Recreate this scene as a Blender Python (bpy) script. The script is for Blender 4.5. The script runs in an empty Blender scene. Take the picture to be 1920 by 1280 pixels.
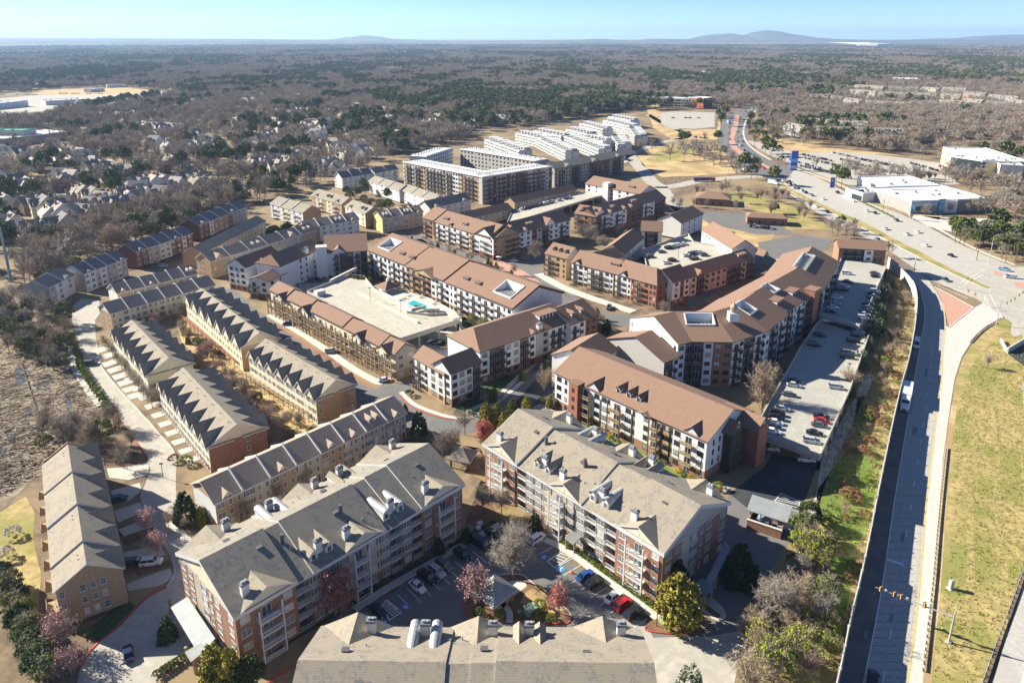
import bpy, math, random, re
from mathutils import Vector, Matrix
random.seed(7)
S = bpy.context.scene
COL = S.collection
# ------------------------------------------------------------------ camera, light, exposure
H = 114.5; FPX = 1360.4; CY = 475.0; PIT = math.radians(16.733)
cd = bpy.data.cameras.new('camera'); cam = bpy.data.objects.new('camera', cd); COL.objects.link(cam)
cam.location = (0, 0, H); cam.rotation_euler = (math.pi/2 - PIT, 0, 0)
cd.sensor_width = 36.0; cd.lens = FPX/1920*36; cd.shift_y = -(640-CY)/1920
cd.clip_start = 1.0; cd.clip_end = 60000
S.camera = cam
SUN_EL = math.radians(28.5); SUN_AZ = math.radians(-21)      # direction the shadows fall, from +x
wd = bpy.data.worlds.new('World'); S.world = wd; wd.use_nodes = True
nt = wd.node_tree; bg = nt.nodes['Background']; sky = nt.nodes.new('ShaderNodeTexSky')
sky.sky_type = 'NISHITA'; sky.sun_disc = False; sky.sun_elevation = SUN_EL
dsx, dsy = -math.cos(SUN_AZ), -math.sin(SUN_AZ)              # towards the sun on the ground
sky.sun_rotation = math.atan2(dsx, dsy)
sky.altitude = 3000; sky.air_density = 0.7; sky.dust_density = 0.0; sky.ozone_density = 1.5
mx = nt.nodes.new('ShaderNodeMix'); mx.data_type = 'RGBA'; mx.blend_type = 'MULTIPLY'; mx.inputs[0].default_value = 1
mx.inputs[7].default_value = (.74, .86, 1.06, 1); nt.links.new(sky.outputs[0], mx.inputs[6]); nt.links.new(mx.outputs[2], bg.inputs[0]); bg.inputs[1].default_value = 0.066
sl = bpy.data.lights.new('sun', 'SUN'); so = bpy.data.objects.new('sun', sl); COL.objects.link(so)
sl.energy = 5.0; sl.angle = math.radians(0.5); sl.color = (1.0, 0.92, 0.78)
dv = Vector((math.cos(SUN_AZ)*math.cos(SUN_EL), math.sin(SUN_AZ)*math.cos(SUN_EL), -math.sin(SUN_EL)))
so.rotation_euler = dv.to_track_quat('-Z', 'Y').to_euler()
S.view_settings.view_transform = 'Standard'; S.view_settings.look = 'None'
S.view_settings.gamma = 1.0; S.view_settings.use_curve_mapping = False
S.view_settings.exposure = 1.42
HAZE = 0.00006

# ------------------------------------------------------------------ geometry of the site: photo point -> point at height z
_c, _s = math.cos(PIT), math.sin(PIT)
def G(x, y, z=0.0):
    u = x-960; v = CY-y
    d = (u, FPX*_c+v*_s, -FPX*_s+v*_c); t = (z-H)/d[2]
    return Vector((d[0]*t, d[1]*t))
def PX(X, Y, Z=0.0):
    zc = Y*_c-(Z-H)*_s; v = Y*_s+(Z-H)*_c
    return 960+FPX*X/zc, CY-FPX*v/zc

# ------------------------------------------------------------------ materials
MATS = {}
def mat(name, col, rough=0.8, var=0.0, scale=1.0, col2=None, metal=0.0, detail=3, bump=0.0, rnd=0.0, spec=0.3, alpha=None, scale2=None, col3=None, stripes=None):
    if name in MATS: return MATS[name]
    m = bpy.data.materials.new(name); m.use_nodes = True; n = m.node_tree; b = n.nodes['Principled BSDF']
    b.inputs['Roughness'].default_value = rough; b.inputs['Metallic'].default_value = metal
    b.inputs['Specular IOR Level'].default_value = spec
    L = n.links
    if var == 0 and col2 is None and rnd == 0:
        b.inputs['Base Color'].default_value = (*col, 1)
    else:
        tc = n.nodes.new('ShaderNodeTexCoord'); no = n.nodes.new('ShaderNodeTexNoise')
        no.inputs['Scale'].default_value = scale; no.inputs['Detail'].default_value = detail
        no.inputs['Roughness'].default_value = 0.65
        L.new(tc.outputs['Object'], no.inputs['Vector'])
        r = n.nodes.new('ShaderNodeValToRGB'); L.new(no.outputs['Fac'], r.inputs[0])
        a = col2 if col2 else tuple(max(0, c*(1-var)) for c in col); z = col if col2 else tuple(c*(1+var) for c in col)
        r.color_ramp.elements[0].position = 0.36; r.color_ramp.elements[0].color = (*a, 1)
        r.color_ramp.elements[1].position = 0.64; r.color_ramp.elements[1].color = (*z, 1)
        out = r.outputs[0]
        if scale2:
            n2 = n.nodes.new('ShaderNodeTexNoise'); n2.inputs['Scale'].default_value = scale2; n2.inputs['Detail'].default_value = 4
            L.new(tc.outputs['Object'], n2.inputs['Vector'])
            r2 = n.nodes.new('ShaderNodeValToRGB'); L.new(n2.outputs['Fac'], r2.inputs[0])
            r2.color_ramp.elements[0].position = 0.44; r2.color_ramp.elements[1].position = 0.58
            mx = n.nodes.new('ShaderNodeMix'); mx.data_type = 'RGBA'
            L.new(r2.outputs[0], mx.inputs[0]); L.new(out, mx.inputs[6])
            mx.inputs[7].default_value = (*(col3 if col3 else col), 1)
            out = mx.outputs[2]
        if stripes:
            w = n.nodes.new('ShaderNodeTexWave'); w.inputs['Scale'].default_value = stripes; w.bands_direction = 'Z'
            w.inputs['Distortion'].default_value = 0.4; L.new(tc.outputs['Object'], w.inputs['Vector'])
            mx = n.nodes.new('ShaderNodeMix'); mx.data_type = 'RGBA'; mx.blend_type = 'MULTIPLY'; mx.inputs[0].default_value = 0.13
            L.new(out, mx.inputs[6]); L.new(w.outputs[0], mx.inputs[7]); out = mx.outputs[2]
        if rnd:
            oi = n.nodes.new('ShaderNodeObjectInfo'); h = n.nodes.new('ShaderNodeHueSaturation')
            mr = n.nodes.new('ShaderNodeMapRange'); mr.inputs[3].default_value = 1-rnd; mr.inputs[4].default_value = 1+rnd
            L.new(oi.outputs['Random'], mr.inputs[0]); L.new(mr.outputs[0], h.inputs['Value'])
            mh = n.nodes.new('ShaderNodeMath'); mh.operation = 'MULTIPLY'; mh.inputs[1].default_value = 7.31
            fr = n.nodes.new('ShaderNodeMath'); fr.operation = 'FRACT'
            L.new(oi.outputs['Random'], mh.inputs[0]); L.new(mh.outputs[0], fr.inputs[0])
            m2 = n.nodes.new('ShaderNodeMapRange'); m2.inputs[3].default_value = 0.5-rnd*0.06; m2.inputs[4].default_value = 0.5+rnd*0.06
            L.new(fr.outputs[0], m2.inputs[0]); L.new(m2.outputs[0], h.inputs['Hue'])
            L.new(out, h.inputs['Color']); out = h.outputs[0]
        L.new(out, b.inputs['Base Color'])
        if bump:
            bp = n.nodes.new('ShaderNodeBump'); bp.inputs['Strength'].default_value = bump; bp.inputs['Distance'].default_value = 0.1
            L.new(no.outputs['Fac'], bp.inputs['Height']); L.new(bp.outputs[0], b.inputs['Normal'])
    MATS[name] = m
    return m
M = mat
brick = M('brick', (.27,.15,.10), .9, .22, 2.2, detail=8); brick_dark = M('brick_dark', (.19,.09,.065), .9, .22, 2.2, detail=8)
brick_tan = M('brick_tan', (.36,.25,.15), .9, .2, 2.0, detail=8); brick_red = M('brick_red', (.30,.125,.08), .9, .15, 1.5, detail=8)
cream = M('siding_cream', (.62,.56,.40), .8, .05, 1.0); white = M('siding_white', (.60,.60,.58), .7, .04, .8)
greys = M('siding_grey', (.36,.35,.33), .8, .06, 1.0); taupe = M('siding_taupe', (.42,.36,.28), .8, .06, 1.0)
stucco = M('stucco_white', (.62,.63,.64), .8, .05, .6); yellow = M('siding_yellow', (.60,.52,.22), .8, .05, .8)
trim = M('trim_white', (.56,.56,.54), .6); trimd = M('trim_dark', (.05,.045,.04), .6); wood = M('timber_tan', (.33,.25,.16), .8, .15, 3)
woodd = M('timber_dark', (.12,.09,.06), .8, .15, 3); trimb = M('trim_brown', (.11,.075,.06), .7)
def glassmat(name, col, rnd=.5):
    return M(name, col, .12, .35, .35, rnd=rnd, spec=.6)
glass = glassmat('window_glass', (.10,.13,.15)); glassd = glassmat('window_glass_dark', (.035,.042,.05)); blinds = M('window_blinds', (.45,.46,.45), .3, .3, .4, rnd=.3)
rf_tan = M('shingle_tan', (.262,.235,.19), .92, .25, 1.7, detail=8, bump=.25, scale2=.35, col3=(.30,.26,.195), stripes=2.1)
rf_grey_and_shade = M('shingle_grey_and_shade', (.232,.215,.182), .92, .25, 1.3, detail=8, bump=.25, scale2=.35, col3=(.27,.24,.19), stripes=2.1)  # grey shingle; also the tan shingle with grazing light put into its colour
rf_brown = M('shingle_brown', (.25,.16,.108), .92, .16, 1.7, detail=8, bump=.25, scale2=.3, col3=(.25,.155,.11), stripes=2.1)
rf_char = M('shingle_charcoal', (.185,.17,.155), .92, .2, 1.7, detail=8, bump=.25)
rf_taupe = M('shingle_taupe', (.33,.265,.205), .92, .15, 1.7, detail=8, bump=.25)
rf_var = M('shingle_mixed', (.33,.30,.26), .92, .2, 1.7, detail=6, rnd=.35)
wall_var = M('siding_mixed', (.62,.57,.49), .85, .08, 1.0, rnd=.3)
metal = M('seam_metal', (.33,.36,.36), .5, .1, .6, metal=.3); metalb = M('seam_metal_teal', (.13,.2,.24), .45, .1, .6, metal=.3)
galv = M('galvanised', (.42,.43,.42), .5, .15, 2, metal=.3); flatw = M('membrane_white', (.72,.72,.72), .7, .08, .15)
conc = M('concrete', (.52,.49,.42), .9, .1, .35, detail=8, scale2=1.6, col3=(.46,.43,.37)); concw = M('concrete_pale', (.52,.495,.44), .9, .08, .5, detail=8)
conca = M('wall_concrete', (.42,.41,.37), .9, .12, .8, detail=6)
road_c = M('road_concrete', (.43,.41,.365), .9, .10, .22, detail=8, scale2=1.1, col3=(.39,.37,.335), bump=.1)
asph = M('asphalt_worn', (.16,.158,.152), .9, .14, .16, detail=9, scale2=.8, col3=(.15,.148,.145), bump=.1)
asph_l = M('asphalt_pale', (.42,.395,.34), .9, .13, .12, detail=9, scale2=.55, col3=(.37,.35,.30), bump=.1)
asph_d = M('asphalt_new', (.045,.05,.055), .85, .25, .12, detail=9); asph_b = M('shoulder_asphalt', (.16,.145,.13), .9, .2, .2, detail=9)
paint = M('road_paint', (.75,.75,.72), .7, .12, 2); painty = M('road_paint_yellow', (.62,.45,.10), .7, .12, 2); paintb = M('road_paint_blue', (.05,.25,.55), .7)
redk = M('kerb_paint_red', (.42,.07,.05), .8, .25, 1.5); kerbm = M('kerb_concrete', (.55,.52,.46), .9, .12, 1)
pavers = M('brick_paving', (.46,.27,.20), .9, .15, 1.2, detail=8)
mulch = M('mulch', (.15,.085,.05), .95, .35, 3, detail=9, scale2=.25, col3=(.21,.12,.07)); leafl = M('leaf_litter', (.21,.135,.075), .95, .35, .9, detail=9, scale2=.12, col3=(.26,.20,.09))
lawn = M('lawn', (.37,.29,.12), .95, .3, .5, detail=11, scale2=.07, col3=(.24,.23,.065)); lawn_g = M('lawn_green', (.15,.19,.04), .95, .35, .6, detail=9, scale2=.1, col3=(.12,.20,.03))
verge = M('verge_grass', (.33,.26,.12), .95, .28, .35, detail=10, scale2=.045, col3=(.24,.21,.08)); drygr = M('dry_grass', (.50,.37,.18), .95, .25, .4, detail=9, scale2=.05, col3=(.36,.25,.12))
shade_lawn = M('lawn_painted_shade', (.05,.085,.03), .95, .3, .8, detail=9)  # darker copy of the green lawn; building shade is put into its colour

# ------------------------------------------------------------------ mesh builder
class MB:
    def __init__(s): s.v = []; s.f = []; s.m = []
    def face(s, pts, mi=0):
        i = len(s.v); s.v.extend([tuple(p) for p in pts]); s.f.append(tuple(range(i, i+len(pts)))); s.m.append(mi)
    def box(s, x0, x1, y0, y1, z0, z1, mi=0, T=None, skip=''):
        p = [(x0,y0,z0),(x1,y0,z0),(x1,y1,z0),(x0,y1,z0),(x0,y0,z1),(x1,y0,z1),(x1,y1,z1),(x0,y1,z1)]
        if T: p = [T(*q) for q in p]
        i = len(s.v); s.v.extend(p)
        for k, q in (('b',(0,3,2,1)),('t',(4,5,6,7)),('f',(0,1,5,4)),('r',(1,2,6,5)),('k',(2,3,7,6)),('l',(3,0,4,7))):
            if k in skip: continue
            s.f.append(tuple(i+j for j in q)); s.m.append(mi)
    def obox(s, p, q, w, z0, z1, mi=0):       # bar along p->q (2-D), width w
        p = Vector(p); q = Vector(q); d = (q-p).normalized(); n = Vector((-d.y, d.x))*w/2
        c = [p-n, q-n, q+n, p+n]; i = len(s.v)
        s.v.extend([(a.x, a.y, z0) for a in c]+[(a.x, a.y, z1) for a in c])
        for f in ((0,3,2,1),(4,5,6,7),(0,1,5,4),(1,2,6,5),(2,3,7,6),(3,0,4,7)): s.f.append(tuple(i+j for j in f)); s.m.append(mi)
    def tube(s, p, q, r0, r1, n=5, mi=0, cap=False):
        p = Vector(p); q = Vector(q); d = q-p
        if d.length < 1e-6: return
        a = d.normalized(); u = a.orthogonal().normalized(); w = a.cross(u); i = len(s.v)
        for P, r in ((p, r0), (q, r1)):
            for k in range(n):
                t = 2*math.pi*k/n; s.v.append(tuple(P+u*math.cos(t)*r+w*math.sin(t)*r))
        for k in range(n):
            s.f.append((i+k, i+(k+1) % n, i+n+(k+1) % n, i+n+k)); s.m.append(mi)
        if cap: s.f.append(tuple(range(i+n, i+2*n))); s.m.append(mi)
    def prism(s, poly, z0, z1, mi=0, mt=None):     # vertical extrusion of 2-D polygon
        n = len(poly); i = len(s.v)
        s.v.extend([(p[0], p[1], z0) for p in poly]+[(p[0], p[1], z1) for p in poly])
        s.f.append(tuple(range(i+n, i+2*n))); s.m.append(mi if mt is None else mt)
        for k in range(n): s.f.append((i+k, i+(k+1) % n, i+n+(k+1) % n, i+n+k)); s.m.append(mi)
    def mesh(s, name, mats):
        me = bpy.data.meshes.new(name); me.from_pydata(s.v, [], s.f)
        for m in (mats if isinstance(mats, (list, tuple)) else [mats]): me.materials.append(m)
        if s.m and max(s.m) > 0: me.polygons.foreach_set('material_index', s.m)
        me.update(); return me
    def build(s, name, mats, parent=None, loc=None, rz=0):
        return put(name, s.mesh(name, mats), parent, loc, rz)
def put(name, me, parent=None, loc=None, rz=0, sc=None):
    o = bpy.data.objects.new(name, me); COL.objects.link(o)
    if parent: o.parent = parent
    if loc: o.location = loc
    if rz: o.rotation_euler = (0, 0, rz)
    if sc: o.scale = sc if isinstance(sc, tuple) else (sc, sc, sc)
    return o
def empty(name, loc=(0,0,0), rz=0):
    o = put(name, None, None, loc, rz); o.empty_display_size = .5; return o
def tag(o, label=None, cat=None, group=None, kind=None):
    if label: o['label'] = label
    if cat: o['category'] = cat
    if group: o['group'] = group
    if kind: o['kind'] = kind
    return o
def copy_tree(o, parent=None):
    c = o.copy(); COL.objects.link(c)
    if parent: c.parent = parent
    for k in o.children: copy_tree(k, c)
    return c
# ------------------------------------------------------------------ ground
def sheet(name, px, m, z, world=False, parent=None):
    P = [Vector(p) if world else G(*p, 0) for p in px]; b = MB()
    if sum(P[i].x*P[(i+1) % len(P)].y-P[(i+1) % len(P)].x*P[i].y for i in range(len(P))) < 0: P = P[::-1]
    b.face([(p.x,p.y,z) for p in P]); return tag(b.build(name, m, parent), kind='structure' if not parent else None)
def smooth(P, n=4):
    out = []
    for i in range(len(P)-1):
        p0 = P[max(i-1,0)]; p1 = P[i]; p2 = P[i+1]; p3 = P[min(i+2,len(P)-1)]
        for k in range(n):
            t = k/n; out.append(.5*((2*p1)+(p2-p0)*t+(2*p0-5*p1+4*p2-p3)*t*t+(3*p1-p0-3*p2+p3)*t**3))
    return out+[P[-1]]
def offs(P, d):
    out = []
    for i, p in enumerate(P):
        a = (P[i]-P[i-1]).normalized() if i else (P[1]-P[0]).normalized(); c = (P[i+1]-P[i]).normalized() if i < len(P)-1 else a
        m = Vector((-(a+c).y,(a+c).x)).normalized(); out.append(p+m*d/max(.5,m.dot(Vector((-a.y,a.x)))))
    return out
def ribbon(name, px, w, m, z, h=0.0, world=False, sm=4, off=0.0, kind='structure', parent=None, dash=None):
    P = [Vector(p) if world else G(*p, 0) for p in px]
    if sm: P = smooth(P, sm)
    Lf, Rt = offs(P, off+w/2), offs(P, off-w/2); b = MB()
    if dash:      # resample
        acc = [0]; 
        for i in range(1, len(P)): acc.append(acc[-1]+(P[i]-P[i-1]).length)
        def at(s):
            for i in range(1, len(P)):
                if acc[i] >= s: t = (s-acc[i-1])/max(1e-6,acc[i]-acc[i-1]); return Lf[i-1].lerp(Lf[i],t), Rt[i-1].lerp(Rt[i],t)
            return Lf[-1], Rt[-1]
        s = 0
        while s+dash[0] < acc[-1]:
            a, c = at(s); d, e = at(s+dash[0]); b.face([(c.x,c.y,z),(e.x,e.y,z),(d.x,d.y,z),(a.x,a.y,z)]); s += dash[0]+dash[1]
    else:
        for i in range(len(P)-1):
            a, c, d, e = Lf[i], Rt[i], Rt[i+1], Lf[i+1]
            b.face([(c.x,c.y,z+h),(d.x,d.y,z+h),(e.x,e.y,z+h),(a.x,a.y,z+h)])
            if h:
                b.face([(c.x,c.y,0),(d.x,d.y,0),(d.x,d.y,z+h),(c.x,c.y,z+h)]); b.face([(a.x,a.y,z+h),(e.x,e.y,z+h),(e.x,e.y,0),(a.x,a.y,0)])
    return tag(b.build(name, m, parent), kind=kind)
# base sheet to the horizon
def groundmat():
    m = M('ground_woodland', (.17,.125,.08), .97, .5, .22, detail=12, scale2=.025, col3=(.27,.205,.115)); return m
b = MB(); b.face([(-23000,-350,0),(23000,-350,0),(23000,20000,0),(-23000,20000,0)]); tag(b.build('ground', groundmat()), kind='structure')
Z1, Z2, Z3, Z4 = .03, .06, .09, .12
sheet('grass_verge', [(1420,1330),(1440,1180),(1480,1020),(1520,900),(1560,800),(1610,720),(1650,640),(1650,560),(1680,500),(1728,545),(1722,620),(1690,730),(1655,887),(1620,1060),(1572,1285),(1560,1330)], verge, Z1)
sheet('green_grass_bank', [(1532,920),(1560,880),(1590,842),(1640,835),(1652,860),(1640,930),(1622,1010),(1590,1040),(1560,1000),(1530,975)], lawn_g, Z2)
sheet('green_grass_strip', [(1560,1040),(1605,1045),(1590,1130),(1570,1180),(1520,1160)], lawn_g, Z2)
sheet('green_grass_patch', [(1608,745),(1625,742),(1620,790),(1600,800)], lawn_g, Z2)
sheet('lawn_beside_highway', [(1725,1330),(1733,1280),(1748,1150),(1758,1040),(1763,960),(1771,860),(1785,760),(1793,710),(1806,670),(1828,637),(1857,612),(1900,588),(1935,640),(1935,1000),(1905,1100),(1840,1290),(1830,1330)], lawn, Z1)
for d_ in (6,12,18.5,25): ribbon('mown_track', [(1751,1150),(1762+d_*.3,1040),(1766,960),(1777-d_*.2,860),(1791,760)], 1.6, M('mown_grass',(.33,.27,.105),.95,.3,.8,detail=8), Z1+.012, off=-d_)
ribbon('sandy_strip', [(1736,1290),(1751,1150),(1761,1040),(1767,960),(1775,860),(1789,760)], 1.6, drygr, Z1+.01)
sheet('lawn_far_corner', [(1880,640),(1960,610),(2000,720),(1960,760),(1900,700)], lawn, Z2)
# highway slip road
W_E = [(1560,1330),(1572,1280),(1590,1190),(1615,1085),(1640,960),(1655,887),(1670,815),(1685,750),(1699,700),(1709,650),(1714,615),(1716,585),(1714,560),(1706,540),(1690,520),(1672,504)]
SH = [(1605,1330),(1619,1280),(1645,1150),(1660,1060),(1674,960),(1690,860),(1706,765),(1718,690),(1727,640),(1733,600),(1733,575),(1727,550),(1716,530),(1700,512)]
RE = [(1690,1330),(1702,1280),(1720,1150),(1730,1040),(1736,960),(1750,840),(1762,740),(1768,690),(1770,650),(1774,610),(1771,575),(1757,548),(1743,528),(1722,506)]
sheet('highway', SH+RE[::-1], road_c, Z2)
sheet('road_shoulder', W_E+[(1680,492),(1722,506)]+SH[::-1], asph_b, Z1+.01)
WALK = [(1722,1330),(1730,1280),(1745,1150),(1755,1040),(1760,960),(1768,860),(1782,760),(1790,710),(1803,670),(1825,635),(1855,608),(1895,585)]
sheet('concrete_apron', RE[:10]+[(1779,614),(1826,577),(1860,560),(1905,560)]+WALK[::-1], concw, Z2)
ribbon('edge_line_yellow', [(x-1,y) for x, y in RE[:11]], .25, painty, Z3)
ribbon('edge_line_white', SH[:12], .2, paint, Z3)
ribbon('lane_dashes', [(1655,1280),(1676,1150),(1695,1030),(1712,920),(1729,810),(1742,720),(1748,660)], .18, paint, Z3, dash=(3,9))
for k in range(46):      # transverse slab joints of the concrete lanes
    y = 1300-k*15 if k < 20 else 1000-(k-20)*14
    def xat(PL, y):
        for i in range(len(PL)-1):
            if PL[i][1] >= y >= PL[i+1][1]: t = (PL[i][1]-y)/(PL[i][1]-PL[i+1][1]); return PL[i][0]+t*(PL[i+1][0]-PL[i][0])
    a, c = xat(SH, y), xat(RE, y)
    if a and c: ribbon('slab_joint', [(a,y),(c,y)], .12, M('joint_dark',(.12,.115,.10),.9), Z2+.008, sm=0)
for o_, nm_ in ((.22,'a'),(.40,'b'),(.66,'c'),(.86,'d')):
    TR = [(SH[k][0]+(RE[k][0]-SH[k][0])*o_, SH[k][1]) for k in range(11)]; ribbon('tyre_track', TR, .55, M('tyre_wear',(.385,.37,.33),.9,.08,.5), Z2+.014)
for x_, y_, w_ in ((1712,800,9),(1690,1000,7),(1735,690,6),(1668,1150,8),(1640,1100,5),(1622,1180,6)): sheet('road_patch', [(x_,y_),(x_+w_,y_+1),(x_+w_-3,y_+16),(x_-3,y_+15)], M('road_patch',(.23,.22,.20),.9,.15,.6), Z2+.018)
sheet('stop_line', [(1661,1045),(1696,1057),(1695,1061),(1660,1049)], paint, Z3)
# main road
ML = [(1795,545),(1752,527),(1700,493),(1665,468),(1610,440),(1560,415),(1510,385),(1462,352),(1432,332),(1390,312),(1362,290),(1348,268),(1350,240),(1366,215),(1395,200),(1430,190)]
MR = [(2060,560),(1960,530),(1900,500),(1850,480),(1800,458),(1740,425),(1690,402),(1640,385),(1590,362),(1530,332),(1490,318),(1450,305),(1420,287),(1402,265),(1400,240),(1412,215),(1430,200),(1470,187)]
sheet('main_road', ML[:8]+MR[:11][::-1], road_c, Z2)
sheet('main_road_upper', ML[7:]+MR[10:][::-1], asph, Z2)
sheet('cross_road', [(1745,525),(1830,560),(1905,610),(1935,660),(2080,640),(2080,520),(1935,500),(1880,500)], asph_l, Z2+.004)
sheet('road_junction_link', [(1905,560),(1935,560),(1960,700),(1935,1000),(1915,700),(1895,620)], road_c, Z1+.012)
sheet('grass_median', [(1574,398),(1622,418),(1675,447),(1719,469),(1762,493),(1806,515),(1845,534),(1858,540),(1845,541),(1800,520),(1755,499),(1712,477),(1668,454),(1615,426),(1570,404)], lawn, Z3)
sheet('grass_median_upper', [(1452,335),(1490,358),(1530,378),(1574,398),(1570,404),(1525,384),(1484,364),(1448,340)], lawn, Z3)
sheet('brick_median', [(1378,215),(1386,216),(1384,235),(1376,262),(1384,278),(1405,293),(1430,306),(1455,320),(1450,324),(1420,310),(1392,294),(1374,282),(1367,268),(1372,240)], pavers, Z3)
ribbon('median_kerb', [(1445,337),(1525,383),(1615,426),(1712,477),(1800,520),(1850,542)], .3, kerbm, Z3, .1)
ribbon('lane_line_a', [(1480,338),(1560,376),(1640,412),(1720,452),(1800,490),(1880,525)], .18, paint, Z3, dash=(3,9)); ribbon('lane_line_b', [(1500,333),(1570,366),(1650,402),(1730,440),(1810,477),(1880,508)], .18, paint, Z3, dash=(3,9))
ribbon('lane_line_c', [(1450,348),(1520,388),(1600,430),(1690,476),(1760,512)], .18, paint, Z3, dash=(3,9)); ribbon('lane_line_d', [(1440,318),(1405,298),(1388,275),(1390,245),(1402,220)], .2, paint, Z3, dash=(3,9))
ribbon('lane_line_e', [(1430,328),(1385,300),(1362,275),(1362,248),(1375,222)], .2, paint, Z3, dash=(3,9))
ribbon('main_road_sidewalk', [(1480,312),(1540,332),(1600,357),(1650,380),(1700,398),(1750,424),(1810,457),(1860,480),(1905,497)], 1.8, concw, Z2, .08)
ribbon('main_road_sidewalk_far', [(1440,300),(1410,282),(1392,262),(1390,240),(1402,217),(1425,200)], 2.2, concw, Z2, .08, off=-3)
sheet('brick_traffic_island', [(1752,538),(1767,545),(1826,577),(1779,614),(1774,590),(1765,560)], pavers, Z3+.02)
ribbon('island_kerb', [(1752,538),(1767,545),(1826,577)], .4, kerbm, Z3, .1, sm=0); ribbon('island_kerb', [(1826,577),(1779,614)], .4, kerbm, Z3, .1, sm=0)
sheet('brick_traffic_island_right', [(1862,507),(1895,520),(1868,517)], pavers, Z3+.02); sheet('brick_traffic_island_right', [(1900,528),(1935,532),(1935,545),(1905,537)], pavers, Z3+.02)
for p, q in (((1757,535),(1815,560)),((1765,531),(1822,556)),((1845,555),(1868,600)),((1856,552),(1880,598)),((1800,530),(1835,512)),((1808,533),(1842,515))): ribbon('crosswalk_line', [p,q], .3, paint, Z3, sm=0)
# left street and drives
sheet('street', [(152,560),(185,562),(190,585),(178,600),(180,640),(187,672),(192,690),(225,732),(262,772),(282,790),(300,815),(322,840),(332,862),(330,890),(330,920),(336,948),(327,962),(328,980),(348,1005),(372,1030),(345,1060),(342,1095),(352,1150),(360,1200),(350,1225),(300,1262),(280,1310),(140,1310),(150,1250),(165,1227),(187,1202),(225,1172),(275,1122),(312,1102),(325,1082),(327,1065),(322,1047),(300,1010),(270,960),(262,930),(272,908),(282,880),(277,860),(250,820),(225,790),(210,762),(190,740),(172,715),(160,692),(155,670),(147,640),(135,600),(135,575)], asph_l, Z1)
ribbon('kerb_red', [(148,1255),(162,1230),(187,1202),(225,1172),(275,1120),(312,1100)], .35, redk, Z1, .14)
ribbon('kerb', [(312,1100),(325,1082),(328,1065),(322,1047)], .3, kerbm, Z1, .14)
ribbon('sidewalk', [(322,955),(329,985),(350,1010),(378,1035)], 1.6, concw, Z1, .12); ribbon('kerb', [(180,640),(187,672),(192,690),(225,732),(262,772),(300,815),(322,840),(331,862)], .3, kerbm, Z1, .12)
ribbon('kerb', [(277,858),(250,820),(225,788),(210,760)], .3, redk, Z1, .12)
sheet('wetland_mud', [(-60,600),(40,640),(120,650),(138,690),(160,730),(190,765),(150,800),(120,860),(60,900),(0,960),(-80,960)], M('wetland_mud',(.17,.13,.085),.9,.5,.35,detail=12,scale2=.12,col3=(.30,.255,.18),bump=.6), Z1)
watm = M('pond_water',(.09,.11,.13),.3,.2,.1,spec=.4)
for pts in ([(28,692),(45,688),(58,700),(50,712),(38,722),(30,712)],[(78,705),(92,700),(98,712),(90,722),(96,730),(84,728),(80,716)],[(45,770),(58,765),(62,780),(50,785)],[(10,812),(25,808),(32,822),(18,828)],[(62,722),(74,718),(72,730)],[(120,740),(130,742),(134,760),(126,770)],[(0,840),(12,838),(15,852),(2,856)]):
    q_ = [G(*p) for p in pts]; q_ = smooth(q_+[q_[0]], 5)[:-1]; sheet('wetland_pool', q_, watm, Z2, world=True)
ribbon('wall_footpath', [(122,640),(135,662),(140,690),(155,715),(170,738),(190,762)], 2.2, concw, Z1, .5)
ribbon('hedge_bed', [(132,640),(146,668),(150,692),(165,715),(182,740),(202,768)], 3.2, lawn_g, Z2)
sheet('lawn_left', [(0,960),(48,930),(66,962),(62,1010),(78,1080),(70,1140),(85,1200),(60,1240),(0,1100)], lawn, Z1)
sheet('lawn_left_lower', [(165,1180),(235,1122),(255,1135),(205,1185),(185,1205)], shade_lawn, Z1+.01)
for q in ([(198,870),(268,848),(276,862),(240,885),(205,890)],[(225,1010),(262,985),(280,1000),(240,1025)],[(250,1062),(318,1050),(322,1062),(258,1080)]): sheet('mulch_bed', q, mulch, Z2)
for q in ([(200,878),(232,876),(280,866),(278,890),(240,900),(205,895)],[(208,920),(262,905),(266,920),(240,940),(212,940)],[(213,958),(262,942),(270,958),(222,980)],[(222,992),(285,970),(295,985),(232,1005)],[(232,1035),(300,1022),(312,1040),(236,1055)],[(236,1095),(318,1065),(326,1082),(300,1098),(240,1108)]): sheet('driveway', q, conc, Z2+.02)
# garden strips between the townhouse rows
sheet('garden_strip', [(330,600),(350,585),(390,600),(420,640),(470,700),(540,760),(590,790),(570,815),(520,800),(460,760),(400,700),(340,640)], drygr, Z1)
# central street of pale asphalt
CS = [(395,540),(428,552),(455,580),(500,612),(545,650),(600,690),(650,722),(700,748),(745,765),(800,792),(850,800),(900,790),(945,770),(985,735),(1015,700),(1045,668),(1085,635),(1120,603)]
ribbon('central_street', CS, 9, asph, Z1)
sheet('central_junction', [(690,735),(720,722),(770,715),(770,735),(765,752),(790,775),(850,790),(905,780),(905,800),(860,812),(810,812),(770,800),(745,790)], asph, Z1+.006)
ribbon('sidewalk', [(505,590),(560,622),(610,655),(660,690),(705,715),(718,718)], 3.0, concw, Z1, .12); ribbon('kerb_red', [(498,600),(553,632),(603,665),(653,700),(700,727)], .3, redk, Z1, .13)
ribbon('sidewalk', [(752,735),(775,757),(810,772),(850,783),(890,780),(935,752),(980,715)], 1.6, concw, Z1, .12); ribbon('kerb_red', [(750,740),(772,763),(808,778),(850,788)], .35, redk, Z1, .15)
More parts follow.
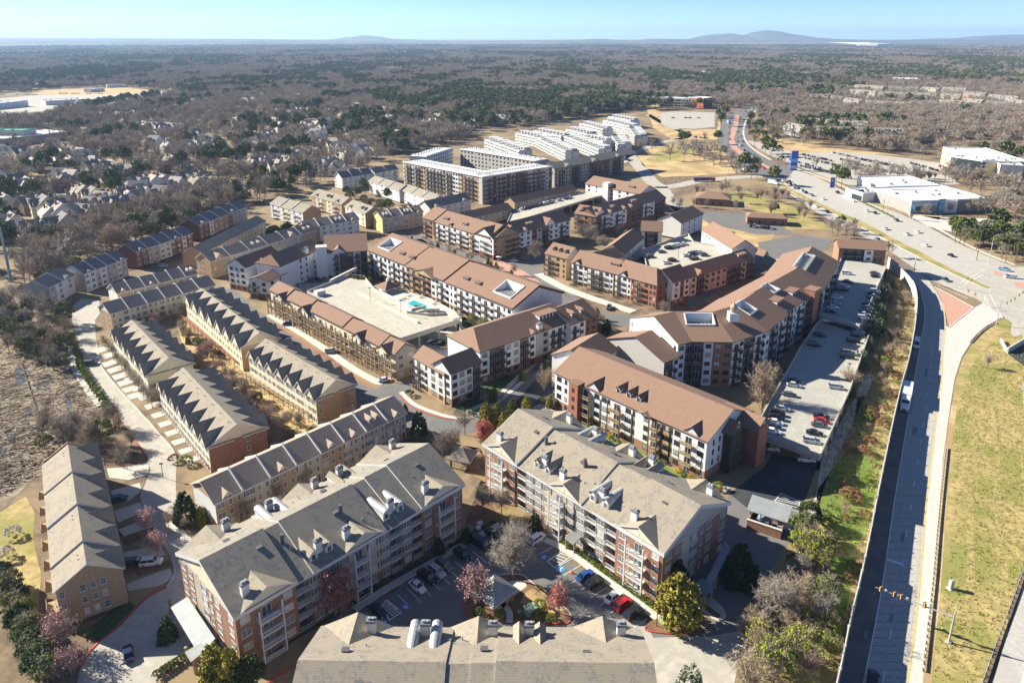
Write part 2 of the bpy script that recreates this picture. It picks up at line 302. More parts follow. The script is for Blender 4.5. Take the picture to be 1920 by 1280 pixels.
for q in ([(850,775),(905,765),(960,725),(975,712),(960,700),(905,700),(860,760)],[(975,700),(1000,690),(1040,655),(1080,625),(1070,620),(1000,655),(960,690)]): sheet('shaded_lawn', q, shade_lawn, Z1-.005)
ribbon('lane_sidewalk', [(880,770),(930,745),(975,705),(1030,660),(1090,618)], 1.8, conc, Z1, .12)
ribbon('lane_kerb', [(1040,725),(1062,690),(1100,650),(1140,618)], .4, kerbm, Z1, .12)
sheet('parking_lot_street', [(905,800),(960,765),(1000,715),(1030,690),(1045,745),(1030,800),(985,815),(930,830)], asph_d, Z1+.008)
ribbon('village_street', [(760,440),(800,452),(850,475),(905,492),(960,498),(1010,490),(1040,470)], 14, asph, Z1)
ribbon('village_street', [(985,500),(1010,530),(1060,562),(1110,590),(1170,600),(1230,600),(1290,590)], 12, asph, Z1+.004)
ribbon('village_sidewalk', [(1000,515),(1040,538),(1090,558),(1140,575),(1180,588)], 5, concw, Z1, .12, off=3)
sheet('plaza_paving', [(925,482),(985,510),(1035,545),(1015,550),(940,512),(900,495)], pavers, Z2); sheet('village_square_paving', [(735,450),(790,448),(850,480),(900,495),(870,510),(780,480)], M('paving_pink',(.42,.30,.24),.9,.1,.5), Z1)
ribbon('east_street', [(1420,478),(1370,520),(1320,545),(1290,570)], 10, asph, Z1); ribbon('ne_street', [(1180,290),(1205,320),(1240,350),(1320,338),(1390,332),(1432,330)], 12, asph_l, Z1)
ribbon('ne_street', [(1240,350),(1262,380),(1300,410)], 10, asph_l, Z1); ribbon('link_street', [(1180,300),(1140,310),(1230,270),(1290,255),(1250,235),(1215,215)], 9, asph_l, Z1)
# parking lots of the front blocks
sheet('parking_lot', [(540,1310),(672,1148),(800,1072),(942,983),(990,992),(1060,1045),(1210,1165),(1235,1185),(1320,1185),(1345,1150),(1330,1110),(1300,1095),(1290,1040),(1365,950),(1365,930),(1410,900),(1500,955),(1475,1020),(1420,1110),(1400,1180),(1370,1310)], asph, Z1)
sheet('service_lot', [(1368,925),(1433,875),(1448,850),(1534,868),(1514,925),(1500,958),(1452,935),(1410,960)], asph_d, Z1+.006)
sheet('parking_lot_painted_sun', [(1075,1150),(1210,1165),(1225,1195),(1330,1192),(1400,1180),(1370,1310),(1230,1310),(1225,1240),(1190,1175)], asph_l, Z1+.003)  # paler sheet over the lot, with sunlight put into its colour
ribbon('sidewalk', [(664,1143),(725,1103),(800,1060),(880,1014),(938,983)], 1.9, conc, Z1, .12); ribbon('sidewalk', [(985,1000),(1030,1015),(1075,1040),(1120,1075),(1169,1110),(1235,1160)], 1.8, concw, Z1, .12)
sheet('lawn_strip', [(1035,1005),(1085,1020),(1150,1085),(1180,1100),(1230,1140),(1220,1145),(1165,1100),(1110,1062)], lawn_g, Z2)
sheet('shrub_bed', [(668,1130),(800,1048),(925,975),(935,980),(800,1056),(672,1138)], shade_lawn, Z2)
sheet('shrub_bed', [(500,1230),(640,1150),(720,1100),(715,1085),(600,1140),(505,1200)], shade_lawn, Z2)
ribbon('kerb_red', [(470,1300),(530,1262),(600,1222),(660,1180)], .35, redk, Z1, .14)
isl = [(871,1128),(868,1137),(873,1150),(884,1158),(905,1162),(958,1165),(1010,1168),(1057,1169),(1069,1164),(1072,1155),(1060,1140),(1030,1118),(1000,1094),(985,1082),(975,1077),(950,1076),(925,1082),(900,1098),(880,1115)]
sheet('island_mulch', isl, mulch, Z2+.1); ribbon('kerb_red', isl[:10], .3, redk, Z1, .16); ribbon('kerb', isl[9:]+[isl[0]], .3, kerbm, Z1, .16)
sheet('island_dry_lawn', [(985,1112),(1010,1095),(1045,1125),(1060,1143),(1040,1150),(1000,1140),(975,1130)], drygr, Z2+.13); sheet('island_paving', [(898,1118),(912,1105),(962,1088),(984,1090),(988,1100),(960,1120),(945,1140),(925,1144),(905,1130)], concw, Z2+.14); ribbon('island_path', [(942,1132),(955,1148),(955,1168)], 1.3, concw, Z2+.14, sm=3)
isl2 = [(1211,1173),(1218,1165),(1232,1160),(1260,1158),(1290,1150),(1308,1165),(1308,1180),(1300,1188),(1277,1189),(1216,1183)]
sheet('island_mulch', isl2, mulch, Z2+.1); ribbon('kerb_red', isl2[5:]+[isl2[0]], .3, redk, Z1, .16)
isl3 = [(1303,1136),(1318,1120),(1336,1123),(1353,1139),(1360,1153),(1353,1162),(1344,1162),(1313,1143)]
sheet('island_paving', isl3, conc, Z2+.1); ribbon('kerb', isl3+[isl3[0]], .3, kerbm, Z1, .16); sheet('mulch_bed', [(1314,1138),(1325,1134),(1352,1154),(1346,1160)], mulch, Z2+.12)
sheet('leaf_litter_court', [(830,860),(900,840),(905,900),(880,960),(870,985),(940,985),(1000,985),(985,940),(960,900),(930,870),(905,850),(870,835)], mulch, Z1+.008); sheet('leaf_litter_court', [(870,880),(905,900),(930,960),(965,1000),(985,1000),(1000,960),(960,930),(905,880),(880,850)], leafl, Z1+.012); sheet('lawn_behind_block', [(1080,790),(1180,830),(1260,880),(1330,905),(1300,915),(1200,880),(1100,830)], lawn_g, Z1+.01)
# painted stalls
def stalls(p, q, n, ln, side, m=paint, skip=()):
    P, Q = G(*p), G(*q); d = (Q-P)/n; u = d.normalized(); v = Vector((-u.y,u.x))*side; b = MB()
    for i in range(n+1):
        if i in skip: continue
        a = P+d*i; c = a+v*ln; w = u*.07; b.face([(a.x-w.x,a.y-w.y,Z3),(a.x+w.x,a.y+w.y,Z3),(c.x+w.x,c.y+w.y,Z3),(c.x-w.x,c.y-w.y,Z3)])
    return tag(b.build('stall_lines', m), kind='structure')
stalls((686,1148),(948,997),15,5.2,-1); stalls((1028,1010),(1213,1160),11,5.2,-1)
stalls((1490,1005),(1505,962),3,5,1)
def hatch(px, n, m=paint):
    P = [G(*p) for p in px]; b = MB(); w = .09
    def ln(a, c):
        d = (c-a).normalized()*w; k = Vector((-d.y,d.x)); b.face([(a.x-k.x,a.y-k.y,Z3+.004),(c.x-k.x,c.y-k.y,Z3+.004),(c.x+k.x,c.y+k.y,Z3+.004),(a.x+k.x,a.y+k.y,Z3+.004)])
    for i in range(4): ln(P[i], P[(i+1) % 4])
    for i in range(1, n): t = i/n; ln(P[0].lerp(P[1],t), P[3].lerp(P[2],min(1,t+1/n)))
    return tag(b.build('hatched_bay', m), kind='structure')
hatch([(712,1138),(725,1124),(754,1147),(731,1162)], 5); hatch([(1026,1052),(1058,1028),(1076,1040),(1040,1064)], 6); hatch([(1000,765),(1012,758),(1042,772),(1030,776)], 4)
hatch([(1452,940),(1465,924),(1500,940),(1497,952)], 5)
def wheelchair(px, py, s=1.3, rot=0, sq=True):
    c = G(px, py); r = MB(); 
    if sq: r.box(-s,s,-s,s,Z3+.004,Z3+.006,0)
    for k in range(10):
        a = math.pi*(1.15)*k/10+2.5; c2 = math.pi*1.15*(k+1)/10+2.5; R1 = s*.5
        r.face([(R1*math.cos(a),-.2*s+R1*math.sin(a),Z3+.012),(R1*1.3*math.cos(a),-.2*s+R1*1.3*math.sin(a),Z3+.012),(R1*1.3*math.cos(c2),-.2*s+R1*1.3*math.sin(c2),Z3+.012),(R1*math.cos(c2),-.2*s+R1*math.sin(c2),Z3+.012)],1)
    r.box(-.12*s,.1*s,-.2*s,.45*s,Z3+.008,Z3+.012,1); r.box(-.1*s,.45*s,-.25*s,-.1*s,Z3+.013,Z3+.016,1); r.box(.35*s,.48*s,-.6*s,-.1*s,Z3+.017,Z3+.02,1); r.box(-.15*s,.15*s,.5*s,.8*s,Z3+.008,Z3+.012,1)
    o = r.build('wheelchair_symbol', [paintb, paint], None, (c.x,c.y,0), rot); tag(o, kind='structure')
wheelchair(1050,1067,.95,-.8); wheelchair(1020,1044,.7,-.8); wheelchair(760,1137,.7,.8); wheelchair(718,1166,.8,.8)
# ------------------------------------------------------------------ building kit
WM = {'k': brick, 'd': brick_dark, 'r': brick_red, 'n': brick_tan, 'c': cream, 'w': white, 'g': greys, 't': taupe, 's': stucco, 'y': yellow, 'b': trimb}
_mc = {}
def cached(key, fn):
    if key not in _mc: _mc[key] = fn()
    return _mc[key]
def win_frame(w, h, twin, fm, arch=False):
    b = MB(); e = .09
    b.box(0,e,-.07,0,0,h); b.box(w-e,w,-.07,0,0,h); b.box(e,w-e,-.07,0,0,e); b.box(e,w-e,-.07,0,h-e,h)
    if twin: b.box(w/2-.06,w/2+.06,-.07,0,e,h-e)
    n = 2 if twin else 1
    for k in range(n):
        x0 = e if k == 0 else w/2+.06; x1 = w-e if (k == n-1) else w/2-.06
        b.box(x0,x1,-.055,0,h*.5-.03,h*.5+.03); b.box((x0+x1)/2-.02,(x0+x1)/2+.02,-.05,0,e,h-e)
    b.box(-.08,w+.08,-.13,0,-.1,-.001)
    if arch:
        pts = [(w/2+(w/2)*math.cos(t), h+.35*math.sin(t)) for t in [math.pi*k/6 for k in range(7)]]
        b.face([(x,-.07,z) for x, z in pts][::-1])
    return b.mesh('window_frame', fm)
def win_pane(w, h, gm):
    b = MB(); b.face([(.05,-.03,.05),(w-.05,-.03,.05),(w-.05,-.03,h-.05),(.05,-.03,h-.05)]); return b.mesh('window_pane', gm)
def win_all(w, h, twin, fm, gm):
    b = MB(); e = .1
    b.box(0,e,-.07,0,0,h); b.box(w-e,w,-.07,0,0,h); b.box(e,w-e,-.07,0,0,e); b.box(e,w-e,-.07,0,h-e,h)
    if twin: b.box(w/2-.06,w/2+.06,-.07,0,e,h-e)
    b.box(e,w-e,-.05,0,h*.52-.03,h*.52+.03)
    b.face([(.05,-.03,.05),(w-.05,-.03,.05),(w-.05,-.03,h-.05),(.05,-.03,h-.05)],1); return b.mesh('window', [fm, gm])
def shutter_mesh(h):
    b = MB(); b.box(0,.38,-.05,0,0,h); return b.mesh('shutter', woodd)
def rail_mesh(w, d, mt, sides=True, h=1.05):
    b = MB(); n = max(2, int(w/.3))
    def run(f):
        for z0, z1 in ((.1,.2),(h-.1,h)): f(0,w,z0,z1,-.05,.03)
        for k in range(n+1): x = w*k/n; f(x-.03,x+.03,.2,h-.1,-.04,.02)
    run(lambda a,c,z0,z1,y0,y1: b.box(a,c,-d+y0,-d+y1,z0,z1))
    if sides:
        for x in (0, w):
            for z0, z1 in ((.1,.2),(h-.1,h)): b.box(x-.04,x+.04,-d+.04,0,z0,z1)
            for k in range(1, max(2, int(d/.35))): y = -d*k/max(2, int(d/.35)); b.box(x-.025,x+.025,y-.025,y+.025,.2,h-.1)
    return b.mesh('railing', mt)
def slab_mesh(w, d, mt, door, gm, back=0.0):
    b = MB(); b.box(0,w,-d,-.002 if back == 0 else back,-.22,0,0)
    if door:
        x = w*.28; b.box(x-.08,x+1.9,back-.06,back-.001,.03,2.25,1); b.face([(x,back-.07,.1),(x+.86,back-.07,.1),(x+.86,back-.07,2.15),(x,back-.07,2.15)],2)
        b.face([(x+.96,back-.07,.1),(x+1.82,back-.07,.1),(x+1.82,back-.07,2.15),(x+.96,back-.07,2.15)],2)
    return b.mesh('balcony', [mt, trim, gm])
def deep_mesh(w, fh, d, mt, gm):     # recessed loggia: slab with a glazed door at the back, d deep
    b = MB(); b.box(0,w,.02,d-.01,-.2,.0,0); x = w*.25
    b.box(x-.08,x+1.9,d-.06,d-.012,.03,2.2,1)
    b.face([(x,d-.07,.1),(x+1.82,d-.07,.1),(x+1.82,d-.07,2.12),(x,d-.07,2.12)],2)
    return b.mesh('balcony', [mt, trim, gm])
def garage_mesh(w, h, mt):
    b = MB(); 
    for k in range(4): b.box(0,w,-.06-.01*(k % 2),0,h*k/4+.02,h*(k+1)/4-.02)
    return b.mesh('garage_door', mt)

class Frame:
    def __init__(s, root, o, ang, L, z=0.0):
        s.root = root; s.o = Vector((o[0], o[1], z)); s.a = ang; s.L = L; s.c, s.s = math.cos(ang), math.sin(ang)
    def T(s, u, v, w): return (s.o.x+u*s.c-v*s.s, s.o.y+u*s.s+v*s.c, s.o.z+w)
    def put(s, name, me, u, v, w, parent=None):
        o = put(name, me, parent or s.root, s.T(u,v,w), s.a); return o

def facade(F, pat, floors, fh=3.0, base=None, style='W', near=False, zb=0.0, top=None, depth=2.0, posts=True, drop=0.0):
    """walls, windows and balconies along one side. pat: tokens <kind><width><material>"""
    toks = [(t[0], float(re.match(r'[\d.]+', t[1:]).group()), t[-1]) for t in pat.split()]
    tot = sum(t[1] for t in toks); k = F.L/tot; u = 0.0
    walls = {}
    fm = trim if style == 'W' else trimd; gm = glass if style == 'W' else glassd
    railm = trim if style == 'W' else trimd
    if style == 'V': railm = woodd; fm = trim
    if style == 'T': railm = wood
    top = top if top is not None else zb+floors*fh
    ntk = len(toks)
    for i, (kd, w, mc) in enumerate(toks):
        w *= k; u0 = u; u1 = u+w; u = u1
        inset = 1.7 if kd == 'r' else 0.0
        e0 = .012 if i == 0 else 0; e1 = .012 if i == ntk-1 else 0
        zs = [(zb-.0, zb+fh, (base or {}).get(0, mc)), (zb+fh, top, mc)] if base and 0 in base else [(zb, top, mc)]
        if base and 1 in base: zs = [(zb, zb+fh, base[0]), (zb+fh, zb+2*fh, base[1]), (zb+2*fh, top, mc)]
        for z0, z1, m_ in zs:
            b = walls.setdefault(m_, MB()); pr = 0.0 if m_ in 'kdrn' else .0
            b.box(u0+e0, u1-e1, inset+(.0 if i % 2 else .006), depth+inset, z0, z1, 0, T=F.T, skip='' if z1 == top else 't')
        hs = 1.5
        for f in range(floors):
            z = zb+f*fh; r = random.random()
            if kd in 'wasnt':
                ws = {'w': 1.9, 'a': 1.9, 's': 1.0, 'n': .8, 't': 1.0}[kd]; tw = kd in 'wa'
                ws = min(ws, w*.8)
                us = [u0+w/2-ws/2] if kd != 't' else [u0+w*.28-ws/2, u0+w*.72-ws/2]
                for uu in us:
                    if near:
                        ar = (f == 0 and kd == 'a')
                        o = F.put('window', cached(('wf',round(ws,1),tw,style,ar), lambda: win_frame(round(ws,1),hs,tw,fm,ar)), uu, 0, z+.95)
                        pm = blinds if r < .25 else gm
                        put('pane', cached(('wp',round(ws,1),pm.name), lambda: win_pane(round(ws,1),hs,pm)), o)
                        if kd == 'w' and mc in 'cgtw' and style == 'W':
                            for sx in (-.42, round(ws,1)+.04): put('shutter', cached(('sh',), lambda: shutter_mesh(hs)), o, (sx,0,0))
                    else:
                        gg = blinds if r < .12 else gm
                        F.put('window', cached(('wa',round(ws,1),tw,style,gg.name), lambda: win_all(round(ws,1),hs,tw,fm,gg)), uu, 0, z+.95)
            elif kd in 'pqv':
                d = {'p': 1.7, 'q': 1.3, 'v': 2.0}[kd]; bw = w-.5
                if kd != 'v' or f > 0:
                    o = F.put('balcony', cached(('sl',round(bw,1),d,style,mc), lambda: slab_mesh(round(bw,1),d,trim if style == 'W' else (wood if style in 'VT' else trimb),True,gm)), u0+.25, 0, z+.02)
                    put('railing', cached(('ra',round(bw,1),d,style), lambda: rail_mesh(round(bw,1),d,railm)), o)
            elif kd == 'r':
                o = F.put('balcony', cached(('de',round(w,1),style), lambda: deep_mesh(round(w,1)-.04,fh,1.7,trim if style == 'W' else trimb,gm)), u0+.02, 0, z+.02)
                put('railing', cached(('rr',round(w,1),style), lambda: rail_mesh(round(w,1)-.06,-.12,railm,False)), o)
            elif kd == 'g':
                if f == 0: F.put('garage_door', cached(('gd',round(w*.7,1)), lambda: garage_mesh(round(w*.7,1),2.3,trim if style == 'W' else greys)), u0+w*.15, 0, z+.05)
                else:
                    F.put('window', cached(('wa',1.9,True,style,gm.name), lambda: win_all(1.9,hs,True,fm,gm)), u0+w/2-.95, 0, z+.95)
            elif kd == 'D':      # door on the ground floor, window above
                if f == 0:
                    b = MB(); b.box(0,1.1,-.07,0,0,2.2,0); b.box(-.15,1.25,-.05,0,0,2.4,1); F.put('front_door', b.mesh('front_door',[woodd,trim]), u0+w/2-.55, 0, z+.3)
                else: F.put('window', cached(('wa',1.0,False,style,gm.name), lambda: win_all(1.0,hs,False,fm,gm)), u0+w/2-.5, 0, z+.95)
            elif kd == 'X':      # shop front with a red awning
                if f == 0:
                    b = MB(); b.box(.2,w-.2,-.06,0,.3,2.7,0); F.put('shop_window', b.mesh('shop_window',[glassd]), u0, 0, z)
                    b = MB(); b.face([(.1,0,3.0),(.1,-1.2,2.3),(w-.1,-1.2,2.3),(w-.1,0,3.0)]); b.face([(.1,-1.2,2.3),(.1,-1.2,2.0),(w-.1,-1.2,2.0),(w-.1,-1.2,2.3)])
                    F.put('awning', b.mesh('awning',[M('awning_red',(.35,.02,.03),.8)]), u0, 0, z)
                else: F.put('window', cached(('wa',1.9,True,style,gm.name), lambda: win_all(1.9,hs,True,fm,gm)), u0+w/2-.95, 0, z+.95)
        if kd in 'pv' and posts:
            d = {'p': 1.7, 'v': 2.0}[kd]; b = MB()
            for uu in ((u0+.25, u1-.25) if kd == 'p' else [u0+.25+(w-.5)*j/max(2,round((w-.5)/3)) for j in range(max(2,round((w-.5)/3))+1)]):
                b.box(uu-.14,uu+.14,-d-.1,-d+.18,zb,top-.1,0,T=F.T)
            b.build('post', trim if style == 'W' else (wood if mc == 'c' else woodd), F.root)
        if kd == 'q':
            b = MB()
            for uu in (u0+.25, u1-.25): b.box(uu-.06,uu+.06,-1.36,-1.22,zb+fh,zb+(floors-1)*fh+1.0,0,T=F.T)
            b.build('post', trimd, F.root)
    for m_, b in walls.items(): b.build('wall', WM[m_], F.root)

def roofseg(root, x0, x1, y0, y1, ze, rise, rm, dz=0.0, hl=0.0, hr=0.0, th=.28, fas=None, flat=False):
    b = MB(); ym = (y0+y1)/2; zb = ze; z = ze+th+dz; zr = z+rise
    rl = x0+hl; rr = x1-hr
    e = [(x0,y0),(x1,y0),(x1,y1),(x0,y1)]
    b.face([(x0,y0,z),(x1,y0,z),(rr,ym,zr),(rl,ym,zr)],0); b.face([(x1,y1,z),(x0,y1,z),(rl,ym,zr),(rr,ym,zr)],0)
    if hl > 0: b.face([(x0,y1,z),(x0,y0,z),(rl,ym,zr)],0)
    else: b.face([(x0,y1,z),(x0,ym,zr),(x0,y0,z),(x0,y0,zb),(x0,ym,zb+rise),(x0,y1,zb)],1)
    if hr > 0: b.face([(x1,y0,z),(x1,y1,z),(rr,ym,zr)],0)
    else: b.face([(x1,y0,z),(x1,ym,zr),(x1,y1,z),(x1,y1,zb),(x1,ym,zb+rise),(x1,y0,zb)],1)
    b.face([(x0,y0,zb),(x1,y0,zb),(x1,y0,z),(x0,y0,z)],1); b.face([(x1,y1,zb),(x0,y1,zb),(x0,y1,z),(x1,y1,z)],1)
    if hl > 0: b.face([(x0,y1,zb),(x0,y0,zb),(x0,y0,z),(x0,y1,z)],1)
    if hr > 0: b.face([(x1,y0,zb),(x1,y1,zb),(x1,y1,z),(x1,y0,z)],1)
    b.face([(x0,y0,zb),(x0,ym,zb if hl>0 else zb+rise),(x1,ym,zb if hr>0 else zb+rise),(x1,y0,zb)],1)
    b.face([(x0,y1,zb),(x1,y1,zb),(x1,ym,zb if hr>0 else zb+rise),(x0,ym,zb if hl>0 else zb+rise)],1)
    return b.build('roof', [rm, fas or trim], root)
def gable_wall(root, x, y0, y1, ze, rise, m, thick=.3, s=1):
    b = MB(); ym = (y0+y1)/2; a = [(x,y0,ze),(x,y1,ze),(x,ym,ze+rise)]; c = [(x+s*thick,q[1],q[2]) for q in a]
    b.face(a); b.face(c[::-1]); b.face([a[0],a[2],c[2],c[0]]); b.face([a[1],c[1],c[2],a[2]]); b.build('gable_wall', m, root)
def xgable(F, u0, u1, ze, rise, slope, rm, proj=0.0, gm=None, fas=None, ov=.35, vent=True, dz=0.0, vend=None):
    um = (u0+u1)/2; v0 = -proj-.3; v1 = vend if vend is not None else (rise+dz)/slope+.6; th = .26; b = MB(); T = F.T
    ks = rise/((u1-u0)/2); ze2 = ze+dz; a0 = u0-ov; a1 = u1+ov; zl = ze2-ov*ks
    def sl(a, zl, c, zr):
        P = [T(a,v0,zl+th),T(c,v0,zr+th),T(c,v1,zr+th),T(a,v1,zl+th)]; Q = [T(a,v0,zl),T(c,v0,zr),T(c,v1,zr),T(a,v1,zl)]
        if a > c: P = P[::-1]; Q = Q[::-1]
        b.face(P,0); b.face(Q[::-1],1)
        if a > c: b.face([Q[3],P[3],P[2],Q[2]],1); b.face([Q[0],P[0],P[3],Q[3]],1)
        else: b.face([Q[0],Q[1],P[1],P[0]],1); b.face([Q[3],Q[0],P[0],P[3]],1)
    sl(a0, zl, um, ze2+rise); sl(a1, zl, um, ze2+rise)
    b.build('cross_gable_roof', [rm, fas or trim], F.root)
    g = MB(); a = [T(u0,-proj,ze),T(u1,-proj,ze),T(u1,-proj,ze2),T(um,-proj,ze2+rise),T(u0,-proj,ze2)] if dz else [T(u0,-proj,ze2),T(u1,-proj,ze2),T(um,-proj,ze2+rise)]
    g.face(a); n = len(a); c = [T(*q) for q in ([(u0,-proj+.4,ze),(u1,-proj+.4,ze),(u1,-proj+.4,ze2),(um,-proj+.4,ze2+rise),(u0,-proj+.4,ze2)] if dz else [(u0,-proj+.4,ze2),(u1,-proj+.4,ze2),(um,-proj+.4,ze2+rise)])]
    g.face(c[::-1])
    g.build('gable_wall', gm or white, F.root)
    if vent and rise > 1.6:
        b = MB(); b.box(um-.35,um+.35,-proj-.05,-proj,ze2+rise*.3,ze2+rise*.3+.8,0,T=T); b.build('gable_vent', trim, F.root)
def dormer(F, u, v, w, h, slope, zroof, kind='g', rm=None, wm=None, fas=None, style='W'):
    """zroof = roof surface height at v; box front at v"""
    rm = rm or rf_tan; wm = wm or trim; fas = fas or trim
    ris = w*.45 if kind == 'g' else (.0)
    d = (h+ (ris if kind == 'g' else (w/2 if kind == 'b' else 0)))/slope+.2; hw = w/2
    b = MB(); b.box(-hw,hw,0,d,-.5,h,0,skip='kb')
    if kind == 'g': b.face([(-hw,0,h),(hw,0,h),(0,0,h+ris)],0)
    R = F.put('dormer', b.mesh('dormer', wm), u, v, zroof)
    b = MB()
    if kind == 'g':
        o = .25; k = ris/hw; th = .12
        for s in (-1, 1):
            A = [(s*(hw+o),-.25,h-o*k),(0,-.25,h+ris),(0,d,h+ris),(s*(hw+o),d,h-o*k)]
            if s > 0: A = A[::-1]
            Bq = [(p[0],p[1],p[2]+th) for p in A]
            b.face(Bq[::-1],0); b.face(A,1); i = 0 if s < 0 else 2
            b.face([(s*(hw+o),-.25,h-o*k),(s*(hw+o),-.25,h-o*k+th),(0,-.25,h+ris+th),(0,-.25,h+ris)],1)
    elif kind == 'b':
        n = 8; pr = [(-(hw+.12)*math.cos(math.pi*i/n), h+(hw+.12)*math.sin(math.pi*i/n)) for i in range(n+1)]
        for i in range(n):
            (xa,za),(xb,zb_) = pr[i], pr[i+1]; b.face([(xa,-.3,za),(xa,d,za),(xb,d,zb_),(xb,-.3,zb_)][::-1],0)
        b.face([(x,0,z) for x, z in pr][::-1],1)
        for q in range(int(d/1.0)):
            for i in range(n):
                (xa,za),(xb,zb_) = pr[i], pr[i+1]; y = .2+q*1.0; b.face([(xa*1.03,y,h+(za-h)*1.03),(xa*1.03,y+.07,h+(za-h)*1.03),(xb*1.03,y+.07,h+(zb_-h)*1.03),(xb*1.03,y,h+(zb_-h)*1.03)][::-1],0)
    else:   # shed
        b.box(-hw-.3,hw+.3,-.5,d+1.5,h,h+.2,0)
    put('dormer_roof', b.mesh('dormer_roof', [rm, fas]), R)
    n = 1 if w < 3 else int(w/1.6); ww = min(w*.7/n, 1.1)
    fm = trim if style == 'W' else trimd
    for i in range(n):
        x = -hw+w*(i+.5)/n-ww/2
        put('window', cached(('dw',round(ww,1),round(h,1),style), lambda: win_all(round(ww,1),max(.5,round(h,1)*.75),False,fm,glassd)), R, (x,0,h*.12))
    return R
def chimney(F, u, v, z0, h=3.2, w=1.0, wm=None, two=True):
    b = MB(); b.box(-w*.75,w*.75,-w/2,w/2,0,h,0); b.box(-w*.75-.1,w*.75+.1,-w/2-.1,w/2+.1,h-.45,h+.06,1)
    for sx in ((-.4,.4) if two else (0,)): b.box(sx*w*.8-.22,sx*w*.8+.22,-.22,.22,h+.06,h+.42,2)
    o = F.put('chimney', cached(('ch',w,h,two,(wm or white).name), lambda: b.mesh('chimney',[wm or white, M('chimney_cap',(.16,.17,.19),.6), galv])), u, v, z0)
    return o
def vent(F, u, v, z, kind='box'):
    if kind == 'box':
        me = cached(('vb',), lambda: (lambda b: (b.box(-.55,.55,-.4,.4,0,.45), b.box(-.65,.65,-.5,.5,.45,.52), b.mesh('roof_vent', M('vent_grey',(.10,.10,.11),.6)))[2])(MB()))
    elif kind == 'pipe':
        me = cached(('vp',), lambda: (lambda b: (b.tube((0,0,-.5),(0,0,2.0),.45,.45,10,0,True), b.mesh('roof_pipe', M('vent_grey',(.10,.10,.11),.6)))[1])(MB()))
    else:
        me = cached(('vs',), lambda: (lambda b: (b.tube((0,0,-.2),(0,0,.55),.12,.12,6,0,True), b.mesh('vent_pipe', galv))[1])(MB()))
    return F.put('roof_vent' if kind == 'box' else ('roof_pipe' if kind == 'pipe' else 'vent_pipe'), me, u, v, z)

class Bld:
    """a building on the eave line a->b (photo points at eave height z), D metres deep"""
    def __init__(s, name, label, cat, a, b, z, D, group=None, back=False, L=None, inset=.5):
        A, Bp = G(*a, z), G(*b, z); d = (Bp-A); s.L = L or d.length; ux = d.normalized(); uy = Vector((-ux.y, ux.x))
        if back: A = A-uy*D
        s.root = empty(name, (A.x, A.y, 0), math.atan2(ux.y, ux.x)); tag(s.root, label, cat, group)
        s.D = D; s.z = z; s.i = inset; s.world = lambda x, y: A+ux*x+uy*y; s.A = A; s.ux = ux; s.uy = uy
    def F(s, x0=None, x1=None, y=None):
        x0 = s.i if x0 is None else x0; x1 = s.L-s.i if x1 is None else x1; y = s.i if y is None else y
        return Frame(s.root, (x0, y), 0, x1-x0)
    def R(s, y0=None, y1=None, x=None):
        y0 = s.i if y0 is None else y0; y1 = s.D-s.i if y1 is None else y1
        return Frame(s.root, (s.L-s.i if x is None else x, y0), math.pi/2, y1-y0)
    def B(s, x0=None, x1=None, y=None):
        x0 = s.i if x0 is None else x0; x1 = s.L-s.i if x1 is None else x1
        return Frame(s.root, (x1, s.D-s.i if y is None else y), math.pi, x1-x0)
    def Lf(s, y0=None, y1=None, x=None):
        y0 = s.i if y0 is None else y0; y1 = s.D-s.i if y1 is None else y1
        return Frame(s.root, (s.i if x is None else x, y1), -math.pi/2, y1-y0)
    def loc(s, px, py, pz):
        g = G(px, py, pz)-s.A; return g.dot(s.ux), g.dot(s.uy)
FOOT = []      # footprints, to keep scattered trees off buildings
def foot(b, m=3): FOOT.append((b.A-b.ux*m-b.uy*m, b.ux, b.uy, b.L+2*m, b.D+2*m))

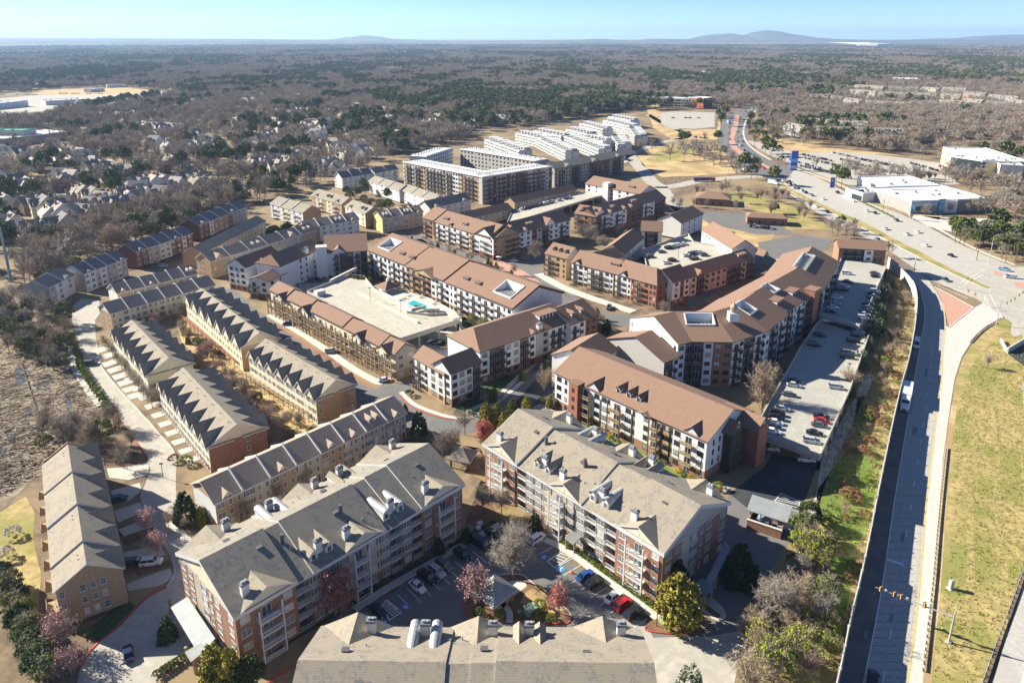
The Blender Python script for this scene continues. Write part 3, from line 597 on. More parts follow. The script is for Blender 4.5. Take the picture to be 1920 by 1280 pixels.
# ------------------------------------------------------------------ the three grey-roofed four-storey apartment blocks in front
def grey_block(label, a, b, z, back=False, mats='kgt', lit='F', endgable='LR'):
    B = Bld('apartment_building', label, 'apartment building', a, b, z, 25.5, back=back, L=57.4, group='four-storey apartment blocks with tan-grey shingle roofs')
    foot(B); k, g, t = mats; D = B.D; rise = 5.4; sl = rise/(D/2)
    fr = f"w3.8{k} p5.4{k} w3.8{k} r3.2{t} w3.1{g} w3.1{g} w3.6{t} p4.2{t} w3.6{t} w3.1{g} r3.2{t} w3.1{g} r3.0{t} w3.8{k} p5.4{k} w3.8{k}"
    F, Rr, Bk, Lf = B.F(), B.R(), B.B(), B.Lf()
    facade(F, fr, 4, base={0: k}, near=True, top=z+.12); facade(Bk, fr, 4, base={0: k}, top=z+.12)
    er = f"w4{k} a3{k} .3{t} w3.5{g} s2.5{k} w3.5{k} .2{k} w4{k}"
    facade(Rr, er, 4, near=True, top=z+.12); facade(Lf, er, 4, near=True, top=z+.12)
    for x, s in ((B.i, 1), (B.L-B.i, -1)): gable_wall(B.root, x, .6, D-.6, z+.05, rise-.3, WM['g' if s < 0 else 'c'], s=s)
    segs = [(0,13.2,.55),(13.2,16.6,.0),(16.6,34.6,.35),(34.6,38.0,.0),(38.0,44.3,.35),(44.3,57.4,.7)]
    if back: segs = [(0,24,.3),(24,28,.0),(28,32,.25),(32,57.4,.7)]
    for x0, x1, dz in segs: roofseg(B.root, x0, x1, 0, D, z, rise, rf_tan if label.startswith('sunlit') or back else rf_grey_and_shade, dz=dz)  # same shingle on all blocks; grazing light is painted in as the grey
    for FF in (F, Bk):
        for u0, u1, r, dz in ((.2,12.6,3.0,.45),(22.6,34.2,2.9,.2),(43.9,56.2,3.0,.6)):
            xgable(FF, u0, u1, z, r, sl, rf_tan, gm=WM['c'], proj=.25, dz=dz-.2)
            chimney(FF, u0+3.2, 2.3, z+1.2+dz, 3.0)
        for u, kd in ((17.6,'g'),(21.2,'g'),(35.6,'b'),(39.4,'b')):
            dormer(FF, u, 1.6, 1.7, 1.7, sl, z+.7+1.6*sl, kd, rm=galv if kd == 'b' else rf_tan)
            if kd == 'b' or u < 18: pass
        for u in (19.4, 37.5): chimney(FF, u, 2.8, z+1.2, 3.6)
        for u, v, kd in ((10,9,'box'),(27,8,'box'),(50,9,'box'),(31,4,'s'),(33,5,'s'),(15,6,'s'),(47,7,'s')): vent(FF, u, v, z+.75+v*sl, kd)
    vent(F, 14.5 if not back else 12, 8, z+.6+8*sl, 'pipe'); vent(F, 28, 7.5, z+.9+7.5*sl, 'pipe')
    return B
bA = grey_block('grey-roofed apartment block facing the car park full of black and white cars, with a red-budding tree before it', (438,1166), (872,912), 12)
bBb = grey_block('sunlit brick and cream apartment block right of the small island pavilion', (904,836), (1240,1042.5), 12)
bE = grey_block('apartment block cut off by the bottom edge of the picture, seen mostly as a pale tan roof', (603,1177), (1205,1185), 12, back=True)
# lean-to canopies of standing-seam metal at block ends
def canopy(label, pts, z, h, m, posts, slope=0.5, grp=None):
    c = sum((G(*p, z) for p in pts), Vector((0,0)))/len(pts); r = empty('entrance_canopy', (c.x, c.y, 0)); tag(r, label, 'canopy', grp)
    P = [G(*p, z)-c for p in pts]; b = MB(); b.face([(p.x,p.y,z+(slope if i in (1,2) else 0)) for i, p in enumerate(P)]); b.face([(p.x,p.y,z-.2+(slope if i in (1,2) else 0)) for i, p in enumerate(P)][::-1])
    for i in range(len(P)):
        j = (i+1) % len(P); a, q = P[i], P[j]; za = z+(slope if i in (1,2) else 0); zq = z+(slope if j in (1,2) else 0)
        b.face([(a.x,a.y,za-.2),(q.x,q.y,zq-.2),(q.x,q.y,zq),(a.x,a.y,za)])
    b.build('canopy_roof', m, r)
    s = MB(); n = 14
    for i in range(n+1):
        t = i/n; a = P[0].lerp(P[3], t); q = P[1].lerp(P[2], t); d = (q-a).normalized()*.0; w = Vector((-(q-a).y,(q-a).x)).normalized()*.04
        s.face([(a.x-w.x,a.y-w.y,z+.05),(a.x+w.x,a.y+w.y,z+.05),(q.x+w.x,q.y+w.y,z+slope+.05),(q.x-w.x,q.y-w.y,z+slope+.05)])
    s.build('seam', galv, r)
    for p in posts:
        g_ = G(*p)-c; b = MB(); b.box(g_.x-.25,g_.x+.25,g_.y-.25,g_.y+.25,0,z-.1); b.build('post', brick_tan, r)
    return r
canopy('pale seamed lean-to canopy at the left end of the grey-roofed block', [(320,1138),(352,1122),(404,1200),(374,1228)], 3.6, 0, metal, [(322,1150),(372,1240)])
canopy('small square seamed porch roof near the two tall yellow-green conifers', [(347,1222),(378,1206),(390,1218),(358,1240)], 3.6, 0, metal, [(352,1240),(368,1262),(388,1245)], .3)
canopy('blue-shaded seamed canopy along the right end of the brick block', [(1323,1090),(1360,1020),(1368,1034),(1334,1098)], 3.8, 0, metalb, [(1340,1102),(1362,1062)], .9)
canopy('small shaded porch roof over the drop-off at the oval kerbed island', [(1298,1096),(1318,1086),(1340,1102),(1322,1118)], 3.8, 0, metalb, [(1320,1135),(1332,1125)], .3)
canopy('pale seamed entrance porch of the cream wing beside the blue accessible bays', [(1059,1008),(1080,991),(1094,1004),(1075,1020)], 3.8, 0, metal, [(1062,1028),(1077,1036)], .3)
def party(B, x, D, ze, rise, m=None, w=.35, h=.55, i0=0.0):
    b = MB(); ym = D/2
    for (ya, za), (yb, zb) in (((i0, ze), (ym, ze+rise)), ((ym, ze+rise), (D-i0, ze))):
        P = [(x-w/2,ya,za),(x+w/2,ya,za),(x+w/2,yb,zb),(x-w/2,yb,zb)]; Q = [(p[0],p[1],p[2]+h) for p in P]
        b.face(Q); b.face([P[0],P[3],Q[3],Q[0]]); b.face([P[1],Q[1],Q[2],P[2]]); b.face([P[0],Q[0],Q[1],P[1]]); b.face([P[3],P[2],Q[2],Q[3]])
    return b.build('party_wall', m or trim, B.root)
def wing(name, label, a, b, z, D, rise, pat, rm=rf_brown, floors=4, sty='D', lend=None, rend=None, hl=0, hr=0, grp=None, base=None, cat='apartment building', near=False, xg=(), dm=(), ch=(), segs=None, gm='s', fas=None, back=False, fh=3.0, L=None, backpat=None, nogable=''):
    B = Bld(name, label, cat, a, b, z, D, back=back, L=L, group=grp); foot(B); top = z+.12; sl = rise/(D/2); fas = fas or (trimb if sty in 'DVT' else trim)
    F = B.F(); zb = z-floors*fh
    zb = max(0, zb) if zb > -1 else 0
    fh2 = (z-.2)/floors if zb < .6 else fh; zb = 0 if zb < .6 else zb
    facade(F, pat, floors, fh2, base=base, style=sty, near=near, top=top, zb=zb)
    w0 = f'.{B.L:.1f}{gm}'
    facade(B.B(), backpat or w0, floors, fh2, top=top, zb=zb, style=sty)
    facade(B.Lf(), lend or w0, floors, fh2, base=base, top=top, style=sty, zb=zb, near=near and bool(lend)); facade(B.R(), rend or w0, floors, fh2, base=base, top=top, style=sty, zb=zb, near=near and bool(rend))
    if not hl and 'L' not in nogable: gable_wall(B.root, B.i, .6, D-.6, top, rise-.3, WM[gm])
    if not hr and 'R' not in nogable: gable_wall(B.root, B.L-B.i, .6, D-.6, top, rise-.3, WM[gm], s=-1)
    segs = segs or [(0, B.L, 0)]
    for i, (x0, x1, dz) in enumerate(segs): roofseg(B.root, x0, x1, 0, D, z, rise, rm, dz=dz, hl=hl if i == 0 else 0, hr=hr if i == len(segs)-1 else 0, fas=fas)
    Bk = B.B()
    for g in xg:
        FF = F if g[0] == 'F' else Bk; xgable(FF, g[1], g[2], z, g[3], sl, rm, proj=g[4] if len(g) > 4 else 0, gm=WM[g[5]] if len(g) > 5 else WM[gm], fas=fas)
    for d in dm:
        FF = F if d[0] == 'F' else Bk; dormer(FF, d[1], d[2], d[3], d[4], sl, z+.3+d[2]*sl, d[5], rm=rm, wm=WM['s'], fas=fas, style=sty)
    for c in ch: chimney(F, c[0], c[1], z+c[1]*sl if c[1] < D/2 else z+(D-c[1])*sl, c[2] if len(c) > 2 else 2.5, 1.3, two=False)
    random.seed(len(label))
    for k in range(max(2, int(B.L/11))): vent(F, random.uniform(3, B.L-4), random.uniform(2.5, D*.45), z+.3+5*0, 's').location.z
    return B
GB = 'brown-roofed apartment buildings of the urban village'
# C: the large sunlit brown-roofed block behind the right-hand grey block
bC = wing('apartment_building','long brown-roofed white and brick block with a red brick tower and stepped dark right end',(1037,699),(1327,831),12,24,5.2,
 'w4.5s s3s .3r .3.2r p0.1s p6.5s w4s w3.2s s1.5s p6.5s w4s s1.2n .3s w4.4w p4.2b s1.7n s1.7n s1.7n w3.5s q5.5s w4.5s'.replace('p0.1s ',''), grp=None, near=True, sty='T', base={0:'k'}, gm='s',
 lend='.24s', rend='.2s n3s n3s .2s q6b .8b', xg=[('F',12.8,19.0,2.6,.0,'s'),('F',33.4,37.4,.6,.9,'w'),('F',47.8,53.4,2.4,0,'s')], dm=[('F',23.6,2.2,1.5,1.5,'g'),('F',27.4,2.2,1.5,1.5,'g'),('F',31.0,2.2,1.5,1.5,'g')])
def tower(B, x0, x1, y0, y1, z, m, wins=0, cap=None):
    b = MB(); b.box(x0,x1,y0,y1,0,z); b.build('brick_tower' if m in (brick, brick_red, brick_dark) else 'stair_tower', m, B.root)
    if cap: b = MB(); b.box(x0-.15,x1+.15,y0-.15,y1+.15,z,z+.35); b.build('tower_cap', cap, B.root)
    FF = Frame(B.root, (x0, y0), 0, x1-x0)
    for f in range(wins): FF.put('window', cached(('wa',1.0,False,'D',glassd.name), lambda: win_all(1.0,1.5,False,trimd,glassd)), (x1-x0)/2-.5, 0, 2.9*f+4)
tower(bC, 8.6, 12.2, -1.9, 3, 12.5, brick_red, 3, rf_brown)
# stepped end of C
for (x0, x1, y0, y1, zz, m) in ((bC.L-.5, bC.L+2.0, 8.5, 16.5, 12.3, trimd), (bC.L-.5, bC.L+5.5, 16.5, 21.5, 12.6, brick_red)):
    b = MB(); b.box(x0, x1, y0, y1, 0, zz); b.build('wing_wall', m, bC.root)
RF = Frame(bC.root, (bC.L+2.0, 8.5), math.pi/2, 8)
for k, (y0, y1, xx) in enumerate(((7.6,14.5,2.6),(14,22.3,6.2))):
    FR = Frame(bC.root, (bC.L, y0), math.pi/2, y1-y0); xgable(FR, 0, y1-y0, 12.3, 2.6, .6, rf_brown, proj=xx-.3, gm=trimb, fas=trimb, vend=6)
b = MB()
for f in range(4):
    for j in range(3): b.box(bC.L+2.02, bC.L+2.12, 8.8+j*2.6, 9.0+j*2.6, 0, 12.2)
    b.box(bC.L+2.02, bC.L+2.15, 8.6, 16.4, f*3+2.8, f*3+3.1)
b.build('screen_grid', woodd, bC.root)
# H: white/grey brown-roofed wing, centre, with its small gabled front wing
bH = wing('apartment_building','shaded white and brick wing with dark balconies and one big shed dormer, left of the central lane',(900,663),(1071,604),12,20,4.6,
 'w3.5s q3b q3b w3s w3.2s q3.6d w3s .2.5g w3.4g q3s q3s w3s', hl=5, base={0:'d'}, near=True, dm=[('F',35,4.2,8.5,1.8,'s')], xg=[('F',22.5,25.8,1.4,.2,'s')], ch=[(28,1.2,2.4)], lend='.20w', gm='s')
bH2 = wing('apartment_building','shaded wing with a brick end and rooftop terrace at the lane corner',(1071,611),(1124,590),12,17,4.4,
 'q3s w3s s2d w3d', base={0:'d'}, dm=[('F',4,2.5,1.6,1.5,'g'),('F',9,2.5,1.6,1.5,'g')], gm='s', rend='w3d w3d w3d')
bHw = wing('apartment_building','small gabled wing with white wall and brick ground floor at the street corner',(845,704),(905,680),11.6,10.5,3.6,
 'w3.2s w3.2s w3.2s q3.6b', near=True, base={0:'k'}, lend='w3w s1.5w w3w', gm='w')
bHw2 = wing('apartment_building','low white wing with verandas between the street and the gabled corner wing',(773,671),(832,705),10.4,9,3.2,
 'q3.2w s2w w2.6w w2.6w', near=True, base={0:'n'}, gm='w', nogable='R')
# I: the long block behind the pool
ip = [(690,471),(960,582)]
bI = wing('apartment_building','long brown-roofed block behind the pool with two square roof wells full of air conditioners',ip[0],ip[1],13,28.5,6.2,
 'q4s w3s q4s w3s w3s q4w w3s q4s w3n q5n s2n q5n s2d w3w s2w q4s w3s s2s w3s q4s w3s q4s w3w q4w w3s q4s s2s w3s', grp=None, base={0:'n'},
 segs=[(0,32,.3),(32,36,0),(36,62,.5),(62,66,0),(66,84,.3),(84,107,.7)], dm=[('F',22,4,3.2,1.3,'s'),('F',30,4,3.2,1.3,'s'),('F',71,4,3.2,1.3,'s'),('F',79,4,3.2,1.3,'s')], xg=[('F',40,56,2.5,1.6,'n')], gm='s')
def well(B, x0, x1, y0, y1, z, hin, zr0, sl, acs=(4,6), blue=False):
    """roof well: parapet box standing in the slope, white inside, with rows of condensers"""
    D = B.D; b = MB(); w = .3
    top = lambda y: zr0+min(y, D-y)*sl+.45
    def wallq(xa, ya, xb, yb):
        d = Vector((xb-xa, yb-ya)).normalized(); n = Vector((-d.y, d.x))*w
        P = [(xa,ya),(xb,yb),(xb+n.x,yb+n.y),(xa+n.x,ya+n.y)]
        lo = [(p[0],p[1],z) for p in P]; hi = [(p[0],p[1],top(p[1])) for p in P]
        b.face(hi); 
        for i in range(4): j = (i+1) % 4; b.face([lo[i],lo[j],hi[j],hi[i]])
    wallq(x0,y0,x1,y0); wallq(x1,y0,x1,y1); wallq(x1,y1,x0,y1); wallq(x0,y1,x0,y0)
    b.build('roof_well_wall', stucco, B.root)
    f = MB(); f.box(x0+.05,x1-.05,y0+.05,y1-.05,z-.5,top(y0)-1.3); f.build('roof_well_floor', flatw, B.root)
    zf = top(y0)-1.3; me = cached(('ac',), lambda: (lambda q: (q.box(-.5,.5,-.5,.5,.15,1.05,0), q.tube((0,0,1.05),(0,0,1.12),.4,.4,10,1,True), q.mesh('air_conditioner',[M('ac_grey',(.5,.5,.48),.6),trimd]))[2])(MB()))
    nx, ny = acs
    for i in range(nx):
        for j in range(ny):
            o = put('air_conditioner', me, B.root, (x0+1.2+(x1-x0-2.4)*i/max(1,nx-1), y0+1.0+(y1-y0-2.0)*j/max(1,ny-1), zf))
cutters = []
def cut_well(B, x0, x1, y0, y1):     # open the roof over the well with real holes
    for o in list(B.root.children):
        if o.name.startswith('roof') and 'vent' not in o.name and 'well' not in o.name and 'pipe' not in o.name:
            me = o.data; bm = bmesh.new(); bm.from_mesh(me)
            for axis, c in (((1,0,0),(x0,0,0)),((1,0,0),(x1,0,0)),((0,1,0),(0,y0,0)),((0,1,0),(0,y1,0))):
                bmesh.ops.bisect_plane(bm, geom=bm.verts[:]+bm.edges[:]+bm.faces[:], plane_co=c, plane_no=axis)
            kill = [f for f in bm.faces if x0-.001 < f.calc_center_median().x < x1+.001 and y0-.001 < f.calc_center_median().y < y1+.001 and abs(f.normal.z) > .3]
            bmesh.ops.delete(bm, geom=kill, context='FACES'); bm.to_mesh(me); bm.free()
import bmesh
slI = 6.2/14.25
for x0, x1, y0, y1, dz in ((3.5,14,3.5,11,.58),(91,102,3.5,11,.98)):
    cut_well(bI, x0, x1, y0, y1); well(bI, x0, x1, y0, y1, 11.5, 0, 13+dz, slI, (6,6))
# J: left white wings of the village with the inner yard
bJ = wing('apartment_building','tall blue-shaded white wing with a blank end over the parked cars in the inner yard',(525,501),(607,467),13,15,4.2,
 '.7s s2.5s s2.5s .1s s2.5s s2.5s', hl=3, gm='s', grp=None, ch=[(20,1,3.2)])
bJ3 = wing('apartment_building','brown-roofed wing with a white stair tower joining the long pool block',(607,476),(690,471),13,26,5.6,
 '.4s q4s w4b w4b q4s w4b', gm='s', xg=[('F',3,10,2.6,.6,'s')], nogable='R')
tower(bJ3, -3.5, 1.5, -1.5, 3, 16.5, stucco, 0, concw)
bJ2 = wing('apartment_building','white end wing with brick ground floor and a low front gable at the street bend',(460,503),(527,478),12,12,3.6,
 '.3s s3s w4s .4s', lend='w3w s2w w3w', gm='w', base={0:'k'}, near=False, xg=[('F',8,14,1.4,.4,'s')])
bJ4 = wing('apartment_building','low corner wing with a broad gable, white wall over brick, and a garage door',(502,530),(549,507),8.6,11,2.2,
 'g4s w4s w3s', floors=3, lend='q4w w3w', base={0:'d'}, gm='w', fh=2.9)
# K: veranda row in front of the upper parking deck
bK = wing('apartment_building','long brown-roofed row with timber verandas on posts above the street',(504,546),(741,667),9.6,9.5,2.8,
 'v7w v7c s1.5s v7c v6c .2s v9w v6c s1.5s v10c v10c .2s v9w v6c .1.5s v8c'.replace('.1.5s','.2s'), rm=rf_brown, sty='V', floors=3, base={0:'n'}, rend='w3t w3t', gm='t', fh=3.1,
 segs=[(0,14,.5),(14,18,0),(18,32,.45),(32,36,0),(36,58,.4),(58,62,0),(62,82,.3),(82,91,0)], xg=[('F',8,15,2.2,1.8,'t'),('F',28,34,2.0,1.8,'t'),('F',66,73,2.2,1.8,'t'),('F',81,89,2.3,1.8,'c')])
# L, R and others of the upper village
bL = wing('apartment_building','corner building with red awnings at its foot, sunlit long side',(791,410),(925,450),11.5,20,5.0,
 'q4k w3k s2d q4s w3w q4s w3s q5s w3c q4n w3n q4n w3n', base={0:'n'}, gm='n', segs=[(0,11,.5),(11,48,0),(48,60,.6)], dm=[('F',17,3,4,1.2,'s'),('F',34,3,4,1.2,'s')], xg=[('F',24,28,1.6,.2,'s')])
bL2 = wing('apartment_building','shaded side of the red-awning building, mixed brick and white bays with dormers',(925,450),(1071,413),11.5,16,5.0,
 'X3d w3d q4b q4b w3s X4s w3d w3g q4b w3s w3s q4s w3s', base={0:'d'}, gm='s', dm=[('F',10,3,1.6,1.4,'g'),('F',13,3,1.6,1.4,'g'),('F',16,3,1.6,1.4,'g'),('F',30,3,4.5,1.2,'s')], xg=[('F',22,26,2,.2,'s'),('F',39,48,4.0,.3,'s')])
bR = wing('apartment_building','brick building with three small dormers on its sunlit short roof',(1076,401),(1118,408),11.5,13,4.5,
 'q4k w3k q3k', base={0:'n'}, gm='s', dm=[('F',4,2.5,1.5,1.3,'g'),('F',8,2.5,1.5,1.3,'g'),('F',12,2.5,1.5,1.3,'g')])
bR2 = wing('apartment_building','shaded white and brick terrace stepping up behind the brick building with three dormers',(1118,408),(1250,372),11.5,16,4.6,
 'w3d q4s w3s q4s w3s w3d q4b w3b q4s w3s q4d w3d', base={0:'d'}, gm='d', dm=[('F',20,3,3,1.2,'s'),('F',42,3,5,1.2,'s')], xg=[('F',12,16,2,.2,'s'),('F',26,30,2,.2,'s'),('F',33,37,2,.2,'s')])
bS = wing('apartment_building','white-walled brown-roofed building with an open deck, north of the brick terrace',(1096,345),(1200,365),11,20,4.6,
 'w3w s3w .3s w3w w3w w3w w3w', gm='w', dm=[('F',38,4,5,1.2,'s')])
tower(bS, 18, 23, -1.2, 4, 14.5, white, 0, concw)
bM1 = wing('apartment_building','ochre end house with three dormers over a terrace on columns',(1020,476),(1062,487),10.8,14,4.4,
 'q4n w3n s2n', base={0:'n'}, gm='g', dm=[('F',3.5,2.2,1.4,1.2,'g'),('F',7.2,2.2,1.4,1.2,'g'),('F',11,2.2,1.4,1.2,'g')], rend='.10n')
bM2 = wing('apartment_building','white and ochre terrace of shops with balconies facing the sunlit plaza',(1069,493),(1151,514),10.8,15,4.6,
 'q4w w3w w3w q5w q4w w3w s2w', base={0:'n'}, gm='s', dm=[('F',22,3.5,5,1.1,'s')], xg=[('F',1,6,2.0,.4,'w')])
bM3 = wing('apartment_building','brick corner building with a five-sided roof point on the plaza',(1151,514),(1232,537),10.8,16,5.0,
 'q4w w3w s2w s2r q5r w3r s2r s2r', base={0:'k'}, gm='r', xg=[('F',2,7,2.0,.4,'w')], hr=6, rend='w3d s2d w3d')
bM4 = wing('apartment_building','shaded gabled wing of white and brick bays behind the brick corner building',(1262,532),(1297,521),10.8,14,4.6,
 'w4s s2d w3s', base={0:'d'}, gm='s')
bN = wing('apartment_building','low shaded cream terrace with dark roof beside the upper parking deck',(1296,522),(1416,485),9.0,12,3.6,
 'w3c q4b w3t w3t w3t w3t q4b q4b w3t q4b', floors=3, gm='c', fh=2.9, dm=[('F',42,2.5,6,1.2,'s')], xg=[('F',4,9,2.4,.3,'t'),('F',56,60,2.2,.3,'t')])
bV = wing('apartment_building','white-walled range with a flat stair tower left of the upper parking deck',(1130,492),(1171,482),9.5,12,3.6,
 's3w s3w s3w s3w', gm='w', floors=3)
bV2 = wing('apartment_building','gabled white block beside the shaded stair tower of the upper deck',(1171,478),(1209,446),9.5,13,4.4,
 '.3g s3w .4w', gm='w', floors=3)
bV3 = wing('apartment_building','square white block with open loggias and brown pyramid-like roof by the parking deck',(1201,434),(1243,436),10.5,13,4.4,
 'r5n r5n', gm='w', floors=3, rend='.8w')
bV4 = wing('apartment_building','blank white gabled block at the back of the upper parking deck',(1278,420),(1320,402),10,16,4.2,
 's3w s3w s3w .3w', gm='w', floors=3)
bV5 = wing('apartment_building','tall blank white pair of gables at the right corner of the upper deck',(1314,432),(1372,468),9.5,14,4.6,
 's2w s2w s2w .6w .6w', gm='w', floors=3, rend='.8w')
# ---- F and O: bent buildings on the right, built along a polyline
def strip(name, label, pts, z, D, rise, pats, floors, rm=rf_brown, base=None, sty='D', gm='s', lend=None, zb=0.0, cat='apartment building', grp=None, segz=None):
    P = [G(*p, z) for p in pts]; c = P[0].copy(); root = empty(name, (c.x, c.y, 0)); tag(root, label, cat, grp); P = [p-c for p in P]
    R_, Bk = offs(P, D/2), offs(P, D); n = len(P)-1; th = .3
    fr = []
    for i in range(n):
        b = MB(); dz = (segz[i] if segz else 0)
        for A, C, E_, F_ in ((P[i],P[i+1],R_[i+1],R_[i]), (Bk[i+1],Bk[i],R_[i],R_[i+1])):
            b.face([(A.x,A.y,z+th+dz),(C.x,C.y,z+th+dz),(E_.x,E_.y,z+th+rise+dz),(F_.x,F_.y,z+th+rise+dz)],0)
            b.face([(F_.x,F_.y,z+rise),(E_.x,E_.y,z+rise),(C.x,C.y,z),(A.x,A.y,z)],1); b.face([(A.x,A.y,z),(C.x,C.y,z),(C.x,C.y,z+th+dz),(A.x,A.y,z+th+dz)],1)
        for k in ((i, i+1) if dz or i in (0, n-1) else ()):
            b.face([(P[k].x,P[k].y,z),(R_[k].x,R_[k].y,z+rise),(Bk[k].x,Bk[k].y,z),(Bk[k].x,Bk[k].y,z+th+dz),(R_[k].x,R_[k].y,z+rise+th+dz),(P[k].x,P[k].y,z+th+dz)],1)
        b.build('roof', [rm, trimb], root)
        I = offs(P, .5); d = I[i+1]-I[i]; Fm = Frame(root, (I[i].x, I[i].y), math.atan2(d.y, d.x), d.length); fr.append(Fm)
        facade(Fm, pats[i], floors, (z-zb)/floors, base=base, style=sty, top=z+.15, zb=zb)
        J = offs(P, D-.5); d = J[i]-J[i+1]; facade(Frame(root, (J[i+1].x, J[i+1].y), math.atan2(d.y, d.x), d.length), f'.9{gm}', floors, (z-zb)/floors, top=z+.15, zb=zb)
    I = offs(P, .5); J = offs(P, D-.5)
    for k, m in ((0, 1), (n, -1)):
        a, q = (J[k], I[k]) if k == 0 else (I[k], J[k]); d = q-a; Fe = Frame(root, (a.x, a.y), math.atan2(d.y, d.x), d.length)
        facade(Fe, (lend if k == 0 and lend else f'.9{gm}'), floors, (z-zb)/floors, top=z+.15, zb=zb, style=sty)
        b = MB(); u = d.normalized(); w = Vector((-u.y, u.x))*.3; mid = (a+q)/2
        A = [(a.x,a.y,z+.15),(q.x,q.y,z+.15),(mid.x,mid.y,z+rise-.15)]; b.face(A); b.face([(p[0]+w.x,p[1]+w.y,p[2]) for p in A][::-1]); b.build('gable_wall', WM[gm], root)
    mx = [p+c for p in P+Bk]; x0 = min(p.x for p in mx); y0 = min(p.y for p in mx); x1 = max(p.x for p in mx); y1 = max(p.y for p in mx)
    for i in range(n):
        d = (P[i+1]-P[i]); u = d.normalized(); v = Vector((-u.y,u.x)); FOOT.append((P[i]+c-u*2-v*3, u, v, d.length+4, D+6))
    class Q: pass
    q = Q(); q.root = root; q.fr = fr; q.P = P; q.c = c; q.D = D; q.z = z; q.rise = rise; return q
def roofwell(S, i, u0, u1, v0, v1, pent=None, acs=(8,4), z0=None, fl=None):
    F = S.fr[i]; sl = S.rise/(S.D/2); v0 -= .5; v1 -= .5
    # cut the roof panel in its own frame
    for o in list(S.root.children):
        if o.name.split('.')[0] != 'roof': continue
        me = o.data; bm = bmesh.new(); bm.from_mesh(me); A = Vector(F.T(0,0,0)); du = Vector((F.c,F.s,0)); dvv = Vector((-F.s,F.c,0))
        for no, co in ((du, A+du*u0),(du, A+du*u1),(dvv, A+dvv*v0),(dvv, A+dvv*v1)):
            bmesh.ops.bisect_plane(bm, geom=bm.verts[:]+bm.edges[:]+bm.faces[:], plane_co=co, plane_no=no)
        kill = []
        for f in bm.faces:
            m = f.calc_center_median()-A; a, q = m.dot(du), m.dot(dvv)
            if u0 < a < u1 and v0 < q < v1 and abs(f.normal.z) > .3: kill.append(f)
        bmesh.ops.delete(bm, geom=kill, context='FACES'); bm.to_mesh(me); bm.free()
    top = lambda v: S.z+.75+min(v+.5, S.D-v-.5)*sl
    zf = S.z+.3+v0*sl-1.2; b = MB(); w = .3
    def wq(ua, va, ub, vb, wu, wv):
        P = [(ua,va),(ub,vb),(ub+wu,vb+wv),(ua+wu,va+wv)]; lo = [F.T(p[0],p[1],zf) for p in P]; hi = [F.T(p[0],p[1],top(p[1])) for p in P]; b.face(hi)
        for k in range(4): j = (k+1) % 4; b.face([lo[k],lo[j],hi[j],hi[k]])
    wq(u0,v0,u1,v0,0,w); wq(u0,v1,u1,v1,0,-w); wq(u0,v0,u0,v1,w,0); wq(u1,v0,u1,v1,-w,0)
    b.build('roof_well_wall', stucco, S.root)
    b = MB(); b.box(u0+.02,u1-.02,v0+.02,v1-.02,zf-.3,zf,T=F.T); b.build('roof_well_floor', fl or flatw, S.root)
    me = _mc[('ac',)]
    for a in range(acs[0]):
        for q in range(acs[1]): F.put('air_conditioner', me, u0+1.1+(u1-u0-2.2)*a/max(1,acs[0]-1), v0+1+(v1-v0-2)*q/max(1,acs[1]-1)*.7, zf)
bF = strip('apartment_building','tall bent brown-roofed building with white blank end wall and a long roof well of condensers',
 [(1273,648),(1297,642),(1376,643),(1440,622),(1479,591)], 16, 27, 5.6, ['w3s q2b','q4b w3s w3k w3k','q4s w3s q4b w3k q4s w3s','w3s q4b w3g q4s w3s'], 5, lend='s2w .8w .8w s2w', gm='w')
roofwell(bF, 1, -.5, 9.5, 7.0, 12.5, acs=(7,4)); roofwell(bF, 3, 2, 9, 7.5, 14, acs=(3,3), fl=flatw)
bO = strip('apartment_building','long shaded brown-roofed building above the parking decks with shed dormers and roof wells',
 [(1466,592),(1548,540),(1575,492)], 16, 25, 5.4, ['w3s q4b w3g s2s q4s w3w q4b w3s q4r r4r','w3s q4b w3s q4s w3d q4s w3s w3s'], 5, gm='r')
roofwell(bO, 0, 11, 16.5, 8, 14, acs=(2,2)); roofwell(bO, 1, 6, 30, 9, 14.5, acs=(9,3))
for u in (7, 21): dormer(bO.fr[0], u, 3.5, 5.5, 1.3, 5.4/12.5, 16.3+4*5.4/12.5, 's', rm=rf_brown, wm=WM['s'], fas=trimb, style='D')
tw = bO.fr[0]; b = MB(); b.box(27.5,33,-1.6,2.5,0,18.5,T=tw.T); b.build('stair_tower', brick_red, bO.root); b = MB(); b.box(27.3,33.2,-1.8,2.7,18.5,18.8,T=tw.T); b.build('tower_cap', rf_brown, bO.root)
cu = empty('cupola', (0,0,0)); g = G(1375,586,23); cu.location = (g.x, g.y, 21.6); tag(cu, 'small white and copper round cupola on the ridge of the tall bent building', 'cupola')
b = MB(); b.box(-1.6,1.6,-1.6,1.6,-1.5,1.6); b.build('cupola_base', stucco, cu); b = MB(); b.tube((0,0,1.6),(0,0,3.6),1.1,1.1,10); b.tube((0,0,3.6),(0,0,4.4),1.3,.5,10); b.tube((0,0,4.4),(0,0,5.2),.5,.1,8); b.build('cupola_drum', M('copper_tan',(.35,.27,.20),.5), cu)
bG = wing('apartment_building','brown-roofed link wing between the sunlit block and the tall bent building',(1246,682),(1278,668),12.6,26,5.0,'q4b w3s', gm='g', hr=0)
bP = wing('apartment_building','end building on posts over the parking deck with brick, white and loggia bays',(1572,466),(1664,471),12.6,13,3.2,'r5b r5b r5b w5s s3k s3k .1k', gm='k', floors=4, backpat=None)
# pentagon front blocks left of F
bF2 = wing('apartment_building','low white wing with shed roofs in front of the tall blank white wall',(1108,690),(1160,655),11.5,16,4.0,'.5w .5w', gm='w', hl=0)
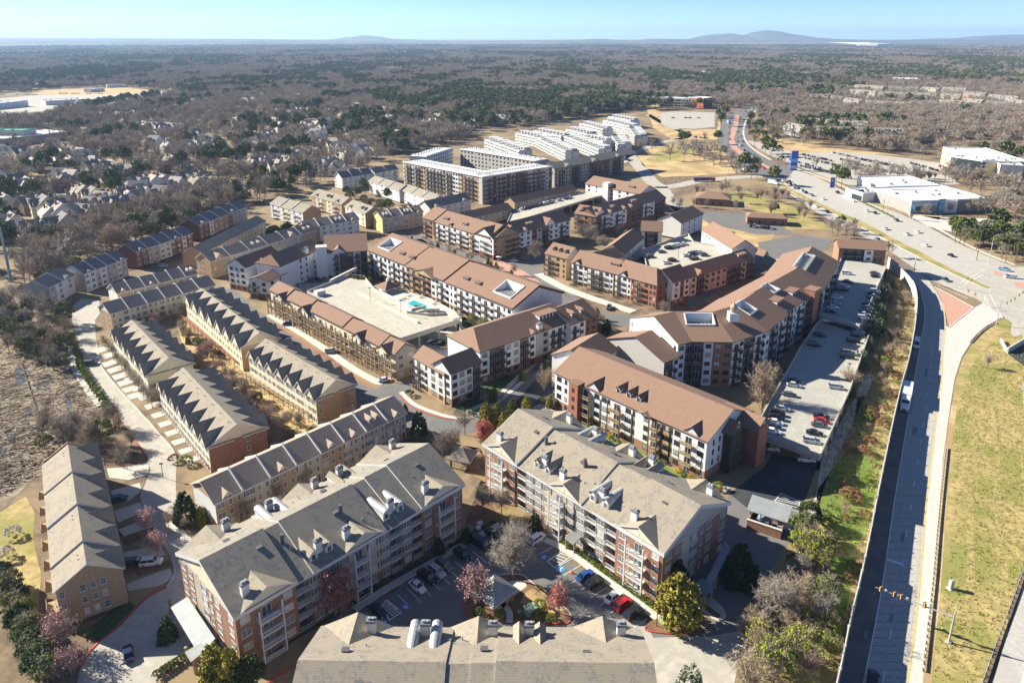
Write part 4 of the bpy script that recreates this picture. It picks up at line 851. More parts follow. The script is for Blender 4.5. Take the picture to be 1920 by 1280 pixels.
# Q: the big six-storey block with the courtyard
def flatbuilding(name, label, pts, z, pats, floors, m='s', cat='building', roofm=None, base=None, sty='D', parap=.8, zb=0, court=None, grp=None):
    P = [G(*p, z) for p in pts]; c = P[0].copy(); root = empty(name, (c.x, c.y, 0)); tag(root, label, cat, grp); P = [p-c for p in P]
    ar = sum(P[i].x*P[(i+1) % len(P)].y-P[(i+1) % len(P)].x*P[i].y for i in range(len(P)))
    assert ar > 0, 'order '+label
    n = len(P)
    for i in range(n):
        a, q = P[i], P[(i+1) % n]; d = q-a; Fm = Frame(root, (a.x, a.y), math.atan2(d.y, d.x), d.length)
        facade(Fm, pats[i] if i < len(pats) else f'.9{m}', floors, z/floors, base=base, style=sty, top=z+parap, depth=1.0)
        FOOT.append((a+c-Vector((2,2)), d.normalized(), Vector((-d.y,d.x)).normalized(), d.length+4, 14))
    b = MB(); b.face([(p.x,p.y,z) for p in P]); b.build('flat_roof', roofm or flatw, root)
    class Q: pass
    q = Q(); q.root = root; q.P = P; q.c = c; return q
def bays(n, seqs, seed): random.seed(seed); return ' '.join(random.choice(seqs) for _ in range(n))
qp = [(755,305),(905,334),(1028,314),(1060,293),(985,280),(955,292),(870,281),(820,283)]
zq = 19
PQ = [G(*p, zq) for p in [(755,305),(905,334),(1052,314)]]
bQ = strip('apartment_building','big six-storey grey and white block with flat white roofs round a sunken courtyard', [(755,305),(905,334)], zq, 20, .02,
 [bays(26,['q4s','w3s','q4g','w3n','q4n','w3t','q4t'],3)], 6, rm=flatw, gm='g')
bQ2 = strip('apartment_building','shaded long side of the six-storey block with brick and blue-grey bays', [(905,334),(1036,314)], zq, 20, .02,
 [bays(16,['q4s','w3s','q4g','w3d','q4d','w3d','q4t'],5)], 6, rm=flatw, gm='g')
bQ3 = strip('apartment_building','far range of the six-storey block beyond its courtyard', [(800,295),(850,279)], zq, 16, .02, ['w3s '*12], 6, rm=flatw, gm='g')
bQ4 = strip('apartment_building','back range of the six-storey block under a white roof with blue skylight boxes', [(862,281),(1000,303)], zq, 17, .02, ['w3g '*20], 6, rm=flatw, gm='g')
for S_, n_ in ((bQ,26),(bQ2,24),(bQ3,10),(bQ4,16)):
    F = S_.fr[0]
    for k in range(n_):
        for v in (9, 11.2): F.put('roof_condenser', _mc[('ac',)], 3+(F.L-6)*k/(n_-1), v, zq+.3)
    b = MB(); b.box(0,F.L,-.5,-.1,zq+.3,zq+1.2,T=F.T); b.build('parapet', flatw, S_.root)
bQ5 = wing('apartment_building','grey-roofed long shaded annexe of the six-storey block with three shallow gables',(1040,318),(1172,293),14,17,3.6,bays(22,['q4b','w3t','q4t','w3d'],8), rm=rf_char, gm='g', floors=5, xg=[('F',12,22,2.5,.3,'t'),('F',46,56,2.5,.3,'t'),('F',78,88,2.5,.3,'t')], segs=[(0,8,.3),(8,42,0),(42,44,.4),(44,76,0),(76,110,.4)])
# garage-roof ranges behind the awning building
for lab, a, b_, z, D in (('long low dark-roofed cream garage range with evenly spaced slits',(965,381),(1083,356),7.5,11),('lower dark-roofed garage range beyond the awning building',(872,412),(962,392),7,11)):
    wing('garage_building', lab, a, b_, z, D, 3.2, 'n5t '*8, floors=2, gm='n', cat='garage building')
# ------------------------------------------------------------------ townhouse rows
TG = 'rows of attached townhouses'
def rowhouse(label, a, b, z, D, rise, units, pat, rm, gab=None, floors=3, lend=None, rend=None, gm='c', rib=True, near=False, gw=.5, gh=.45, gy=0.0, back=False, base=None, sty='W', L=None, dorm=None, hl=0, hr=0, segj=.0, bothg=True, segs=None):
    B = wing('townhouse_row', label, a, b, z, D, rise, pat, rm=rm, floors=floors, sty=sty, lend=lend, rend=rend, gm=gm, cat='townhouse row', near=near, back=back, base=base, L=L, fas=trim, hl=hl, hr=hr,
             segs=segs, fh=2.8)
    sl = rise/(D/2); uw = B.L/units; F = B.F(); Bk = B.B()
    if gab:
        for i in range(units):
            if gab == 'all' or gab[i % len(gab)] == 'g':
                u0 = i*uw+uw*(.5-gw/2)-B.i; u1 = u0+uw*gw
                xgable(F, u0, u1, z, gh*(u1-u0)/2*1.2, sl, rm, proj=gy, gm=WM[gm], dz=.05)
                if bothg: xgable(Bk, u0, u1, z, gh*(u1-u0)/2*1.2, sl, rm, proj=gy, gm=WM[gm], dz=.05)
            elif gab[i % len(gab)] == 'd':
                for du in (.35, .65): dormer(F, i*uw+uw*du, 1.6, 1.4, 1.2, sl, z+.3+1.6*sl, 'g', rm=rm)
    if rib:
        for i in range(1, units): party(B, i*uw, D, z+.28, rise)
    return B
# U: row behind the long grey block
rowhouse('grey-brown row of tan townhouses with white party walls running behind the grey-roofed block',(401,948),(765,775),8.2,12.6,3.4,8,'w2.5n s2n D2n w3t s2t D2t w2.5n s2n D2n w3t s2t D2t w2.5n s2n D2n w3t s2t D2t w2.5g s2g D2g w3g s2g D2g',rf_taupe,gab='gxgxggdg'.replace('x','.'),near=True,lend='.12w',gm='n',bothg=False,gw=.42,gh=.9,base={0:'n'})
# four saw-tooth rows
sawpat = 's2.2c w2.6c s2.2c '*7
def saw(label, a, b, z, D, n, rm, gm, pat, rend, gw=.86, gy=.5, gh=.9, **k):
    B = rowhouse(label, a, b, z, D, 4.2, n, pat, rm, gab='all', gm=gm, rib=False, near=k.get('near',False), rend=rend, gw=gw, gh=gh, gy=gy, base=k.get('base'))
    F = B.F(); sl = 4.2/(D/2)
    for i in range(n):
        uw = B.L/n
        for j in range(3): vent(F, i*uw+uw*.4+j*.9, D*.40+.25*j, z+.3+D*.40*sl, 's')
    return B
saw('pale saw-tooth roofed townhouse row facing the left street, nearest the tan row',(294,727),(388,842),8.6,17,7,rf_tan,'c',sawpat,'.9k s2k .6k'.replace('.6k','.4k'),base={0:'k'},near=True)
saw('pale saw-tooth roofed townhouse row facing the left street, farther up behind two conifers',(207,630),(273,707),8.6,15.5,6,rf_tan,'c','s2.2c w2.6c s2.2c '*6,'.9c s2c .4c',base={0:'k'})
saw('saw-tooth townhouse row with timber decks along the dry garden, lower one',(462,668),(591,752),8.8,15,7,rf_tan,'c',sawpat,'s2n .6n s2n',near=True)
saw('saw-tooth townhouse row with red and timber decks along the garden, upper one',(345,566),(450,655),8.8,15,7,rf_tan,'c',sawpat,'.5n s2n .4n')
# timber deck along the gardens
def deckrow(label, a, b, w, h, m, n):
    P, Q = G(*a), G(*b); d = (Q-P); L = d.length; r = empty('timber_deck', (P.x,P.y,0), math.atan2(d.y,d.x)); tag(r, label, 'timber deck')
    b = MB(); b.box(0,L,0,w,h-.2,h); b.build('deck_floor', m, r); k = MB(); k.box(0,L,-.05,.05,h+.9,h+1.0); k.build('handrail', m, r)
    for i in range(n+1): q = MB(); q.box(L*i/n-.1,L*i/n+.1,-.1,.1,0,h+1.3); q.build('post', m, r)
deckrow('timber deck with posts along the lower garden row', (455,712),(580,790),3.2,2.2,wood,14)
deckrow('reddish deck along the upper garden row', (343,605),(440,688),3.0,2.2,M('deck_red',(.26,.12,.08),.8,.2,2),12)
# D: bottom-left row
bD = rowhouse('tan-roofed brick-ended townhouse row at the lower left with clusters of roof pipes',(235,1067),(183,836),9.2,12.8,4.0,7,'g3t w2.5t '*7,rf_tan,gab='all',gm='n',rib=False,near=True,lend='s2n .2n s2n s2n s2n .3n',bothg=False,gw=.62,gh=1.0,gy=.4,floors=3,segs=[(0,8,.0),(8,16,.45),(16,23,.0),(23,31,.5),(31,38,.1),(38,46,.5),(46,53.3,0)])
F = bD.B()
for i in range(7):
    for j in range(4): vent(F, 5+i*7.6+j*.8, 4.6+.5*(j % 2), 9.2+.3+4.6*.62, 's')
for i in range(7): b = MB(); b.box(3+i*7.6,7+i*7.6,bD.D-.5,bD.D+1.8,2.6,2.8); b.box(3+i*7.6,7+i*7.6,bD.D+1.7,bD.D+1.8,2.8,3.8); b.build('balcony', wood, bD.root)
# V: two rows in the left middle
rowhouse('cream rear-walled townhouse row with white party walls above the saw-tooth rows',(206,590),(405,535),7.6,12,3.4,6,'s2c s2c w3c '*6,rf_taupe,gm='c',floors=3,lend='s2n s2n',dorm=None)
rowhouse('townhouse row with pale gabled dormers behind the cream row',(219,552),(372,514),8.4,11,3.4,6,'s2n w3n s2t w3t s2g w3g s2n w3n s2t w3t s2g w3g',rf_taupe,gab='g.g..d',gm='t',bothg=False,gw=.45,gh=.9,lend='.9w')
rowhouse('grey-roofed townhouse row climbing from the street corner to the yellow-walled house',(394,492),(595,432),8.6,12,3.6,6,'s2n w3n s2t w3t s2g w3g s2t w3t s2g w3g s2n w3n',rf_taupe,gab='g.d.gd',gm='n',bothg=False,gw=.45,gh=.9,lend='w3n s2n .4n')
rowhouse('long dark-roofed townhouse row, cream rear walls, behind the evergreen clump',(380,477),(500,415),7.8,12,3.2,6,'s2c s2c s2c '*6,rf_grey_and_shade,gm='n',rib=False)
rowhouse('charcoal-roofed townhouse row with white and brick fronts at the far left end',(92,541),(141,516),8.2,13,3.6,2,'w2g w3w g3w',rf_char,gab='.g',gm='g',lend='.9g',bothg=False,gw=.6)
rowhouse('charcoal-roofed townhouses with white blue and grey fronts beside the end house',(158,515),(240,485),8.8,13,3.8,4,'w2w w3w w2g w3w w2g w3g w2w w3g',rf_char,gab='g..g',gm='w',lend='.9t',bothg=False,gw=.6)
rowhouse('dark-roofed brick and white townhouse row with white bay windows',(254,474),(363,438),9.2,13,3.8,5,'w2d w3d w2t w3t w2w w3w w2d w3d w2w w3d',rf_char,gab='g..g.',gm='d',lend='.9d',bothg=False,gw=.6)
rowhouse('dark-roofed brick townhouse row, farthest up the wooded slope',(373,424),(464,388),9.4,13,3.8,5,'w2d w3d w2w w3n w2n w3n w2d w3g w2g w3g',rf_char,gab='g..g.',gm='d',lend='.9d',bothg=False,gw=.6)
rowhouse('three-unit cream townhouse block with tiers of balconies',(505,382),(567,400),9.5,14,3.6,3,'q3w w3w q3c w3c q3w w3w',rf_tan,gm='n',rend='.9n',rib=True)
rowhouse('green-grey roofed townhouse block with ochre fronts, left of a pair',(582,367),(640,384),9.5,13,3.6,3,'w3n q3c w3n w3c q3n w3n',rf_tan,gab='gdg',gm='n',rend='.9n',rib=False,bothg=False)
rowhouse('green-grey roofed townhouse block with pale fronts, right of a pair',(645,388),(684,402),9.5,13,3.6,2,'w3w q3w w3w w3c',rf_tan,gab='gd',gm='n',rend='.9n',rib=False,bothg=False)
rowhouse('row with a yellow end wall and grey gables above the long brown roofs',(716,411),(795,398),8.8,13,3.4,4,'w3t s2t w3g s2g w3t s2t w3g s2g',rf_grey_and_shade,gab='d.dg',gm='y',lend='.9y',bothg=False)
rowhouse('grey-roofed row with an ochre end wall and one white shed dormer',(573,430),(675,412),8.8,13,3.4,4,'w3n s2n w3w s2w w3w s2w w3w s2w',rf_grey_and_shade,gab='g.dg',gm='n',lend='s2n .9n',bothg=False)
rowhouse('white townhouse row with tan roofs in front of the six-storey block, left part',(690,340),(748,358),9,12,3.4,3,'w3w s2w w3w s2w w3w s2w',rf_tan,gm='w',rend='.9w')
rowhouse('white townhouse row with tan roofs in front of the six-storey block, right part',(752,357),(810,378),9,12,3.4,3,'w3w s2w w3w s2w w3w s2w',rf_tan,gm='w',rend='.9w')
rowhouse('white gabled townhouses with grey roof at the foot of the six-storey block',(806,392),(885,375),8.6,13,4.0,3,'w3w s2w w3w s2w w3w s2w',rf_grey_and_shade,gab='g.g',gm='w',lend='s2w .5w',rib=False)
rowhouse('dark-roofed white townhouse row nearest the six-storey block, edge of the wood',(641,335),(700,326),9,12,4.2,3,'w3w s2w w3w s2w w3w s2w',rf_char,gm='w',lend='s2w .5w')
rowhouse('short white row with a steep dark roof beside the grey corner of the big block',(703,326),(748,318),9.5,11,3.8,2,'w3w q3w w3w q3w',rf_char,gm='w')
# white modern townhouses (flat roofs)
MG = 'white flat-roofed modern townhouses'
wm_ = [((908,262),(973,284),(997,280)),((1006,260),(1060,285),(1083,281)),((1054,255),(1122,281),(1148,277)),((1146,255),(1158,272),(1185,268)),((1179,241),(1190,256),(1214,251)),((966,250),(1020,262),(1035,259)),((1000,246),(1052,256),(1066,252)),((1060,243),(1100,252),(1122,249)),((1086,232),(1130,243),(1150,239)),((1130,226),(1180,238),(1200,234)),((1140,219),(1182,227),(1196,223)),((1090,258),(1130,266),(1150,262))]
for i, (a, b_, c_) in enumerate(wm_):
    z = 9.5; A, Bq, Cq = G(*a, z), G(*b_, z), G(*c_, z); d = Bq-A; e = (Cq-Bq)
    e = Vector((-d.y, d.x)).normalized()*max(9, min(14, e.length)); D_ = e.length
    root = empty('modern_townhouse_row', (A.x, A.y, 0), math.atan2(d.y, d.x)); FOOT.append((A, d.normalized(), e.normalized(), d.length, D_))
    tag(root, 'white flat-roofed modern townhouse row, number %s from the left in the white cluster beyond the big block' % (['one','two','three','four','five','six','seven','eight','nine','ten','eleven','twelve'][sorted(range(12), key=lambda k: wm_[k][0][0]).index(i)]), 'townhouse row', MG)
    n = max(2, round(d.length/6.5)); Fm = Frame(root, (0,0), 0, d.length); facade(Fm, 'w3w w2.6w n.9g '*n, 3, 3.1, style='D', top=z, depth=1.5)
    facade(Frame(root, (d.length, 0), math.pi/2, D_), '.5w s2w .5w', 3, 3.1, style='D', top=z, depth=1.5); facade(Frame(root, (0, D_), -math.pi/2, D_), '.5w s2w .5w', 3, 3.1, style='D', top=z, depth=1.5)
    facade(Frame(root, (d.length, D_), math.pi, d.length), '.9w', 3, 3.1, top=z, depth=1.5)
    b = MB(); b.box(.1,d.length-.1,.1,D_-.1,z-.4,z-.1); b.build('flat_roof', flatw, root)
    for k in range(n):
        u = d.length*(k+.5)/n; b = MB(); dz = .5*(k % 2); b.box(u-2.9,u+2.9,.3,D_-.3,z,z+.35+dz,0); b.box(u-2.0,u+1.4,D_*.5,D_*.9,z+.35,z+2.9+dz,0); b.box(u-2.3,u+1.7,D_*.35,D_*.92,z+2.9+dz,z+3.05+dz,1); b.box(u-1.2,u+1.2,D_*.5-.05,D_*.5,z+.2,z+2.1,2); b.box(u+2.6,u+2.8,.6,D_-.6,z,z+1.1,2); b.build('roof_terrace_room', [white, flatw, glassd], root)
# townhouse district at the upper right
dist = [((1518,182),(1552,183),'k'),((1556,185),(1578,186),'w'),((1580,188),(1610,192),'k'),((1620,194),(1655,196),'n'),((1658,196),(1705,198),'w'),((1706,195),(1756,197),'n'),((1758,192),(1800,195),'w'),((1802,190),(1838,193),'n'),((1845,195),(1890,198),'w'),((1892,192),(1935,196),'n'),
 ((1590,172),(1640,175),'w'),((1645,176),(1700,179),'n'),((1705,178),(1755,180),'w'),((1762,180),(1800,182),'c'),((1805,176),(1845,179),'n'),((1850,182),(1905,186),'w'),((1600,163),(1655,166),'n'),((1665,166),(1720,168),'g'),((1725,167),(1755,170),'n'),((1765,168),(1810,170),'w'),
 ((1468,237),(1500,243),'w'),((1495,228),(1536,230),'n'),((1545,232),(1590,235),'n'),((1595,234),(1625,236),'n'),((1530,245),(1570,247),'n'),((1572,246),(1630,248),'n'),((1640,248),(1665,249),'n'),((1668,249),(1700,250),'g')]
for i, (a, b_, m_) in enumerate(dist):
    z = 10.5; nu = 3; rm = [rf_grey_and_shade, rf_tan, rf_char][i % 3] if i < 20 else rf_grey_and_shade
    B = wing('townhouse_row', '%s terrace in the townhouse quarter beyond the bare wood, %s' % ({'k':'orange brick','w':'white','n':'tan','c':'cream','g':'grey'}[m_], ['front line' if i < 10 else ('middle line' if i < 16 else ('back line' if i < 20 else 'lower line among the trees'))][0]+', %s from left' % ['first','second','third','fourth','fifth','sixth','seventh','eighth','ninth','tenth'][(i if i < 10 else i-10 if i < 16 else i-16 if i < 20 else i-20) % 10]), a, b_, z, 13, 4.5, ('w3%s s2%s '*nu*2) % ((m_,m_)*(nu*2)), rm=rm, floors=3, sty='W', gm=m_, cat='townhouse row', grp='terraces of the upper right townhouse quarter')
    F = B.F(); sl = 4.5/6.5
    for k in range(nu):
        u = B.L*(k+.5)/nu
        if (k+i) % 2: xgable(F, u-3, u+3, z, 3, sl, rm, proj=.2, gm=WM[m_])
        else: dormer(F, u-1.5, 2, 1.8, 1.6, sl, z+.3+2*sl, 'g', rm=rm); dormer(F, u+1.5, 2, 1.8, 1.6, sl, z+.3+2*sl, 'g', rm=rm)
# ------------------------------------------------------------------ offices, showrooms and shops
def offc(label, pts, z, pats, floors, cat='office building', base=None, sty='D', **k): return flatbuilding(cat.replace(' ','_'), label, pts, z, pats, floors, cat=cat, base=base, sty=sty, **k)
def strokes(root, T, u0, u1, z0, z1, m, n, v=-.08, name='lettering', seed=1):      # sign too far off to read: short upright and level strokes
    random.seed(seed); b = MB(); w = (u1-u0)/n
    for i in range(n):
        a = u0+i*w; h = z1-z0
        b.box(a,a+w*.22,v,v+.03,z0,z1,T=T)
        if random.random() < .7: b.box(a+w*.22,a+w*.7,v,v+.03,z1-h*.2,z1,T=T)
        if random.random() < .6: b.box(a+w*.22,a+w*.6,v,v+.03,z0+h*.4,z0+h*.58,T=T)
        if random.random() < .5: b.box(a+w*.22,a+w*.7,v,v+.03,z0,z0+h*.2,T=T)
    return b.build(name, m, root)
orange = M('brick_orange',(.42,.14,.05),.85,.1,1.5); ribw = M('ribbon_glass',(.03,.04,.045),.1)
def ribbonwin(root, T, L, n, z0, z1, fr=white, v=-.05):
    for i in range(n):
        u0 = L*i/n+.5; u1 = L*(i+1)/n-.5; b = MB(); b.box(u0,u1,v,v+.04,z0,z1,0,T=T)
        for k in range(1,5): b.box(u0+(u1-u0)*k/5-.05,u0+(u1-u0)*k/5+.05,v-.03,v,z0,z1,1,T=T)
        b.build('window', [ribw, trimd], root)
def flatbox(label, a, b_, z, D, m, cat, win=(), wr=(), roofm=None, name=None, par=.9):
    B = Bld(name or cat.replace(' ','_'), label, cat, a, b_, z, D, inset=0); foot(B)
    b = MB(); b.box(0,B.L,0,D,0,z,skip='t'); b.build('wall', m, B.root)
    b = MB(); b.box(.02,B.L-.02,.02,D-.02,z-.4,z); b.build('flat_roof', roofm or flatw, B.root)
    for x0,x1,y0,y1 in ((0,B.L,0,.35),(0,B.L,D-.35,D),(0,.35,.36,D-.36),(B.L-.35,B.L,.36,D-.36)): q = MB(); q.box(x0,x1,y0,y1,z+.003,z+par); q.build('parapet', roofm or flatw, B.root)
    F = Frame(B.root,(0,0),0,B.L); Rr = Frame(B.root,(B.L,0),math.pi/2,D); Lf = Frame(B.root,(0,D),-math.pi/2,D)
    for (n,z0,z1) in win: ribbonwin(B.root,F.T,B.L,n,z0,z1)
    for (n,z0,z1) in wr: ribbonwin(B.root,Rr.T,D,n,z0,z1)
    B.Fm = F; B.Rm = Rr; B.Lm = Lf; random.seed(int(B.L*7)); 
    for k in range(max(2,int(B.L/12))):
        x, y = random.uniform(3,B.L-5), random.uniform(3,max(4,D-5)); q = MB(); q.box(x,x+2.4,y,y+1.8,z+.01,z+1.4); q.build('roof_unit', galv, B.root)
    return B
g1 = flatbox('three-storey office with a white window grid, left of the orange brick part', (1238,184),(1291,186),14,24,white,'office building',win=[(4,1,3.6),(4,5.2,8),(4,9.6,12.6)])
g2 = flatbox('orange brick part of the gridded office beside the highway, white sign near its top', (1291,183),(1320,185),16,26,orange,'office building',wr=[(4,2,14)])
for zz in (6,10): b = MB(); b.box(g2.L*.5-.5,g2.L*.5+.5,-.08,-.02,zz,zz+1.2); b.build('window', ribw, g2.root)
strokes(g2.root, g2.Fm.T, 1.2, g2.L*.45, 13.2, 14.6, white, 9, -.12)
sheet('office_car_park', [(1237,212),(1262,209),(1340,211),(1340,238),(1300,242),(1260,240),(1240,232)], asph_l, Z2); sheet('dry_grass_bank', [(1210,200),(1235,195),(1240,235),(1262,243),(1345,243),(1350,212),(1352,240),(1345,262),(1260,262),(1225,240)], drygr, Z1)
h1 = flatbox('cream medical building wing with arched windows, far right', (1768,277),(1841,303),15,36,M('stone_cream',(.58,.50,.30),.85,.06,.5),'medical building',win=[])
for zz in (4.5,10):
    for k in range(10): b = MB(); x = 3+k*(h1.L-8)/9; b.box(x,x+1.5,-.08,-.02,zz,zz+1.9); b.tube((x+.75,-.08,zz+1.9),(x+.75,-.02,zz+1.9),.75,.75,10); b.build('window', ribw, h1.root)
h2 = flatbox('glass-cornered middle of the medical building with curved white floor bands', (1841,303),(1866,300),15.5,26,ribw,'medical building',roofm=flatw)
for k in range(6): b = MB(); b.box(-.3,h2.L+.3,-.35,0,k*2.9+.4,k*2.9+.9); b.box(h2.L,h2.L+.3,0,24,k*2.9+.4,k*2.9+.9); b.build('floor_band', flatw, h2.root)
h3 = flatbox('white stone front of the medical building carrying a small red and black sign', (1846,290),(1876,310),14,16,M('stone_pale',(.68,.62,.52),.85,.05,.5),'medical building')
strokes(h3.root, h3.Fm.T, 5, 14, 9, 10.4, M('sign_red',(.5,.03,.05),.6), 7, -.1); strokes(h3.root, h3.Fm.T, 15, 20, 9, 10.4, trimd, 4, -.1, seed=4)
b = MB(); b.tube((3,-.1,9.7),(3,-.05,9.7),1.0,1.0,14); b.build('emblem', M('sign_red',(.5,.03,.05),.6), h3.root)
h4 = flatbox('red brick right wing of the medical building with tall green windows, at the frame edge', (1878,303),(1945,312),13,40,brick,'medical building')
for k in range(4): b = MB(); x = 7+k*8; b.box(x,x+4,-.08,-.02,4,11,0); [b.box(x+.9*j+.2,x+.9*j+.3,-.14,-.08,4,11,1) for j in range(5)]; b.build('window', [M('green_glass',(.08,.2,.18),.1),trim], h4.root)
j1 = flatbox('small white showroom with a shaded glass front beside the highway entrance', (1597,358),(1618,364),6,16,white,'showroom',win=[(1,.6,4.4)]); j1b = flatbox('shaded glass-fronted annexe right of the small white showroom', (1618,363),(1658,359),6,16,white,'showroom',win=[(5,.6,4.6)])
j2 = flatbox('long low white-roofed showroom building behind the grey-walled showroom', (1664,351),(1762,349),6.8,40,stucco,'showroom',win=[(8,3,5)])
j3 = flatbox('grey-walled showroom with white flat roof and a blue lettered panel', (1709,379),(1853,374),8,46,M('wall_slate',(.27,.26,.25),.85,.05,.5),'showroom',par=1.0)
j3b = flatbox('angled white left wing of the grey-walled showroom, with a brown entrance pier', (1668,357),(1709,377),7.7,30,stucco,'showroom',win=[(9,3.6,6)])
b = MB(); b.box(1,12,-.25,0,2.2,4.6,0); b.box(0,19,-.4,0,5.2,7.6,1); b.build('glazed_front', [ribw, M('panel_blue_grey',(.35,.45,.55),.5)], j3.root)
b = MB(); b.box(20,25,-.6,0,.5,9.5,0); b.build('blue_panel', M('panel_blue',(.02,.28,.42),.5), j3.root)
strokes(j3.root, j3.Fm.T, 20.8, 24.3, 6.4, 8.2, white, 3, -.68); 
for zz in (4.6,3.4,2.2): b = MB(); b.box(20.8,24.2,-.68,-.61,zz,zz+.6); b.build('lettering', white, j3.root)
# car parks on the right
sheet('medical_car_park', [(1395,262),(1440,270),(1500,283),(1560,280),(1700,297),(1760,305),(1765,322),(1800,345),(1750,350),(1690,340),(1600,350),(1540,330),(1480,305),(1440,290)], asph_l, Z1+.01)
sheet('showroom_car_park', [(1590,352),(1650,372),(1700,386),(1780,392),(1765,402),(1720,402),(1660,386),(1600,366)], asph_l, Z2-.005)
sheet('dry_grass_roadside', [(1530,330),(1600,356),(1660,386),(1720,402),(1768,404),(1760,412),(1700,398),(1640,376),(1580,352),(1520,328)], drygr, Z2); sheet('showroom_drive', [(1700,402),(1770,408),(1850,410),(1940,430),(1940,450),(1850,440),(1790,436),(1740,425)], concw, Z2)
sheet('dry_grass_slope', [(1420,250),(1470,262),(1560,278),(1640,285),(1700,293),(1560,284),(1500,288),(1430,272)], drygr, Z2); sheet('dry_grass_field', [(1195,290),(1230,275),(1290,268),(1360,275),(1362,300),(1380,325),(1300,330),(1240,332),(1205,310)], drygr, Z1); sheet('green_field', [(1210,300),(1240,280),(1290,272),(1310,285),(1280,300),(1225,305)], lawn, Z2)
sheet('dry_grass_plot', [(1250,385),(1290,395),(1340,425),(1420,430),(1470,415),(1440,460),(1380,470),(1320,440),(1270,410)], drygr, Z1); sheet('restaurant_car_park', [(1300,395),(1390,400),(1470,425),(1490,440),(1420,440),(1330,420)], asph, Z2); sheet('roadside_grass', [(1320,362),(1400,358),(1440,372),(1520,400),(1560,430),(1470,430),(1400,385)], lawn, Z1)
sheet('east_yard', [(1420,455),(1500,440),(1560,450),(1520,500),(1470,500),(1430,480)], asph, Z1+.004)
wing('restaurant','single-storey brick restaurant with a hipped brown roof among bare trees',(1303,372),(1372,376),4.6,20,3.2,'w4k .3k w4k w4k .3k',floors=1,gm='k',hl=8,hr=8,cat='restaurant',fh=4)
wing('shop_building','low brick building with awnings and parked cars behind the trees by the highway',(1400,408),(1478,412),4.2,12,2.0,'w4k w4k .3k w4k w4k',floors=1,gm='k',hl=3,hr=3,cat='shop',fh=4)
# ---- parking decks
def deck(name, label, pts, z, th=.9, par=1.0, m=concw, noP=(), open_=True, grp=None):
    P = [G(*p, z) for p in pts]; c = P[0].copy(); r = empty(name, (c.x,c.y,0)); tag(r, label, 'parking deck', grp); P = [p-c for p in P]; n = len(P)
    b = MB(); b.prism([(p.x,p.y) for p in P], z-th, z); b.build('deck_slab', m, r)
    for i in range(n):
        if i in noP: continue
        a, q = P[i], P[(i+1) % n]; d = (q-a).normalized()*.15; b = MB(); b.obox(a+d, q-d, .3, z+.003, z+par); b.build('parapet_wall', conca if m is not concw else concw, r)
    for i in range(n):
        a, q = P[i], P[(i+1) % n]; k = max(1,int((q-a).length/9)); ins = sum(P, Vector((0,0)))/n
        for j in range(k+1):
            p = a.lerp(q, j/k); p = p+(ins-p).normalized()*.6; b = MB(); b.box(p.x-.35,p.x+.35,p.y-.35,p.y+.35,0,z-th-.01); b.build('column', conca, r)
    for k in range(n): a, q = P[k], P[(k+1) % n]; FOOT.append((a+c-Vector((3,3)), (q-a).normalized(), Vector((-(q-a).y,(q-a).x)).normalized(), (q-a).length+6, 25))
    return r
deckm = M('deck_concrete_worn',(.47,.44,.36),.9,.10,.12,detail=8,scale2=.9,col3=(.40,.375,.31))
dk1 = deck('parking_deck','large empty sunlit upper parking deck behind the veranda row',[(747,639),(861,602),(838,590),(802,592),(764,587),(701,543),(682,520),(655,518),(576,549)],6.6,1.0,1.0,deckm)
P0 = G(*(747,639), 6.6)
def wallon(root, a, b_, z, h, w, m, name='parapet_wall'):
    c = Vector((root.location.x, root.location.y)); A, Q = G(*a, z)-c, G(*b_, z)-c; b = MB(); b.obox(A, Q, w, z+.004, z+h); b.build(name, m, root)
wallon(dk1, (668,548),(784,606), 6.6, .9, .5, concw); wallon(dk1, (712,548),(757,572), 6.6, 1.0, .5, white); wallon(dk1,(757,572),(772,584),6.6,1.0,.4,white); wallon(dk1,(772,584),(798,578),6.6,1.3,.4,concw,'ramp_wall'); wallon(dk1,(800,582),(824,582),6.6,1.2,2.2,concw,'ramp_wall'); wallon(dk1,(848,603),(865,597),6.6,1.0,.4,concw); wallon(dk1,(620,530),(668,506),6.8,1.4,1.2,concw)
def decklines(root, p, q, n, ln, side, z, m=None):
    P, Q = G(*p, z), G(*q, z); c = Vector((root.location.x, root.location.y)); d = (Q-P)/n; u = d.normalized(); v = Vector((-u.y,u.x))*side; b = MB()
    for i in range(n+1): a = P+d*i-c; e = a+v*ln; w = u*.07; b.face([(a.x-w.x,a.y-w.y,z+.012),(a.x+w.x,a.y+w.y,z+.012),(e.x+w.x,e.y+w.y,z+.012),(e.x-w.x,e.y-w.y,z+.012)])
    b.build('bay_lines', m or paint, root)
decklines(dk1, (586,552),(735,632), 26, 5, 1, 6.6); decklines(dk1, (640,546),(770,608), 24, 5, -1, 6.6)
for k in range(7): a = (590+k*21,556+k*12); wallon(dk1, a, (a[0]+78,a[1]-30), 6.6, .006, .12, M('deck_joint',(.2,.19,.16),.9), 'expansion_joint')
o = empty('plant_box', (0,0,0)); g = G(600,553,6.6); o.location = (g.x,g.y,6.6); o.rotation_euler = (0,0,.75); tag(o,'white rooftop plant unit near the left corner of the sunlit upper deck','plant unit'); b = MB(); b.box(-2,2,-1.5,1.5,0,2.2); b.build('casing', white, o)
sheet('lower_yard', [(735,690),(752,640),(861,610),(895,625),(855,655),(845,700),(790,700)], concw, Z1); sheet('inner_yard', [(535,530),(620,500),(680,492),(660,520),(600,545),(570,555)], asph_l, Z1); 
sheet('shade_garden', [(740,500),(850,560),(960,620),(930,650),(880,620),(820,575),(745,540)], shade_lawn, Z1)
pt = empty('pool_terrace',(0,0,0)); tag(pt,kind='structure')
